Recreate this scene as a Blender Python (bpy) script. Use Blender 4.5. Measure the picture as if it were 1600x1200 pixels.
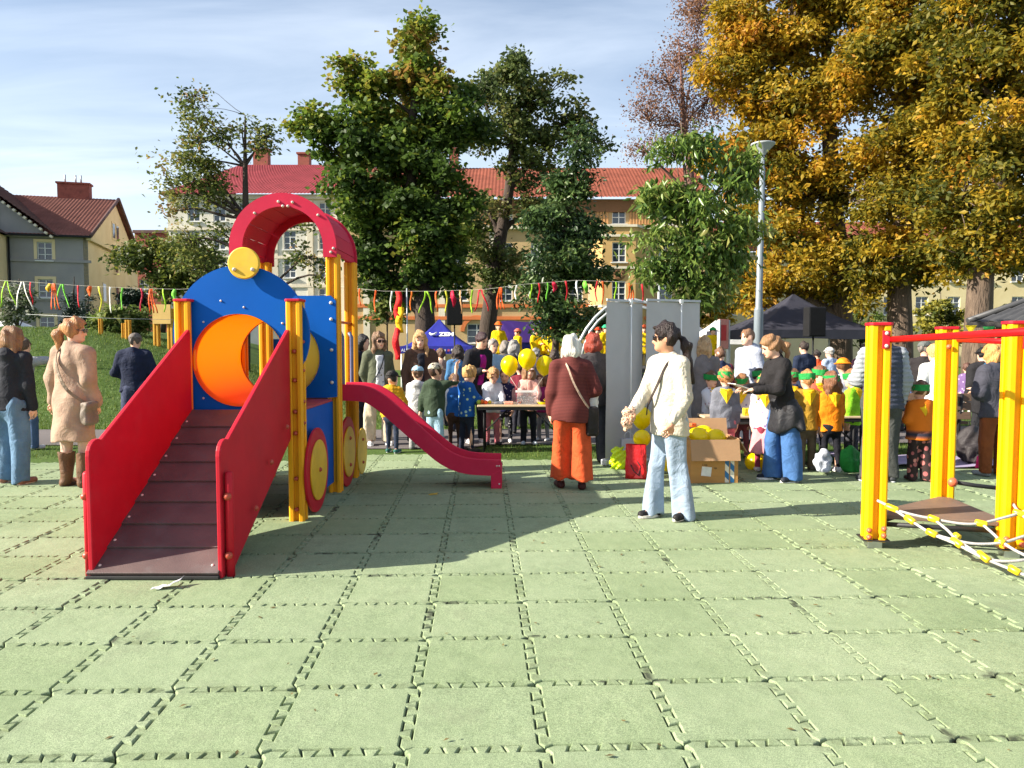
import bpy, bmesh, math, random
import numpy as np
from mathutils import Vector, Matrix

for o in list(bpy.data.objects):
    bpy.data.objects.remove(o, do_unlink=True)
scene = bpy.context.scene
col = scene.collection
R = math.radians
random.seed(7)
rng = np.random.default_rng(7)

# ------------------------------------------------------------------ camera
F = 1167.0                      # focal length in photo pixels (1600 wide)
PITCH = math.atan(66 / F)
CAMZ = 1.5
cam = bpy.data.cameras.new('camera')
cam.sensor_width = 36.0
cam.lens = F / 1600 * 36.0
cam.clip_start = 0.05
cam.clip_end = 3000
camo = bpy.data.objects.new('camera', cam)
col.objects.link(camo)
camo.location = (0, 0, CAMZ)
camo.rotation_euler = (math.pi / 2 - PITCH, 0, 0)
scene.camera = camo
scene.render.resolution_x = 1024
scene.render.resolution_y = 768

# ------------------------------------------------------------------ light
SUN_EL, SUN_AZ = R(29), R(13.5)   # the light travels to +X, slightly away from the camera
L = Vector((math.cos(SUN_EL) * math.cos(SUN_AZ), math.cos(SUN_EL) * math.sin(SUN_AZ), -math.sin(SUN_EL)))
sun = bpy.data.lights.new('sun', 'SUN')
sun.energy = 5.0
sun.angle = R(0.5)
sun.color = (1.0, 0.92, 0.78)
suno = bpy.data.objects.new('sun', sun)
col.objects.link(suno)
suno.location = (-20, -5, 20)
suno.rotation_euler = L.to_track_quat('-Z', 'Y').to_euler()

world = bpy.data.worlds.new('World')
scene.world = world
world.use_nodes = True
wn, wl = world.node_tree.nodes, world.node_tree.links
wn.clear()
wout = wn.new('ShaderNodeOutputWorld')
bg = wn.new('ShaderNodeBackground')
bg.inputs['Strength'].default_value = 0.073
sky = wn.new('ShaderNodeTexSky')
sky.sky_type = 'NISHITA'
sky.sun_disc = False
sky.sun_elevation = SUN_EL
sky.sun_rotation = math.atan2(-L.x, -L.y) % (2 * math.pi)
sky.air_density = 1.0
sky.dust_density = 1.3
sky.ozone_density = 1.7
# thin high cloud, the same over the whole sky
tc = wn.new('ShaderNodeTexCoord')
sep = wn.new('ShaderNodeSeparateXYZ')
wl.new(tc.outputs['Generated'], sep.inputs[0])
zc = wn.new('ShaderNodeMath'); zc.operation = 'MAXIMUM'; zc.inputs[1].default_value = 0.02
wl.new(sep.outputs['Z'], zc.inputs[0])
za = wn.new('ShaderNodeMath'); za.operation = 'ADD'; za.inputs[1].default_value = 0.12
wl.new(zc.outputs[0], za.inputs[0])
dx = wn.new('ShaderNodeMath'); dx.operation = 'DIVIDE'
dy = wn.new('ShaderNodeMath'); dy.operation = 'DIVIDE'
wl.new(sep.outputs['X'], dx.inputs[0]); wl.new(za.outputs[0], dx.inputs[1])
wl.new(sep.outputs['Y'], dy.inputs[0]); wl.new(za.outputs[0], dy.inputs[1])
cmb = wn.new('ShaderNodeCombineXYZ')
wl.new(dx.outputs[0], cmb.inputs['X']); wl.new(dy.outputs[0], cmb.inputs['Y'])
mp = wn.new('ShaderNodeMapping')
mp.inputs['Rotation'].default_value = (0, 0, R(24))
mp.inputs['Scale'].default_value = (0.55, 1.5, 1)
wl.new(cmb.outputs[0], mp.inputs[0])
cn = wn.new('ShaderNodeTexNoise')
cn.inputs['Scale'].default_value = 1.3
cn.inputs['Detail'].default_value = 7
cn.inputs['Roughness'].default_value = 0.55
cn.inputs['Distortion'].default_value = 0.5
wl.new(mp.outputs[0], cn.inputs['Vector'])
cr = wn.new('ShaderNodeMapRange')
cr.inputs['From Min'].default_value = 0.42
cr.inputs['From Max'].default_value = 0.78
cr.inputs['To Min'].default_value = 0.14
cr.inputs['To Max'].default_value = 0.55
wl.new(cn.outputs['Fac'], cr.inputs['Value'])
cmix = wn.new('ShaderNodeMix'); cmix.data_type = 'RGBA'
cmix.inputs[7].default_value = (6.6, 7.3, 8.2, 1)
hz1 = wn.new('ShaderNodeMapRange'); hz1.inputs['From Min'].default_value = 0.0; hz1.inputs['From Max'].default_value = 0.42
hz1.inputs['To Min'].default_value = 1.0; hz1.inputs['To Max'].default_value = 0.0
wl.new(zc.outputs[0], hz1.inputs['Value'])
hz2 = wn.new('ShaderNodeMath'); hz2.operation = 'POWER'; hz2.inputs[1].default_value = 1.6      # haze thickens towards the horizon all round
wl.new(hz1.outputs[0], hz2.inputs[0])
hz3 = wn.new('ShaderNodeMath'); hz3.operation = 'MULTIPLY_ADD'; hz3.inputs[1].default_value = 0.75; hz3.use_clamp = True
wl.new(hz2.outputs[0], hz3.inputs[0]); wl.new(cr.outputs[0], hz3.inputs[2])
wl.new(hz3.outputs[0], cmix.inputs[0])
wl.new(sky.outputs[0], cmix.inputs[6])
wl.new(cmix.outputs[2], bg.inputs['Color'])
wl.new(bg.outputs[0], wout.inputs['Surface'])

scene.view_settings.view_transform = 'Standard'
scene.view_settings.look = 'None'
scene.view_settings.gamma = 1
scene.view_settings.exposure = 1.34
scene.view_settings.use_curve_mapping = False

# ------------------------------------------------------------------ pixel helpers
FW = Vector((0, math.cos(PITCH), -math.sin(PITCH)))
UP = Vector((0, math.sin(PITCH), math.cos(PITCH)))
def ray(px, py):
    return Vector((1, 0, 0)) * ((px - 800) / F) + FW + UP * ((600 - py) / F)
def at(px, py, Y):
    d = ray(px, py)
    return Vector((0, 0, CAMZ)) + d * (Y / d.y)
def gp(px, py, z=0.0):
    d = ray(px, py)
    return Vector((0, 0, CAMZ)) + d * ((z - CAMZ) / d.z)
def onplane(px, py, p0, n):
    d = ray(px, py); o = Vector((0, 0, CAMZ))
    return o + d * ((p0 - o).dot(n) / d.dot(n))

def smooth(a, b, x):
    t = min(1, max(0, (x - a) / (b - a)))
    return t * t * (3 - 2 * t)
def ground_z(x, y):
    """lawn: a mound behind the train on the left, a gentle fall behind the path"""
    m = smooth(12.9, 19.0, y) * (1 - smooth(27, 36, y))
    side = 1 - smooth(-12.5, -2.6, x)
    z = 1.85 * m * side
    z -= 0.7 * smooth(15, 27, y) * smooth(-9, -3, x)
    z -= 0.7 * smooth(30, 40, y) * (1 - smooth(-9, -3, x))
    return z

# ------------------------------------------------------------------ materials
MATS = {}
def nodes_of(m):
    m.use_nodes = True
    nt = m.node_tree
    return nt, nt.nodes, nt.links, nt.nodes['Principled BSDF']

def mat(key, c, rough=0.6, var=0.12, scale=6.0, bump=0.15, bscale=60.0, metal=0.0, spec=0.5,
        coat=0.0, stretch=(1, 1, 1), rand=0.0, c2=None, detail=4, bdist=0.01, fold=0.0, fscale=9.0, scuff=0.0):
    if key in MATS: return MATS[key]
    m = bpy.data.materials.new(key)
    nt, N, K, b = nodes_of(m)
    b.inputs['Roughness'].default_value = rough
    b.inputs['Metallic'].default_value = metal
    b.inputs['Specular IOR Level'].default_value = spec
    b.inputs['Coat Weight'].default_value = coat
    t = N.new('ShaderNodeTexCoord')
    mpn = N.new('ShaderNodeMapping'); mpn.inputs['Scale'].default_value = stretch
    K.new(t.outputs['Object'], mpn.inputs[0])
    n = N.new('ShaderNodeTexNoise')
    n.inputs['Scale'].default_value = scale; n.inputs['Detail'].default_value = detail
    n.inputs['Roughness'].default_value = 0.6
    K.new(mpn.outputs[0], n.inputs['Vector'])
    mr = N.new('ShaderNodeMapRange')
    mr.inputs['From Min'].default_value = 0.3; mr.inputs['From Max'].default_value = 0.7
    K.new(n.outputs['Fac'], mr.inputs['Value'])
    mx = N.new('ShaderNodeMix'); mx.data_type = 'RGBA'
    lo = [max(0, v * (1 - var)) for v in c]; hi = [min(1, v * (1 + var)) for v in (c2 or c)]
    if c2: lo = list(c); hi = list(c2)
    mx.inputs[6].default_value = (*lo, 1); mx.inputs[7].default_value = (*hi, 1)
    K.new(mr.outputs[0], mx.inputs[0])
    outc = mx.outputs[2]
    if rand > 0:
        oi = N.new('ShaderNodeObjectInfo')
        hv = N.new('ShaderNodeHueSaturation')
        r2 = N.new('ShaderNodeMapRange')
        r2.inputs['To Min'].default_value = 1 - rand; r2.inputs['To Max'].default_value = 1 + rand
        K.new(oi.outputs['Random'], r2.inputs['Value'])
        K.new(r2.outputs[0], hv.inputs['Value'])
        K.new(outc, hv.inputs['Color'])
        outc = hv.outputs[0]
    K.new(outc, b.inputs['Base Color'])
    if bump > 0:
        n2 = N.new('ShaderNodeTexNoise')
        n2.inputs['Scale'].default_value = bscale; n2.inputs['Detail'].default_value = 3
        K.new(mpn.outputs[0], n2.inputs['Vector'])
        bp = N.new('ShaderNodeBump'); bp.inputs['Strength'].default_value = bump
        bp.inputs['Distance'].default_value = bdist
        K.new(n2.outputs['Fac'], bp.inputs['Height'])
        K.new(bp.outputs[0], b.inputs['Normal'])
        if fold > 0:                                   # creases
            n3 = N.new('ShaderNodeTexNoise'); n3.inputs['Scale'].default_value = fscale; n3.inputs['Detail'].default_value = 2.5
            n3.inputs['Distortion'].default_value = 1.6
            K.new(mpn.outputs[0], n3.inputs['Vector'])
            bp2 = N.new('ShaderNodeBump'); bp2.inputs['Strength'].default_value = fold; bp2.inputs['Distance'].default_value = .05
            K.new(n3.outputs['Fac'], bp2.inputs['Height']); K.new(bp.outputs[0], bp2.inputs['Normal'])
            K.new(bp2.outputs[0], b.inputs['Normal'])
    if scuff > 0:                                      # worn, scratched and dusty patches
        n4 = N.new('ShaderNodeTexNoise'); n4.inputs['Scale'].default_value = 4.5; n4.inputs['Detail'].default_value = 9; n4.inputs['Roughness'].default_value = .72
        K.new(t.outputs['Object'], n4.inputs['Vector'])
        r4 = N.new('ShaderNodeMapRange'); r4.inputs['From Min'].default_value = .52; r4.inputs['From Max'].default_value = .72; r4.inputs['To Max'].default_value = scuff
        K.new(n4.outputs['Fac'], r4.inputs['Value'])
        mp4 = N.new('ShaderNodeMapping'); mp4.inputs['Scale'].default_value = (3, 3, 60); mp4.inputs['Rotation'].default_value = (.5, .2, .3); K.new(t.outputs['Object'], mp4.inputs[0])
        n5 = N.new('ShaderNodeTexNoise'); n5.inputs['Scale'].default_value = 3; n5.inputs['Detail'].default_value = 3; K.new(mp4.outputs[0], n5.inputs['Vector'])
        r5 = N.new('ShaderNodeMapRange'); r5.inputs['From Min'].default_value = .69; r5.inputs['From Max'].default_value = .74; r5.inputs['To Max'].default_value = scuff * .8
        K.new(n5.outputs['Fac'], r5.inputs['Value'])
        ad = N.new('ShaderNodeMath'); ad.operation = 'MAXIMUM'; K.new(r4.outputs[0], ad.inputs[0]); K.new(r5.outputs[0], ad.inputs[1])
        mx4 = N.new('ShaderNodeMix'); mx4.data_type = 'RGBA'; mx4.inputs[7].default_value = (*[.55 * v + .10 for v in c], 1)
        K.new(ad.outputs[0], mx4.inputs[0]); K.new(outc, mx4.inputs[6]); K.new(mx4.outputs[2], b.inputs['Base Color'])
        rm = N.new('ShaderNodeMapRange'); rm.inputs['To Min'].default_value = rough; rm.inputs['To Max'].default_value = min(1, rough + .5)
        K.new(ad.outputs[0], rm.inputs['Value']); K.new(rm.outputs[0], b.inputs['Roughness'])
    MATS[key] = m
    return m

def srgb(r, g, b):
    f = lambda v: ((v / 255 + 0.055) / 1.055) ** 2.4 if v > 10 else v / 255 / 12.92
    return (f(r), f(g), f(b))

# ------------------------------------------------------------------ objects
def tag(o, label=None, cat=None, group=None, kind=None):
    if label: o['label'] = label
    if cat: o['category'] = cat
    if group: o['group'] = group
    if kind: o['kind'] = kind
    return o
def empty(name, loc, rz=0, label=None, cat=None, group=None):
    o = bpy.data.objects.new(name, None)
    o.empty_display_size = 0.1
    o.location = loc; o.rotation_euler = (0, 0, rz)
    col.objects.link(o)
    return tag(o, label, cat, group)
def link(name, me, parent=None, m=None, loc=None):
    o = bpy.data.objects.new(name, me)
    col.objects.link(o)
    if m is not None:
        me.materials.clear()
        for x in (m if isinstance(m, (list, tuple)) else [m]): me.materials.append(x)
    if parent is not None: o.parent = parent
    if loc is not None: o.location = loc
    return o
def copy_tree(o, parent=None):
    c = o.copy(); col.objects.link(c)
    c.parent = parent
    for ch in o.children: copy_tree(ch, c)
    return c

def np_mesh(name, V, Fc, sm=False, mats=None, attr=None):
    V = np.asarray(V, dtype=np.float32); Fc = np.asarray(Fc, dtype=np.int32)
    me = bpy.data.meshes.new(name)
    k = Fc.shape[1]; n = len(Fc)
    me.vertices.add(len(V)); me.vertices.foreach_set('co', V.ravel())
    me.loops.add(n * k); me.loops.foreach_set('vertex_index', Fc.ravel())
    me.polygons.add(n)
    me.polygons.foreach_set('loop_start', np.arange(0, n * k, k, dtype=np.int32))
    me.polygons.foreach_set('loop_total', np.full(n, k, dtype=np.int32))
    if sm: me.polygons.foreach_set('use_smooth', np.ones(n, dtype=bool))
    if mats is not None: me.polygons.foreach_set('material_index', np.asarray(mats, dtype=np.int32))
    if attr is not None:
        a = me.attributes.new('v', 'FLOAT', 'POINT'); a.data.foreach_set('value', np.asarray(attr, dtype=np.float32))
    me.update(calc_edges=True)
    return me

class MB:
    """collects shapes; build() makes ONE mesh object"""
    def __init__(s): s.v = []; s.f = []; s.m = []; s.sm = []
    def add(s, vs, fs, mi=0, sm=False):
        o = len(s.v); s.v += [tuple(v) for v in vs]
        s.f += [tuple(i + o for i in f) for f in fs]; s.m += [mi] * len(fs); s.sm += [sm] * len(fs)
    def box(s, c, d, rot=None, mi=0, bev=0.0):
        """centre, full sizes"""
        x, y, z = d[0] / 2, d[1] / 2, d[2] / 2
        M = rot if rot is not None else Matrix.Identity(3)
        c = Vector(c)
        if bev <= 0:
            vs = [c + M @ Vector((a * x, b * y, e * z)) for e in (-1, 1) for b in (-1, 1) for a in (-1, 1)]
            s.add(vs, [(0, 2, 3, 1), (4, 5, 7, 6), (0, 1, 5, 4), (2, 6, 7, 3), (0, 4, 6, 2), (1, 3, 7, 5)], mi)
        else:
            bm = bmesh.new(); bmesh.ops.create_cube(bm, size=1)
            for v in bm.verts: v.co = Vector((v.co.x * d[0], v.co.y * d[1], v.co.z * d[2]))
            bmesh.ops.bevel(bm, geom=list(bm.edges), offset=min(bev, min(d) * .45), segments=2, affect='EDGES', profile=.5)
            bm.verts.index_update()
            s.add([c + M @ v.co for v in bm.verts], [[v.index for v in f.verts] for f in bm.faces], mi)
            bm.free()
    def tube(s, pts, r, n=8, mi=0, caps=True, sm=True):
        pts = [Vector(p) for p in pts]
        rs = r if isinstance(r, (list, tuple)) else [r] * len(pts)
        vs = []; fs = []
        prev = None
        for i, p in enumerate(pts):
            t = (pts[min(i + 1, len(pts) - 1)] - pts[max(i - 1, 0)])
            if t.length < 1e-9: t = Vector((0, 0, 1))
            t.normalize()
            if prev is None:
                a = Vector((1, 0, 0)) if abs(t.x) < .9 else Vector((0, 1, 0))
            else: a = prev
            u = (a - t * a.dot(t))
            if u.length < 1e-6: u = t.orthogonal()
            u.normalize(); w = t.cross(u); prev = u
            for k in range(n):
                an = 2 * math.pi * k / n
                vs.append(p + (u * math.cos(an) + w * math.sin(an)) * rs[i])
        for i in range(len(pts) - 1):
            for k in range(n):
                a, b = i * n + k, i * n + (k + 1) % n
                fs.append((a, b, b + n, a + n))
        s.add(vs, fs, mi, sm)
        if caps:
            o = len(s.v) - len(vs)
            s.f.append(tuple(o + k for k in reversed(range(n)))); s.m.append(mi); s.sm.append(False)
            e = o + (len(pts) - 1) * n
            s.f.append(tuple(e + k for k in range(n))); s.m.append(mi); s.sm.append(False)
    def lathe(s, prof, c=(0, 0, 0), n=16, axis=None, mi=0, sm=True):
        """prof: (r, h) list round local z"""
        M = axis if axis is not None else Matrix.Identity(3)
        c = Vector(c); vs = []; fs = []
        for r, h in prof:
            for k in range(n):
                an = 2 * math.pi * k / n
                vs.append(c + M @ Vector((r * math.cos(an), r * math.sin(an), h)))
        for i in range(len(prof) - 1):
            for k in range(n):
                a, b = i * n + k, i * n + (k + 1) % n
                fs.append((a, b, b + n, a + n))
        s.add(vs, fs, mi, sm)
    def prism(s, poly, origin, u, v, w, mi=0):
        """poly in (u, v) plane, thickness along vector w (full), w may be a Vector"""
        O = Vector(origin); u = Vector(u); v = Vector(v); w = Vector(w)
        n = len(poly)
        a = [O + u * p[0] + v * p[1] for p in poly]
        b = [p + w for p in a]
        flip = u.cross(v).dot(w) > 0
        fs = [tuple(reversed(range(n))) if flip else tuple(range(n)),
              tuple(range(n, 2 * n)) if flip else tuple(reversed(range(n, 2 * n)))]
        for i in range(n):
            j = (i + 1) % n
            q = (i, j, j + n, i + n)
            fs.append(q if flip else tuple(reversed(q)))
        s.add(a + b, fs, mi)
    def quad(s, a, b, c, d, mi=0): s.add([a, b, c, d], [(0, 1, 2, 3)], mi)
    def mesh(s, name):
        me = bpy.data.meshes.new(name)
        me.from_pydata(s.v, [], s.f)
        me.polygons.foreach_set('material_index', s.m)
        me.polygons.foreach_set('use_smooth', s.sm)
        me.update()
        return me
    def build(s, name, m, parent=None, loc=None, bev=0.0):
        me = s.mesh(name)
        if bev > 0:
            bm = bmesh.new(); bm.from_mesh(me)
            es = [e for e in bm.edges if len(e.link_faces) == 2 and e.calc_face_angle(0) > 0.6]
            bmesh.ops.bevel(bm, geom=es, offset=bev, segments=2, affect='EDGES', profile=.5, clamp_overlap=True)
            bm.to_mesh(me); bm.free()
        return link(name, me, parent, m, loc)

def rotx(a): return Matrix.Rotation(a, 3, 'X')
def roty(a): return Matrix.Rotation(a, 3, 'Y')
def rotz(a): return Matrix.Rotation(a, 3, 'Z')
# ================================================================== GROUND
def ground_material(name, ca, cb, cc, scale=1.2, fine=30, bump=.5, bd=.02):
    m = bpy.data.materials.new(name)
    nt, N, K, b = nodes_of(m)
    b.inputs['Roughness'].default_value = 0.95
    b.inputs['Specular IOR Level'].default_value = 0.15
    t = N.new('ShaderNodeTexCoord')
    n1 = N.new('ShaderNodeTexNoise'); n1.inputs['Scale'].default_value = scale; n1.inputs['Detail'].default_value = 5
    n2 = N.new('ShaderNodeTexNoise'); n2.inputs['Scale'].default_value = fine; n2.inputs['Detail'].default_value = 4
    K.new(t.outputs['Object'], n1.inputs['Vector']); K.new(t.outputs['Object'], n2.inputs['Vector'])
    r = N.new('ShaderNodeValToRGB')
    e = r.color_ramp.elements
    e[0].position = 0.32; e[0].color = (*ca, 1); e[1].position = 0.68; e[1].color = (*cc, 1)
    x = r.color_ramp.elements.new(0.5); x.color = (*cb, 1)
    ad = N.new('ShaderNodeMix'); ad.data_type = 'FLOAT'; ad.inputs[0].default_value = 0.5
    K.new(n1.outputs['Fac'], ad.inputs[2]); K.new(n2.outputs['Fac'], ad.inputs[3])
    K.new(ad.outputs[0], r.inputs['Fac']); K.new(r.outputs[0], b.inputs['Base Color'])
    bp = N.new('ShaderNodeBump'); bp.inputs['Strength'].default_value = bump; bp.inputs['Distance'].default_value = bd
    K.new(n2.outputs['Fac'], bp.inputs['Height']); K.new(bp.outputs[0], b.inputs['Normal'])
    return m
M_lawn = ground_material('lawn_soil', (.045, .07, .018), (.06, .105, .022), (.09, .14, .03), 1.5, 40)
M_asph = ground_material('asphalt', (.10, .088, .088), (.13, .115, .113), (.17, .15, .145), .8, 90, .25, .006)
M_joint = ground_material('joint_soil', (.012, .016, .008), (.022, .03, .014), (.035, .045, .02), 3, 60)

# terrain sheet to the horizon
xs = np.concatenate([np.linspace(-900, -40, 10), np.linspace(-36, 36, 73), np.linspace(40, 900, 10)])
ys = np.concatenate([np.linspace(-300, -12, 8), np.linspace(-8, 60, 103), np.linspace(70, 1500, 12)])
V = []; 
for y in ys:
    for x in xs:
        z = ground_z(x, y)
        if y < 9.6: z = -0.05
        V.append((x, y, z))
nx = len(xs)
Fc = [(j * nx + i, j * nx + i + 1, (j + 1) * nx + i + 1, (j + 1) * nx + i) for j in range(len(ys) - 1) for i in range(nx - 1)]
tag(link('lawn', np_mesh('lawn', V, Fc, True), m=M_lawn), kind='structure')

# asphalt path behind the play area
mb = MB()
def path_pts(t):  # left to right
    return t
pl = [(-40, 10.9, 13.0), (-12, 10.75, 12.7), (-6, 10.7, 12.6), (-2.9, 10.62, 12.6), (-2.75, 10.36, 12.6), (-.62, 10.36, 12.65), (-.3, 10.75, 12.7), (5, 10.9, 12.9), (10, 11.2, 13.3), (40, 14, 16.5)]
seg = []
for (x0, a0, b0), (x1, a1, b1) in zip(pl[:-1], pl[1:]):
    for k in range(8):
        t = k / 8
        seg.append((x0 + (x1 - x0) * t, a0 + (a1 - a0) * t, b0 + (b1 - b0) * t))
Vp = []; 
for x, a, b in seg:
    for k in range(7):
        y = a + (b - a) * k / 6
        Vp.append((x, y, ground_z(x, y) + 0.012))
Fp = [(j * 7 + i, (j + 1) * 7 + i, (j + 1) * 7 + i + 1, j * 7 + i + 1) for j in range(len(seg) - 1) for i in range(6)]
tag(link('path', np_mesh('path', Vp, Fp, True), m=M_asph), kind='structure')

# ---------------------------------------------------------------- rubber tiles
TS = 0.52
GA = -math.atan((754 - 800) / F)            # the grid is turned a little to the left
GU = Vector((math.cos(GA), math.sin(GA), 0)); GV = Vector((-math.sin(GA), math.cos(GA), 0))
P0 = gp(635, 1150); Q0 = gp(950, 1165)
gu0 = P0.dot(GU); gv0 = Q0.dot(GV)

def tile_material(edge=True):
    m = bpy.data.materials.new('green_rubber_granulate')
    nt, N, K, b = nodes_of(m)
    b.inputs['Roughness'].default_value = 0.92
    b.inputs['Specular IOR Level'].default_value = 0.2
    g = N.new('ShaderNodeNewGeometry'); oi = N.new('ShaderNodeObjectInfo')
    def noise(s, d=4, r=.6):
        n = N.new('ShaderNodeTexNoise'); n.inputs['Scale'].default_value = s; n.inputs['Detail'].default_value = d
        n.inputs['Roughness'].default_value = r
        K.new(g.outputs['Position'], n.inputs['Vector']); return n.outputs['Fac']
    big = noise(0.9, 5, .65); mid = noise(9, 4); gran = noise(260, 2); gr2 = noise(75, 3, .7)
    r = N.new('ShaderNodeValToRGB'); e = r.color_ramp.elements
    e[0].position = .28; e[0].color = (.15, .205, .105, 1)
    e[1].position = .72; e[1].color = (.33, .385, .235, 1)
    x = e.new(.5); x.color = (.247, .31, .175, 1)
    def mix(a, b2, f):
        q = N.new('ShaderNodeMix'); q.data_type = 'FLOAT'; q.inputs[0].default_value = f
        K.new(a, q.inputs[2]); K.new(b2, q.inputs[3]); return q.outputs[0]
    f = mix(big, mid, .35); f = mix(f, gr2, .35)
    K.new(f, r.inputs['Fac'])
    # granule speckle
    sp = N.new('ShaderNodeMapRange'); sp.inputs['From Min'].default_value = .3; sp.inputs['From Max'].default_value = .7
    sp.inputs['To Min'].default_value = .5; sp.inputs['To Max'].default_value = 1.42
    K.new(gran, sp.inputs['Value'])
    hv = N.new('ShaderNodeHueSaturation'); K.new(r.outputs[0], hv.inputs['Color']); K.new(sp.outputs[0], hv.inputs['Value'])
    # every tile has weathered a little differently
    rr = N.new('ShaderNodeMapRange'); rr.inputs['To Min'].default_value = .95; rr.inputs['To Max'].default_value = 1.05
    K.new(oi.outputs['Random'], rr.inputs['Value'])
    sr = N.new('ShaderNodeMapRange'); sr.inputs['To Min'].default_value = 1.05; sr.inputs['To Max'].default_value = .93
    K.new(oi.outputs['Random'], sr.inputs['Value'])
    h2 = N.new('ShaderNodeHueSaturation'); K.new(hv.outputs[0], h2.inputs['Color']); K.new(rr.outputs[0], h2.inputs['Value']); K.new(sr.outputs[0], h2.inputs['Saturation'])
    # scuffs and stains, greyer patches
    st = noise(2.3, 6, .7)
    sm_ = N.new('ShaderNodeMapRange'); sm_.inputs['From Min'].default_value = .56; sm_.inputs['From Max'].default_value = .74
    sm_.inputs['To Max'].default_value = .55
    K.new(st, sm_.inputs['Value'])
    mx = N.new('ShaderNodeMix'); mx.data_type = 'RGBA'; mx.inputs[7].default_value = (.17, .19, .12, 1)
    K.new(sm_.outputs[0], mx.inputs[0]); K.new(h2.outputs[0], mx.inputs[6])
    # black granules where the joints have worn (noise patches of their own)
    dk = noise(0.62, 6, .75)
    d2 = N.new('ShaderNodeMapRange'); d2.inputs['From Min'].default_value = .655; d2.inputs['From Max'].default_value = .70
    K.new(dk, d2.inputs['Value'])
    m3 = N.new('ShaderNodeMix'); m3.data_type = 'RGBA'; m3.inputs[7].default_value = (.03, .034, .026, 1)
    d3 = N.new('ShaderNodeMath'); d3.operation = 'MULTIPLY'; d3.inputs[1].default_value = .55
    K.new(d2.outputs[0], d3.inputs[0]); K.new(d3.outputs[0], m3.inputs[0]); K.new(mx.outputs[2], m3.inputs[6])
    outc = m3.outputs[2]
    if edge:                                            # grime and moss gathered along the joints
        tc_ = N.new('ShaderNodeTexCoord'); sx = N.new('ShaderNodeSeparateXYZ'); K.new(tc_.outputs['Object'], sx.inputs[0])
        ab = []
        for k in ('X', 'Y'):
            q = N.new('ShaderNodeMath'); q.operation = 'ABSOLUTE'; K.new(sx.outputs[k], q.inputs[0]); ab.append(q.outputs[0])
        mxm = N.new('ShaderNodeMath'); mxm.operation = 'MAXIMUM'; K.new(ab[0], mxm.inputs[0]); K.new(ab[1], mxm.inputs[1])
        er = N.new('ShaderNodeMapRange'); er.interpolation_type = 'SMOOTHSTEP'
        er.inputs['From Min'].default_value = .205; er.inputs['From Max'].default_value = .262
        K.new(mxm.outputs[0], er.inputs['Value'])
        en = N.new('ShaderNodeMapRange'); en.inputs['From Min'].default_value = .48; en.inputs['From Max'].default_value = .62
        K.new(noise(5.5, 5, .75), en.inputs['Value'])
        em = N.new('ShaderNodeMath'); em.operation = 'MULTIPLY'; K.new(er.outputs[0], em.inputs[0]); K.new(en.outputs[0], em.inputs[1])
        e2 = N.new('ShaderNodeMath'); e2.operation = 'MULTIPLY'; e2.inputs[1].default_value = .42; K.new(em.outputs[0], e2.inputs[0])
        m5 = N.new('ShaderNodeMix'); m5.data_type = 'RGBA'; m5.inputs[7].default_value = (.085, .105, .045, 1)
        K.new(e2.outputs[0], m5.inputs[0]); K.new(outc, m5.inputs[6]); outc = m5.outputs[2]
        e3 = N.new('ShaderNodeMapRange'); e3.inputs['From Min'].default_value = .235; e3.inputs['From Max'].default_value = .262; K.new(mxm.outputs[0], e3.inputs['Value'])
        n3 = N.new('ShaderNodeMapRange'); n3.inputs['From Min'].default_value = .57; n3.inputs['From Max'].default_value = .62; K.new(noise(1.7, 4, .7), n3.inputs['Value'])
        e4 = N.new('ShaderNodeMath'); e4.operation = 'MULTIPLY'; K.new(e3.outputs[0], e4.inputs[0]); K.new(n3.outputs[0], e4.inputs[1])
        e5 = N.new('ShaderNodeMath'); e5.operation = 'MULTIPLY'; e5.inputs[1].default_value = .85; K.new(e4.outputs[0], e5.inputs[0])
        m6 = N.new('ShaderNodeMix'); m6.data_type = 'RGBA'; m6.inputs[7].default_value = (.035, .04, .028, 1)
        K.new(e5.outputs[0], m6.inputs[0]); K.new(outc, m6.inputs[6]); outc = m6.outputs[2]
    K.new(outc, b.inputs['Base Color'])
    bp = N.new('ShaderNodeBump'); bp.inputs['Strength'].default_value = .55; bp.inputs['Distance'].default_value = .004
    K.new(gran, bp.inputs['Height'])
    bp2 = N.new('ShaderNodeBump'); bp2.inputs['Strength'].default_value = .35; bp2.inputs['Distance'].default_value = .02
    K.new(mid, bp2.inputs['Height']); K.new(bp.outputs[0], bp2.inputs['Normal'])
    K.new(bp2.outputs[0], b.inputs['Normal'])
    return m
M_tile = tile_material(); M_tile2 = tile_material(False)

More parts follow.
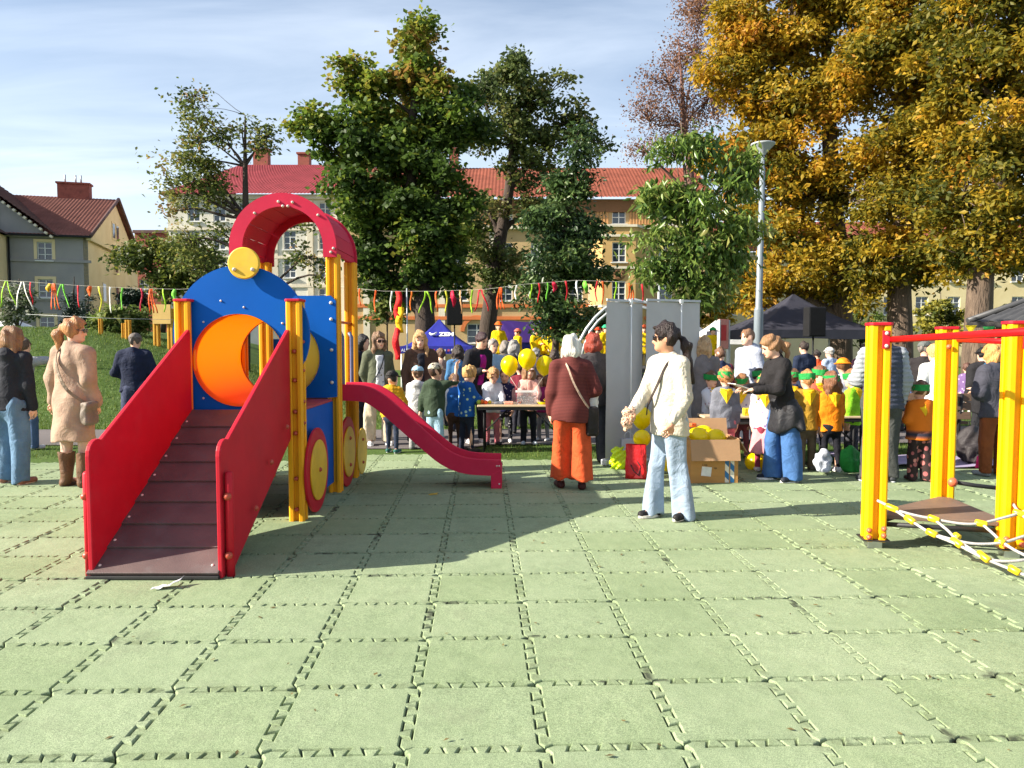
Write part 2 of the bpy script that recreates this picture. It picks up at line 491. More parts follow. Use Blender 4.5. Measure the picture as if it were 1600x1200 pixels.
def tile_edge(n=4, a=0.021, m=.065, dl=.014):
    """jigsaw edge from (0,0) to (1,0) in units of the side, offsets in metres"""
    p = [(0, 0)]
    w = (1 - 2 * m) / (2 * n)
    for k in range(2 * n):
        s0 = m + k * w; lev = a if k % 2 == 0 else -a
        d0 = -dl if k > 0 else 0; d1 = dl if k < 2 * n - 1 else 0
        p.append((s0 + d0, lev)); p.append((s0 + w + d1, lev))
    return p
def tile_mesh(seed=0, chamfer=.0082):
    E = tile_edge(); S = TS
    rnd = random.Random(seed)
    pts = [(u * S, o) for u, o in E]                       # bottom
    pts += [(S - o, u * S) for u, o in E]                  # right  (offset to the left for +)
    pts += [(u * S, S + o) for u, o in reversed(E)]        # top
    pts += [(-o, u * S) for u, o in reversed(E)]           # left
    q = [pts[0]]
    for p in pts[1:]:
        if (p[0] - q[-1][0]) ** 2 + (p[1] - q[-1][1]) ** 2 > 1e-8: q.append(p)
    if (q[0][0] - q[-1][0]) ** 2 + (q[0][1] - q[-1][1]) ** 2 < 1e-8: q.pop()
    n = len(q)
    A = np.array(q) - S / 2
    def inset(d):
        out = []
        for i in range(n):
            p0, p1, p2 = A[i - 1], A[i], A[(i + 1) % n]
            e1 = (p1 - p0) / np.linalg.norm(p1 - p0); e2 = (p2 - p1) / np.linalg.norm(p2 - p1)
            n1 = np.array((-e1[1], e1[0])); n2 = np.array((-e2[1], e2[0]))
            b = n1 + n2; l = np.linalg.norm(b)
            b = b / l if l > 1e-6 else n1
            c = max(.55, b.dot(n1))
            out.append(p1 + b * d / c)
        return np.array(out)
    r0 = inset(.0026); r1 = inset(.0026); r2 = inset(.005); r3 = inset(chamfer)
    V = [(x, y, -.034) for x, y in r0] + [(x, y, -.009) for x, y in r1] + [(x, y, -.0025) for x, y in r2] + [(x, y, 0) for x, y in r3]
    fs = []
    for k in range(3):
        for i in range(n):
            j = (i + 1) % n
            fs.append((k * n + i, k * n + j, (k + 1) * n + j, (k + 1) * n + i))
    fs.append(tuple(range(3 * n, 4 * n)))
    me = bpy.data.meshes.new('tile'); me.from_pydata(V, [], fs); me.update()
    bm = bmesh.new(); bm.from_mesh(me)
    bmesh.ops.triangulate(bm, faces=[f for f in bm.faces if len(f.verts) > 4], ngon_method='EAR_CLIP')
    bm.to_mesh(me); bm.free()
    return me
TILE_ME = tile_mesh()
TILE_ME.materials.append(M_tile)
base = MB()
base.box((0, 0, -.045), (70, 20, .02))
tb = base.build('play_area', M_joint); tag(tb, kind='structure')
tb.rotation_euler = (0, 0, GA); tb.location = (0, -.55, 0)
iu = range(-34, 35); iv = range(-9, 15)
def tile_row_end(cu):   # far edge of the rubber (rows further back at the left)
    return 9.62
far_tiles = []
cands = []
for j in iv:
    for i in iu:
        c = GU * (gu0 + (i + .5) * TS) + GV * (gv0 + (j + .5) * TS)
        if c.y > (10.15 if -2.75 < c.x < -.55 else 9.3) or abs(c.x) > 17: continue
        inview = c.y > 2.15 and abs(c.x) < c.y * .70 + .45
        if inview: cands.append((c.length, i, j, c))
        else: far_tiles.append(c)
cands.sort(key=lambda t: t[0])
for k, (dd, i, j, c) in enumerate(cands):
    if k >= 300: far_tiles.append(c); continue
    o = bpy.data.objects.new('tile', TILE_ME); col.objects.link(o)
    o.parent = tb
    o.matrix_parent_inverse = Matrix.Identity(4)
    lc = Matrix.Rotation(-GA, 3, 'Z') @ (c - tb.location)
    o.location = (lc.x, lc.y, random.uniform(-.003, .002))
    o.rotation_euler = (random.gauss(0, .0035), random.gauss(0, .0035), 0)
tv = np.array([v.co[:] for v in TILE_ME.vertices]); npoly = [tuple(p.vertices) for p in TILE_ME.polygons]
ca, sa = math.cos(GA), math.sin(GA)
allv = []; allf = []
# distant / out-of-view tiles: simple bevelled slabs joined into one mesh
sl = [(-.5, -.5), (.5, -.5), (.5, .5), (-.5, .5)]
for c in far_tiles:
    z = random.uniform(-.003, .002); o = len(allv)
    for zz, ins in ((-.03 + z, .003), (-.004 + z, .003), (z, .008)):
        for x, y in sl:
            X = x * (TS - 2 * ins); Y = y * (TS - 2 * ins)
            allv.append((c.x + X * ca - Y * sa, c.y + X * sa + Y * ca, zz))
    for k in range(2):
        for i in range(4):
            jn = (i + 1) % 4
            allf.append((o + k * 4 + i, o + k * 4 + jn, o + k * 4 + 4 + jn, o + k * 4 + 4 + i))
    allf.append((o + 8, o + 9, o + 10, o + 11))
ft = link('outer_tiles', np_mesh('outer_tiles', allv, allf), m=M_tile2)
ft.parent = tb; ft.matrix_parent_inverse = tb.matrix_basis.inverted()
tag(ft, kind='stuff')

# ================================================================== PLAY TRAIN
C_red = (.50, .012, .028); C_blue = (.0, .095, .44); C_yel = (.80, .36, .010); C_disc = (.72, .44, .02)
M_red = mat('red_plastic_panel', C_red, .5, .10, 3, .06, 300, spec=.22, scuff=.16)
M_arch = mat('raspberry_panel', (.52, .016, .055), .55, .08, 3, .05, 300, scuff=.14, spec=.2)
M_blue = mat('blue_panel', C_blue, .55, .08, 2, .08, 320, scuff=.04, spec=.15)
M_yel = mat('orange_powder_coat', C_yel, .45, .06, 3, .03, 120, spec=.25, scuff=.08)
M_yel2 = mat('yellow_powder_coat', (.84, .42, .002), .45, .06, 3, .03, 120, spec=.22, scuff=.05)
M_disc = mat('yellow_panel', C_disc, .5, .1, 8, .1, 250, scuff=.3)
M_step = mat('brown_step_board', (.075, .046, .046), .55, .25, 5, .25, 160, c2=(.115, .075, .07), scuff=.5)
M_orange = mat('orange_tunnel_plastic', (.80, .20, .008), .35, .08, 2, .03, 60)
M_tuny = mat('yellow_tunnel_plastic', (.75, .42, .015), .32, .08, 2, .03, 60)
M_deck = mat('red_deck_board', (.42, .05, .065), .6, .12, 5, .1, 200)
M_steel = mat('steel', (.5, .5, .5), .35, .1, 10, .02, 100, metal=1)
M_boltr = mat('red_bolt_cap', (.42, .06, .03), .4, .1, 10, 0)
M_bolts = mat('pale_bolt_cap', (.62, .55, .5), .35, .1, 10, 0)
M_black = mat('black_rubber', (.015, .015, .016), .6, .2, 10, .1, 100)
M_handle = mat('grey_blue_grab_rail', (.10, .12, .22), .4, .1, 6, .03, 100)

XL, XR = -2.72, -1.80; XC = -2.26
Y0, Y1, Y2 = 6.23, 7.43, 8.22
train = empty('play_train', (XC, 7.0, 0), 0, 'red, blue and yellow locomotive climbing frame with slide and round tunnel', 'play structure')
def T(o): # parent, keeping world coordinates
    o.parent = train; o.matrix_parent_inverse = Matrix.Translation((-XC, -7.0, 0)); return o

def bolt(pos, axis, r=.017, h=.018, m=None, parent=None, keep=None):
    b = MB()
    ax = Vector(axis).normalized().to_track_quat('Z', 'Y').to_matrix()
    b.lathe([(r * 1.15, 0), (r * 1.15, h * .3), (r * .85, h * .75), (r * .4, h), (0.0005, h * 1.05)], pos, 10, ax)
    o = b.build('bolt', m or M_bolts)
    if keep is not None: keep(o)
    return o

def post_profile(w=.125, g=.042, d=.034, ch=.014):
    """square extrusion with a groove in every face"""
    h = w / 2; pts = []
    for k in range(4):
        a = k * math.pi / 2
        loc = [(-h + ch, -h), (-g / 2 - .006, -h), (-g / 2, -h + .006), (-g / 2, -h + d), (g / 2, -h + d), (g / 2, -h + .006), (g / 2 + .006, -h), (h - ch, -h)]
        for x, y in loc:
            pts.append((x * math.cos(a) - y * math.sin(a), x * math.sin(a) + y * math.cos(a)))
    return pts
def post(x, y, z0, z1, rz=0, w=.125, cap=True, keepf=None, capm=None, pm=None):
    b = MB()
    u = Vector((math.cos(rz), math.sin(rz), 0)); v = Vector((-math.sin(rz), math.cos(rz), 0))
    b.prism(post_profile(w), (x, y, z0), u, v, (0, 0, z1 - z0))
    o = b.build('post', pm or M_yel); keepf(o)
    if cap:
        c = MB(); hw = w / 2 + .008
        pr = [(-hw + .02, -hw), (hw - .02, -hw), (hw, -hw + .02), (hw, hw - .02), (hw - .02, hw), (-hw + .02, hw), (-hw, hw - .02), (-hw, -hw + .02)]
        c.prism(pr, (x, y, z1 + .001), u, v, (0, 0, .022))
        co = c.build('post_cap', capm or M_red, bev=.005); co.parent = o
    return o

# ramp side panels
def panel_poly():
    p = [(4.66, .0), (4.66, .76)]
    for k in range(7):
        a = math.pi - k / 6 * (math.pi / 2 + .49)
        p.append((4.76 + .1 * math.cos(a), .78 + .1 * math.sin(a)))
    p += [(6.16, 1.60), (6.18, 1.57), (6.18, .70), (4.86, .0)]
    return p
for x in (XL + .035, XR - .065):
    b = MB()
    b.prism(panel_poly(), (x, 0, 0), (0, 1, 0), (0, 0, 1), (.03, 0, 0))
    T(b.build('ramp_side_panel', M_red, bev=.006))
# front vertical pipes
for x, sx in ((XL + .012, -1), (XR - .005, 1)):
    b = MB(); b.tube([(x, 4.72, -.01), (x, 4.72, .66), (x, 4.72, .675)], [.027, .027, .018], 12)
    T(b.build('edge_pipe', M_red))
    for z in (.14, .52): bolt((x, 4.69, z), (sx * .3, -1, 0), .022, .025, M_boltr, keep=T)
    for (y, z) in ((5.2, .33), (5.55, .6), (5.95, .82)):
        bolt((x + sx * .0 - sx * .0, y, z), (sx, 0, 0), .018, .02, M_boltr, keep=T)
# ramp boards: overlapping, every one tipped a little flatter than the slope
NS = 8
pa = Vector((0, 4.66, .035)); pb = Vector((0, 6.17, .925))
for k in range(NS):
    t0, t1 = k / NS, (k + 1) / NS
    a = pa.lerp(pb, t0); c = pa.lerp(pb, t1)
    d = c - a; ang = math.atan2(d.z, d.y) - R(4.0)
    if k == 0: ang += R(2)
    b = MB()
    mid = (a + c) / 2 + Vector((XC - .012, 0, .004))
    b.box(mid, (.835, d.length + .035, .02), rotx(ang), bev=.004)
    T(b.build('ramp_board', M_step))
    if k % 1 == 0:
        for sx in (-.36, .36):
            p = mid + rotx(ang) @ Vector((sx, -d.length / 2 + .05, .009))
            bolt(p, rotx(ang) @ Vector((0, 0, 1)), .009, .008, M_bolts, keep=T)
# black lip at the ramp foot
b = MB(); b.box((XC - .01, 4.645, .012), (.84, .03, .022), bev=.004); T(b.build('ramp_foot', M_black))
for x in (XL + .07, XR - .1):
    b = MB(); b.box((x, 5.42, .43), (.04, 1.75, .07), rotx(math.atan2(.89, 1.51))); T(b.build('ramp_beam', M_step))

# posts
for x in (XL, XR):
    p = post(x, Y0, -.02, 1.83, 0, .13, keepf=T)
    for z in ((.1, .36, .74, .92, 1.18, 1.42) if x == XR else (.1, 1.3)):
        bolt((x, Y0 - .066 + .02, z), (0, -1, 0), .017, .03, M_boltr, keep=T)
        if x == XR: bolt((x + .064 - .02, Y0 + .0, z + .08), (1, 0, 0), .016, .03, M_boltr, keep=T)
for x in (XL + .02, XR + .035):
    for y in (Y1, Y2):
        post(x, y, -.02, 2.36, 0, .125, cap=False, keepf=T)

def ring_plate(outline, hc, hr, y, th, n=72):
    """plate in the XZ plane with a round hole; outline polygon around the hole centre"""
    b = MB(); cx, cz = hc
    out = []
    m = len(outline)
    for k in range(n):
        a = 2 * math.pi * k / n
        dx_, dz_ = math.cos(a), math.sin(a); best = 9
        for i in range(m):
            x1, z1 = outline[i][0] - cx, outline[i][1] - cz; x2, z2 = outline[(i + 1) % m][0] - cx, outline[(i + 1) % m][1] - cz
            den = dx_ * (z2 - z1) - dz_ * (x2 - x1)
            if abs(den) < 1e-9: continue
            t = (x1 * (z2 - z1) - z1 * (x2 - x1)) / den
            u = (x1 * dz_ - z1 * dx_) / den
            if t > 0 and -1e-6 <= u <= 1 + 1e-6 and t < best: best = t
        out.append((cx + dx_ * best, cz + dz_ * best))
    inn = [(cx + hr * math.cos(2 * math.pi * k / n), cz + hr * math.sin(2 * math.pi * k / n)) for k in range(n)]
    vs = []
    for yy in (y, y + th):
        vs += [(p[0], yy, p[1]) for p in out] + [(p[0], yy, p[1]) for p in inn]
    fs = []
    for k in range(n):
        j = (k + 1) % n
        fs.append((k, j, n + j, n + k))
        fs.append((2 * n + j, 2 * n + k, 3 * n + k, 3 * n + j))
        fs.append((j, k, 2 * n + k, 2 * n + j))
        fs.append((n + k, n + j, 3 * n + j, 3 * n + k))
    b.add(vs, fs)
    return b
TZ = 1.345
ol = [(XC - .44, .86), (XC + .44, .86), (XC + .44, 1.20)]
for k in range(49):
    a = -math.atan2(.36, .44) + k / 48 * (math.pi + 2 * math.atan2(.36, .44))
    ol.append((XC + .57 * math.cos(a), 1.56 + .575 * math.sin(a)))
ol.append((XC - .44, 1.2))
T(ring_plate(ol, (XC - .02, TZ), .388, Y0 + .015, .03).build('front_plate', M_blue))
for px, py in ((381, 480), (318, 503), (441, 505), (318, 622), (345, 470)):
    p = at(px, py, Y0 + .015); bolt(p, (0, -1, 0), .008, .009, M_bolts, keep=T)
# yellow round lamp on top of the front plate
lc_ = at(380, 411, Y0 - .06)
b = MB(); b.lathe([(.0005, -.0), (.122, 0), (.130, .006), (.130, .026), (.122, .032), (.0005, .032)], lc_ + Vector((0, .032, 0)), 64, rotx(math.pi / 2), sm=False)
ho = T(b.build('headlamp_disc', M_disc))
for sx in (-.075, .075):
    bolt(lc_ + Vector((sx, 0.001, -.052)), (0, -1, 0), .014, .022, M_bolts, keep=T)
for sx in (-.075, .075):
    b = MB(); b.tube([lc_ + Vector((sx, .03, -.04)), lc_ + Vector((sx, .09, -.04))], .012, 8)
    T(b.build('headlamp_spacer', M_steel))
# tunnel
def tunnel_mat():
    m = bpy.data.materials.new('tunnel_plastic'); nt, N, K, b = nodes_of(m); out = N['Material Output']
    g = N.new('ShaderNodeNewGeometry'); mx = N.new('ShaderNodeMix'); mx.data_type = 'RGBA'
    mx.inputs[6].default_value = (.78, .44, .012, 1); mx.inputs[7].default_value = (.80, .13, .0, 1)
    K.new(g.outputs['Backfacing'], mx.inputs[0]); K.new(mx.outputs[2], b.inputs['Base Color']); b.inputs['Roughness'].default_value = .4; b.inputs['Specular IOR Level'].default_value = .2
    t = N.new('ShaderNodeBsdfTranslucent'); t.inputs['Color'].default_value = (.95, .19, .0, 1)
    ms = N.new('ShaderNodeMixShader'); fm = N.new('ShaderNodeMath'); fm.operation = 'MULTIPLY'; fm.inputs[1].default_value = .36; K.new(g.outputs['Backfacing'], fm.inputs[0]); K.new(fm.outputs[0], ms.inputs[0])
    K.new(b.outputs[0], ms.inputs[1]); K.new(t.outputs[0], ms.inputs[2]); K.new(ms.outputs[0], out.inputs['Surface'])
    return m
n = 64
b = MB(); vs = []
ysn = [Y0 + .0, Y0 + .045, Y0 + .35, Y0 + .7, Y1 - .05]; m_ = len(ysn)
for y in ysn:
    for k in range(n):
        a = 2 * math.pi * k / n
        vs.append((XC - .02 + .386 * math.cos(a), y, TZ + .386 * math.sin(a)))
fo = [(i * n + k, (i + 1) * n + k, (i + 1) * n + (k + 1) % n, i * n + (k + 1) % n) for i in range(m_ - 1) for k in range(n)]
b.add(vs, fo, 0, True)
T(b.build('tunnel', tunnel_mat()))
# cabin front wall
ol = [(XL - .01, .95), (XR + .068, .95), (XR + .075, .96), (XR + .075, 1.93), (XR + .06, 1.95), (XL - .04, 1.95), (XL - .05, 1.93)]
T(ring_plate(ol, (XC - .02, TZ), .392, Y1 - .095, .025).build('cabin_front_wall', M_blue))
for z in (1.88, 1.72, 1.42, 1.10):
    bolt((XR + .03, Y1 - .095, z), (0, -1, 0), .015, .016, M_bolts, keep=T)
# deck and body sides
b = MB(); b.box((XC, (Y0 + Y1) / 2 + .02, .925), (.97, Y1 - Y0 - .16, .022), bev=.003); T(b.build('boiler_deck', M_deck))
for x in (XL - .005, XR + .012):
    b = MB(); b.prism([(Y0 + .075, .10), (Y1 - .02, .10), (Y1 - .02, .912), (Y0 + .075, .912)], (x - .008, 0, 0), (0, 1, 0), (0, 0, 1), (.016, 0, 0))
    T(b.build('body_side_panel', M_blue, bev=.002))
    b = MB(); b.prism([(Y1 + .07, .12), (Y2 - .07, .12), (Y2 - .07, .45), (Y1 + .35, .66), (Y1 + .07, .66)], (x - .008, 0, 0), (0, 1, 0), (0, 0, 1), (.016, 0, 0))
    T(b.build('body_side_panel', M_blue, bev=.002))
# cabin floor, back wall, grab rails
b = MB(); b.box((XC + .02, (Y1 + Y2) / 2, .93), (.9, Y2 - Y1 - .13, .035), bev=.004); T(b.build('cabin_floor', M_step))
b = MB(); b.box((XC + .02, Y2 + .075, 1.22), (1.0, .02, .62), bev=.004); T(b.build('cabin_back_wall', M_blue))
for y in (Y1 + .18, Y2 - .18):
    b = MB(); b.tube([(XR + .05, y, .98), (XR + .075, y, 1.03), (XR + .075, y, 1.55), (XR + .05, y, 1.6)], .02, 10); T(b.build('grab_rail', M_handle))
b = MB(); b.tube([(XR + .035, Y1, 1.7), (XR + .035, Y2, 1.7)], .014, 8); T(b.build('cross_bar', M_boltr))
# arches
def arch(y):
    b = MB(); cx = XC + .028; cz = 2.42; Rr, rr2 = .522, .392; p = []
    N_ = 40
    p.append((cx + Rr, 2.325))
    for k in range(N_ + 1):
        a = math.pi * k / N_; p.append((cx + Rr * math.cos(a), cz + Rr * math.sin(a)))
    p += [(cx - Rr, 2.325), (cx - rr2, 2.325)]
    for k in range(N_ + 1):
        a = math.pi - math.pi * k / N_; p.append((cx + rr2 * math.cos(a), cz + rr2 * math.sin(a)))
    p.append((cx + rr2, 2.325))
    h = len(p) // 2
    vs = [(q[0], y, q[1]) for q in p] + [(q[0], y + .03, q[1]) for q in p]
    m2 = len(p); fs = []
    for i in range(h - 1):
        fs.append((i, i + 1, m2 - 2 - i, m2 - 1 - i)); fs.append((m2 + i + 1, m2 + i, 2 * m2 - 1 - i, 2 * m2 - 2 - i))
    for i in range(m2):
        j = (i + 1) % m2; fs.append((j, i, m2 + i, m2 + j))
    b.add(vs, fs)
    return b
AF = T(arch(Y1 - .10).build('roof_arch', M_arch)); AB = T(arch(Y2 + .06).build('roof_arch', M_arch))
for px, py in ((435, 315), (457, 316), (442, 322), (450, 322), (517, 394), (521, 388), (398, 333), (497, 336)):
    bolt(at(px, py, Y1 - .10), (0, -1, 0), .012, .02, M_bolts, keep=T)
for k in range(11):
    a0 = math.pi * (k + .015) / 11; a1 = math.pi * (k + .985) / 11; cx = XC + .028; b = MB()
    pr = []
    for r_ in (.500, .474):
        for a in ((a0, a1) if r_ == .500 else (a1, a0)):
            pr.append((cx + r_ * math.cos(a), 2.42 + r_ * math.sin(a)))
    b.prism(pr, (0, Y1 - .069, 0), (1, 0, 0), (0, 0, 1), (0, Y2 + .128 - Y1, 0))
    T(b.build('roof_slat', M_arch))
for x in (XC + .028 - .487, XC + .028 + .487):
    b = MB(); b.box((x, (Y1 + Y2) / 2 - .005, 2.385), (.026, Y2 - Y1 + .12, .06)); T(b.build('roof_slat', M_arch))
# wheels
def disc(x, y, z, r, th, m, name):
    b = MB(); b.lathe([(.0005, 0), (r - .004, 0), (r, .004), (r, th - .004), (r - .004, th), (.0005, th)], (x, y, z), 64, roty(math.pi / 2), sm=False)
    return b.build(name, m)
for (y, z, r, r2) in ((6.53, .375, .37, .265), (7.76, .355, .365, .262)):
    w = T(disc(XR + .068, y, z, r, .022, M_red, 'wheel'))
    h = disc(XR + .0905, y, z, r2, .016, M_disc, 'hub_disc'); h.parent = w
    for dz_ in ((-.0,) if y < 7 else (.14, -.14)):
        o = bolt((XR + .1065, y, z + dz_), (1, 0, 0), .018, .02, M_boltr); o.parent = w
    w2 = T(disc(XL - .09, y, z, r, .022, M_red, 'wheel'))
    h = disc(XL - .107, y, z, r2, .016, M_disc, 'hub_disc'); h.parent = w2
w = T(disc(XR + .0905, 8.42, .265, .262, .016, M_disc, 'wheel'))
for dz_ in (.13, -.13):
    o = bolt((XR + .1065, 8.42, .265 + dz_), (1, 0, 0), .016, .02, M_boltr); o.parent = w
# slide
prof0 = [(-1.78, .90), (-1.62, .90), (-1.50, .885), (-1.40, .83), (-1.30, .75), (-1.0, .48), (-.80, .305), (-.68, .225), (-.56, .175), (-.44, .148), (-.30, .137), (-.12, .13)]
prof = []
for k in range(len(prof0) - 1):
    p_ = [Vector((*prof0[max(0, min(len(prof0) - 1, k + q))], 0)) for q in (-1, 0, 1, 2)]
    for t in (0, .25, .5, .75):
        v = .5 * ((2 * p_[1]) + (p_[2] - p_[0]) * t + (2 * p_[0] - 5 * p_[1] + 4 * p_[2] - p_[3]) * t * t + (3 * p_[1] - p_[0] - 3 * p_[2] + p_[3]) * t ** 3)
        prof.append((v.x, v.y))
prof.append(prof0[-1])
ya, yb = 7.56, 8.03
b = MB(); vs = []; fs = []
sec = [(ya, .0), (ya, .158), (ya + .006, .166), (ya + .026, .166), (ya + .032, .158), (ya + .05, .04), (ya + .08, .022),
       (yb - .08, .022), (yb - .05, .04), (yb - .032, .158), (yb - .026, .166), (yb - .006, .166), (yb, .158), (yb, .0)]
ns = len(sec)
for i, (x, z) in enumerate(prof):
    a = prof[max(i - 1, 0)]; c = prof[min(i + 1, len(prof) - 1)]
    tn = Vector((c[0] - a[0], 0, c[1] - a[1])).normalized(); nn = Vector((-tn.z, 0, tn.x))
    for (yy, hh) in sec:
        p = Vector((x, yy, z)) + nn * hh; vs.append(p)
for i in range(len(prof) - 1):
    for k in range(ns):
        j = (k + 1) % ns
        fs.append((i * ns + k, i * ns + j, (i + 1) * ns + j, (i + 1) * ns + k))
b.add(vs, fs, 0, True)
b.f.append(tuple(range(ns))); b.m.append(0); b.sm.append(False)
b.f.append(tuple(reversed(range((len(prof) - 1) * ns, len(prof) * ns)))); b.m.append(0); b.sm.append(False)
so_ = T(b.build('slide', M_arch)); so_.data.set_sharp_from_angle(angle=R(28))
b = MB(); b.prism([(-.215, .0), (-.105, .0), (-.105, .20), (-.215, .15)], (0, ya - .006, 0), (1, 0, 0), (0, 0, 1), (0, yb - ya + .012, 0)); so = T(b.build('slide_foot', M_arch, bev=.006))
for x, z in ((-.155, .235), (-.13, .235), (-.13, .05)): bolt((x, ya - .004, z), (0, -1, 0), .008, .01, M_bolts, keep=T)

# ================================================================== CLIMBING FRAME (right)
cf = empty('climbing_frame', (3.2, 5.4, 0), 0, 'yellow posts with red top bars, brown triangle deck and rope net', 'play structure')
def C(o):
    o.parent = cf; o.matrix_parent_inverse = Matrix.Translation((-3.2, -5.4, 0)); return o
A_ = gp(1370, 857); A_ = Vector((A_.x, A_.y + .06, 0)); B_ = Vector((3.56, 6.12, 0)); C_ = gp(1585, 872); C_ = Vector((C_.x, C_.y + .06, 0)); D_ = Vector((2.86, 3.35, 0))
PH = 1.60
for q, (p, rz, h) in enumerate(((A_, R(-10), 1.615), (B_, R(-14), PH), (C_, R(-12), PH + .02), (D_, R(5), PH + .05))):
    post(p.x, p.y, .05, h, rz, .145, keepf=C, pm=M_yel2)
    b = MB(); b.box((p.x, p.y, .02), (.1, .1, .08), rotz(rz), bev=.004); C(b.build('post_foot', M_steel))
    b = MB(); b.box((p.x, p.y, .062), (.185, .185, .008), rotz(rz)); C(b.build('foot_plate', M_black))
    for dx_, z in ((-.05, .085), (-.05, .135), (.05, .1), (.05, .15)):
        pp = p + rotz(rz) @ Vector((dx_, -.072, 0)); bolt((pp.x, pp.y, z), rotz(rz) @ Vector((0, -1, 0)), .017, .026, mat('orange_bolt_cap', (.62, .12, .05), .4, .1, 8, 0), keep=C)
def bar(p, q, r=.021):
    b = MB(); b.tube([p, q], r, 14); C(b.build('top_bar', mat('red_bar', (.55, .006, .008), .42, .06, 4, .02, spec=.25)))
bar((A_.x + .055, A_.y - .06, 1.515), (D_.x - .02, D_.y + .05, 1.575), .0235)
bar((B_.x + .05, B_.y - .05, 1.515), (C_.x + .05, C_.y + .07, 1.50))
bar((C_.x + .07, C_.y - .02, 1.515), (C_.x + 1.4, C_.y - .4, 1.515))
bar((D_.x + .07, D_.y - .02, 1.515), (D_.x + 1.5, D_.y - .3, 1.515))
for p in (A_, C_):
    b = MB(); q = p + rotz(R(-11)) @ Vector((.03, -.079, 0)); b.box((q.x, q.y, 1.515), (.05, .012, .13), rotz(R(-11)), bev=.004); C(b.build('bar_bracket', M_red))
    for z in (1.47, 1.56): bolt((q.x, q.y - .006, z), (0, -1, 0), .012, .014, M_bolts, keep=C)
bolt((B_.x - .03, B_.y - .08, 1.46), (-.3, -1, 0), .018, .02, mat('orange_bolt_cap', C_red), keep=C)
# triangle decks
M_brown = mat('brown_deck_board', (.16, .105, .075), .6, .2, 4, .15, 120)
def tri(pts, z, name='triangle_deck'):
    b = MB(); b.prism([(p[0], p[1]) for p in pts], (0, 0, z), (1, 0, 0), (0, 1, 0), (0, 0, .032)); return C(b.build(name, M_brown, bev=.005))
ctr = (A_ + B_ + C_) / 3
tri([(A_.x + .07, A_.y + .02), (C_.x - .06, C_.y + .03), (C_.x + .03, C_.y + .1), (B_.x + .02, B_.y - .09), (B_.x - .06, B_.y - .05), (A_.x + .06, A_.y + .12)], .20)
b = MB()
for p, q in ((A_, C_), (C_, B_), (B_, A_)):
    p2 = p.lerp(q, .1); q2 = p.lerp(q, .9); b.tube([(p2.x, p2.y, .17), (q2.x, q2.y, .17)], .018, 8)
C(b.build('deck_frame', M_black))
tri([(B_.x + .45, B_.y - .25), (B_.x + 1.6, B_.y - .5), (B_.x + 1.6, B_.y - .05), (B_.x + .42, B_.y - .05)], .30, 'swinging_board')
b = MB(); b.tube([(B_.x + .03, B_.y - .09, .36), (B_.x + .2, B_.y - .11, .335), (B_.x + .46, B_.y - .15, .31)], .017, 8); C(b.build('link_chain', M_black))
bolt((B_.x + .02, B_.y - .1, .36), (0, -1, 0), .034, .04, mat('orange_bolt_cap', C_red), keep=C); bolt((B_.x + .5, B_.y - .25, .325), (0, -1, 0), .035, .04, mat('orange_bolt_cap', C_red), keep=C)
b = MB(); b.tube([(B_.x + .48, B_.y - .25, .30), (B_.x + .5, B_.y - .25, .20), (B_.x + .46, B_.y - .25, .12)], .012, 8); C(b.build('hanging_rope', mat('grey_rope', (.42, .40, .38), .8, .2, 40, .4, 150)))
# rope net
M_rope = mat('grey_rope', (.42, .40, .38)); M_conn = mat('yellow_connector', (.80, .52, .01), .35, .05, 5, 0)
np0 = Vector((A_.x, A_.y - .09, .345)); np1 = Vector((C_.x, C_.y - .05, .38)); np2 = gp(1600, 899, .06)
nn_ = (np1 - np0).cross(np2 - np0).normalized()
def npx(px, py): return onplane(px, py, np0, nn_)
def rope(pp, r=.0095):
    pts = [npx(*p) for p in pp]
    # smooth
    out = []
    for i in range(len(pts) - 1):
        p0, p1, p2, p3 = pts[max(i - 1, 0)], pts[i], pts[i + 1], pts[min(i + 2, len(pts) - 1)]
        for k in range(6):
            t = k / 6
            out.append(.5 * ((2 * p1) + (p2 - p0) * t + (2 * p0 - 5 * p1 + 4 * p2 - p3) * t * t + (3 * p1 - p0 - 3 * p2 + p3) * t ** 3))
    out.append(pts[-1])
    b = MB(); b.tube(out, r, 8); C(b.build('rope', M_rope))
ropes = [[(1371, 782), (1390, 792), (1421, 812), (1456, 834), (1496, 851), (1537, 872), (1585, 892), (1640, 915)],
         [(1398, 796), (1425, 804), (1459, 811), (1500, 818), (1530, 818), (1565, 810), (1592, 802), (1640, 785)],
         [(1459, 811), (1480, 828), (1495, 843), (1520, 860), (1537, 872)],
         [(1535, 819), (1553, 835), (1565, 846), (1590, 862), (1640, 885)],
         [(1456, 834), (1500, 846), (1530, 850), (1565, 848), (1600, 838), (1640, 825)],
         [(1537, 872), (1565, 877), (1600, 875), (1640, 865)],
         [(1583, 787), (1592, 800), (1610, 815)]]
for r_ in ropes: rope(r_)
def conn(px, py, dx_, dy_):
    a = npx(px - dx_, py - dy_); c = npx(px + dx_, py + dy_); m2 = (a + c) / 2
    b = MB(); b.tube([a, a.lerp(c, .12), a.lerp(c, .88), c], [.017, .023, .023, .017], 10); C(b.build('rope_connector', M_conn))
for q in ((1394, 794, 10, 4), (1422, 812, 7, 5), (1459, 811, 9, 3), (1456, 833, 8, 4), (1533, 818, 10, 2), (1495, 848, 8, 6), (1537, 870, 9, 7), (1564, 846, 6, 3), (1585, 891, 9, 5), (1592, 802, 9, 3), (1495, 838, 4, 3)):
    conn(*q)
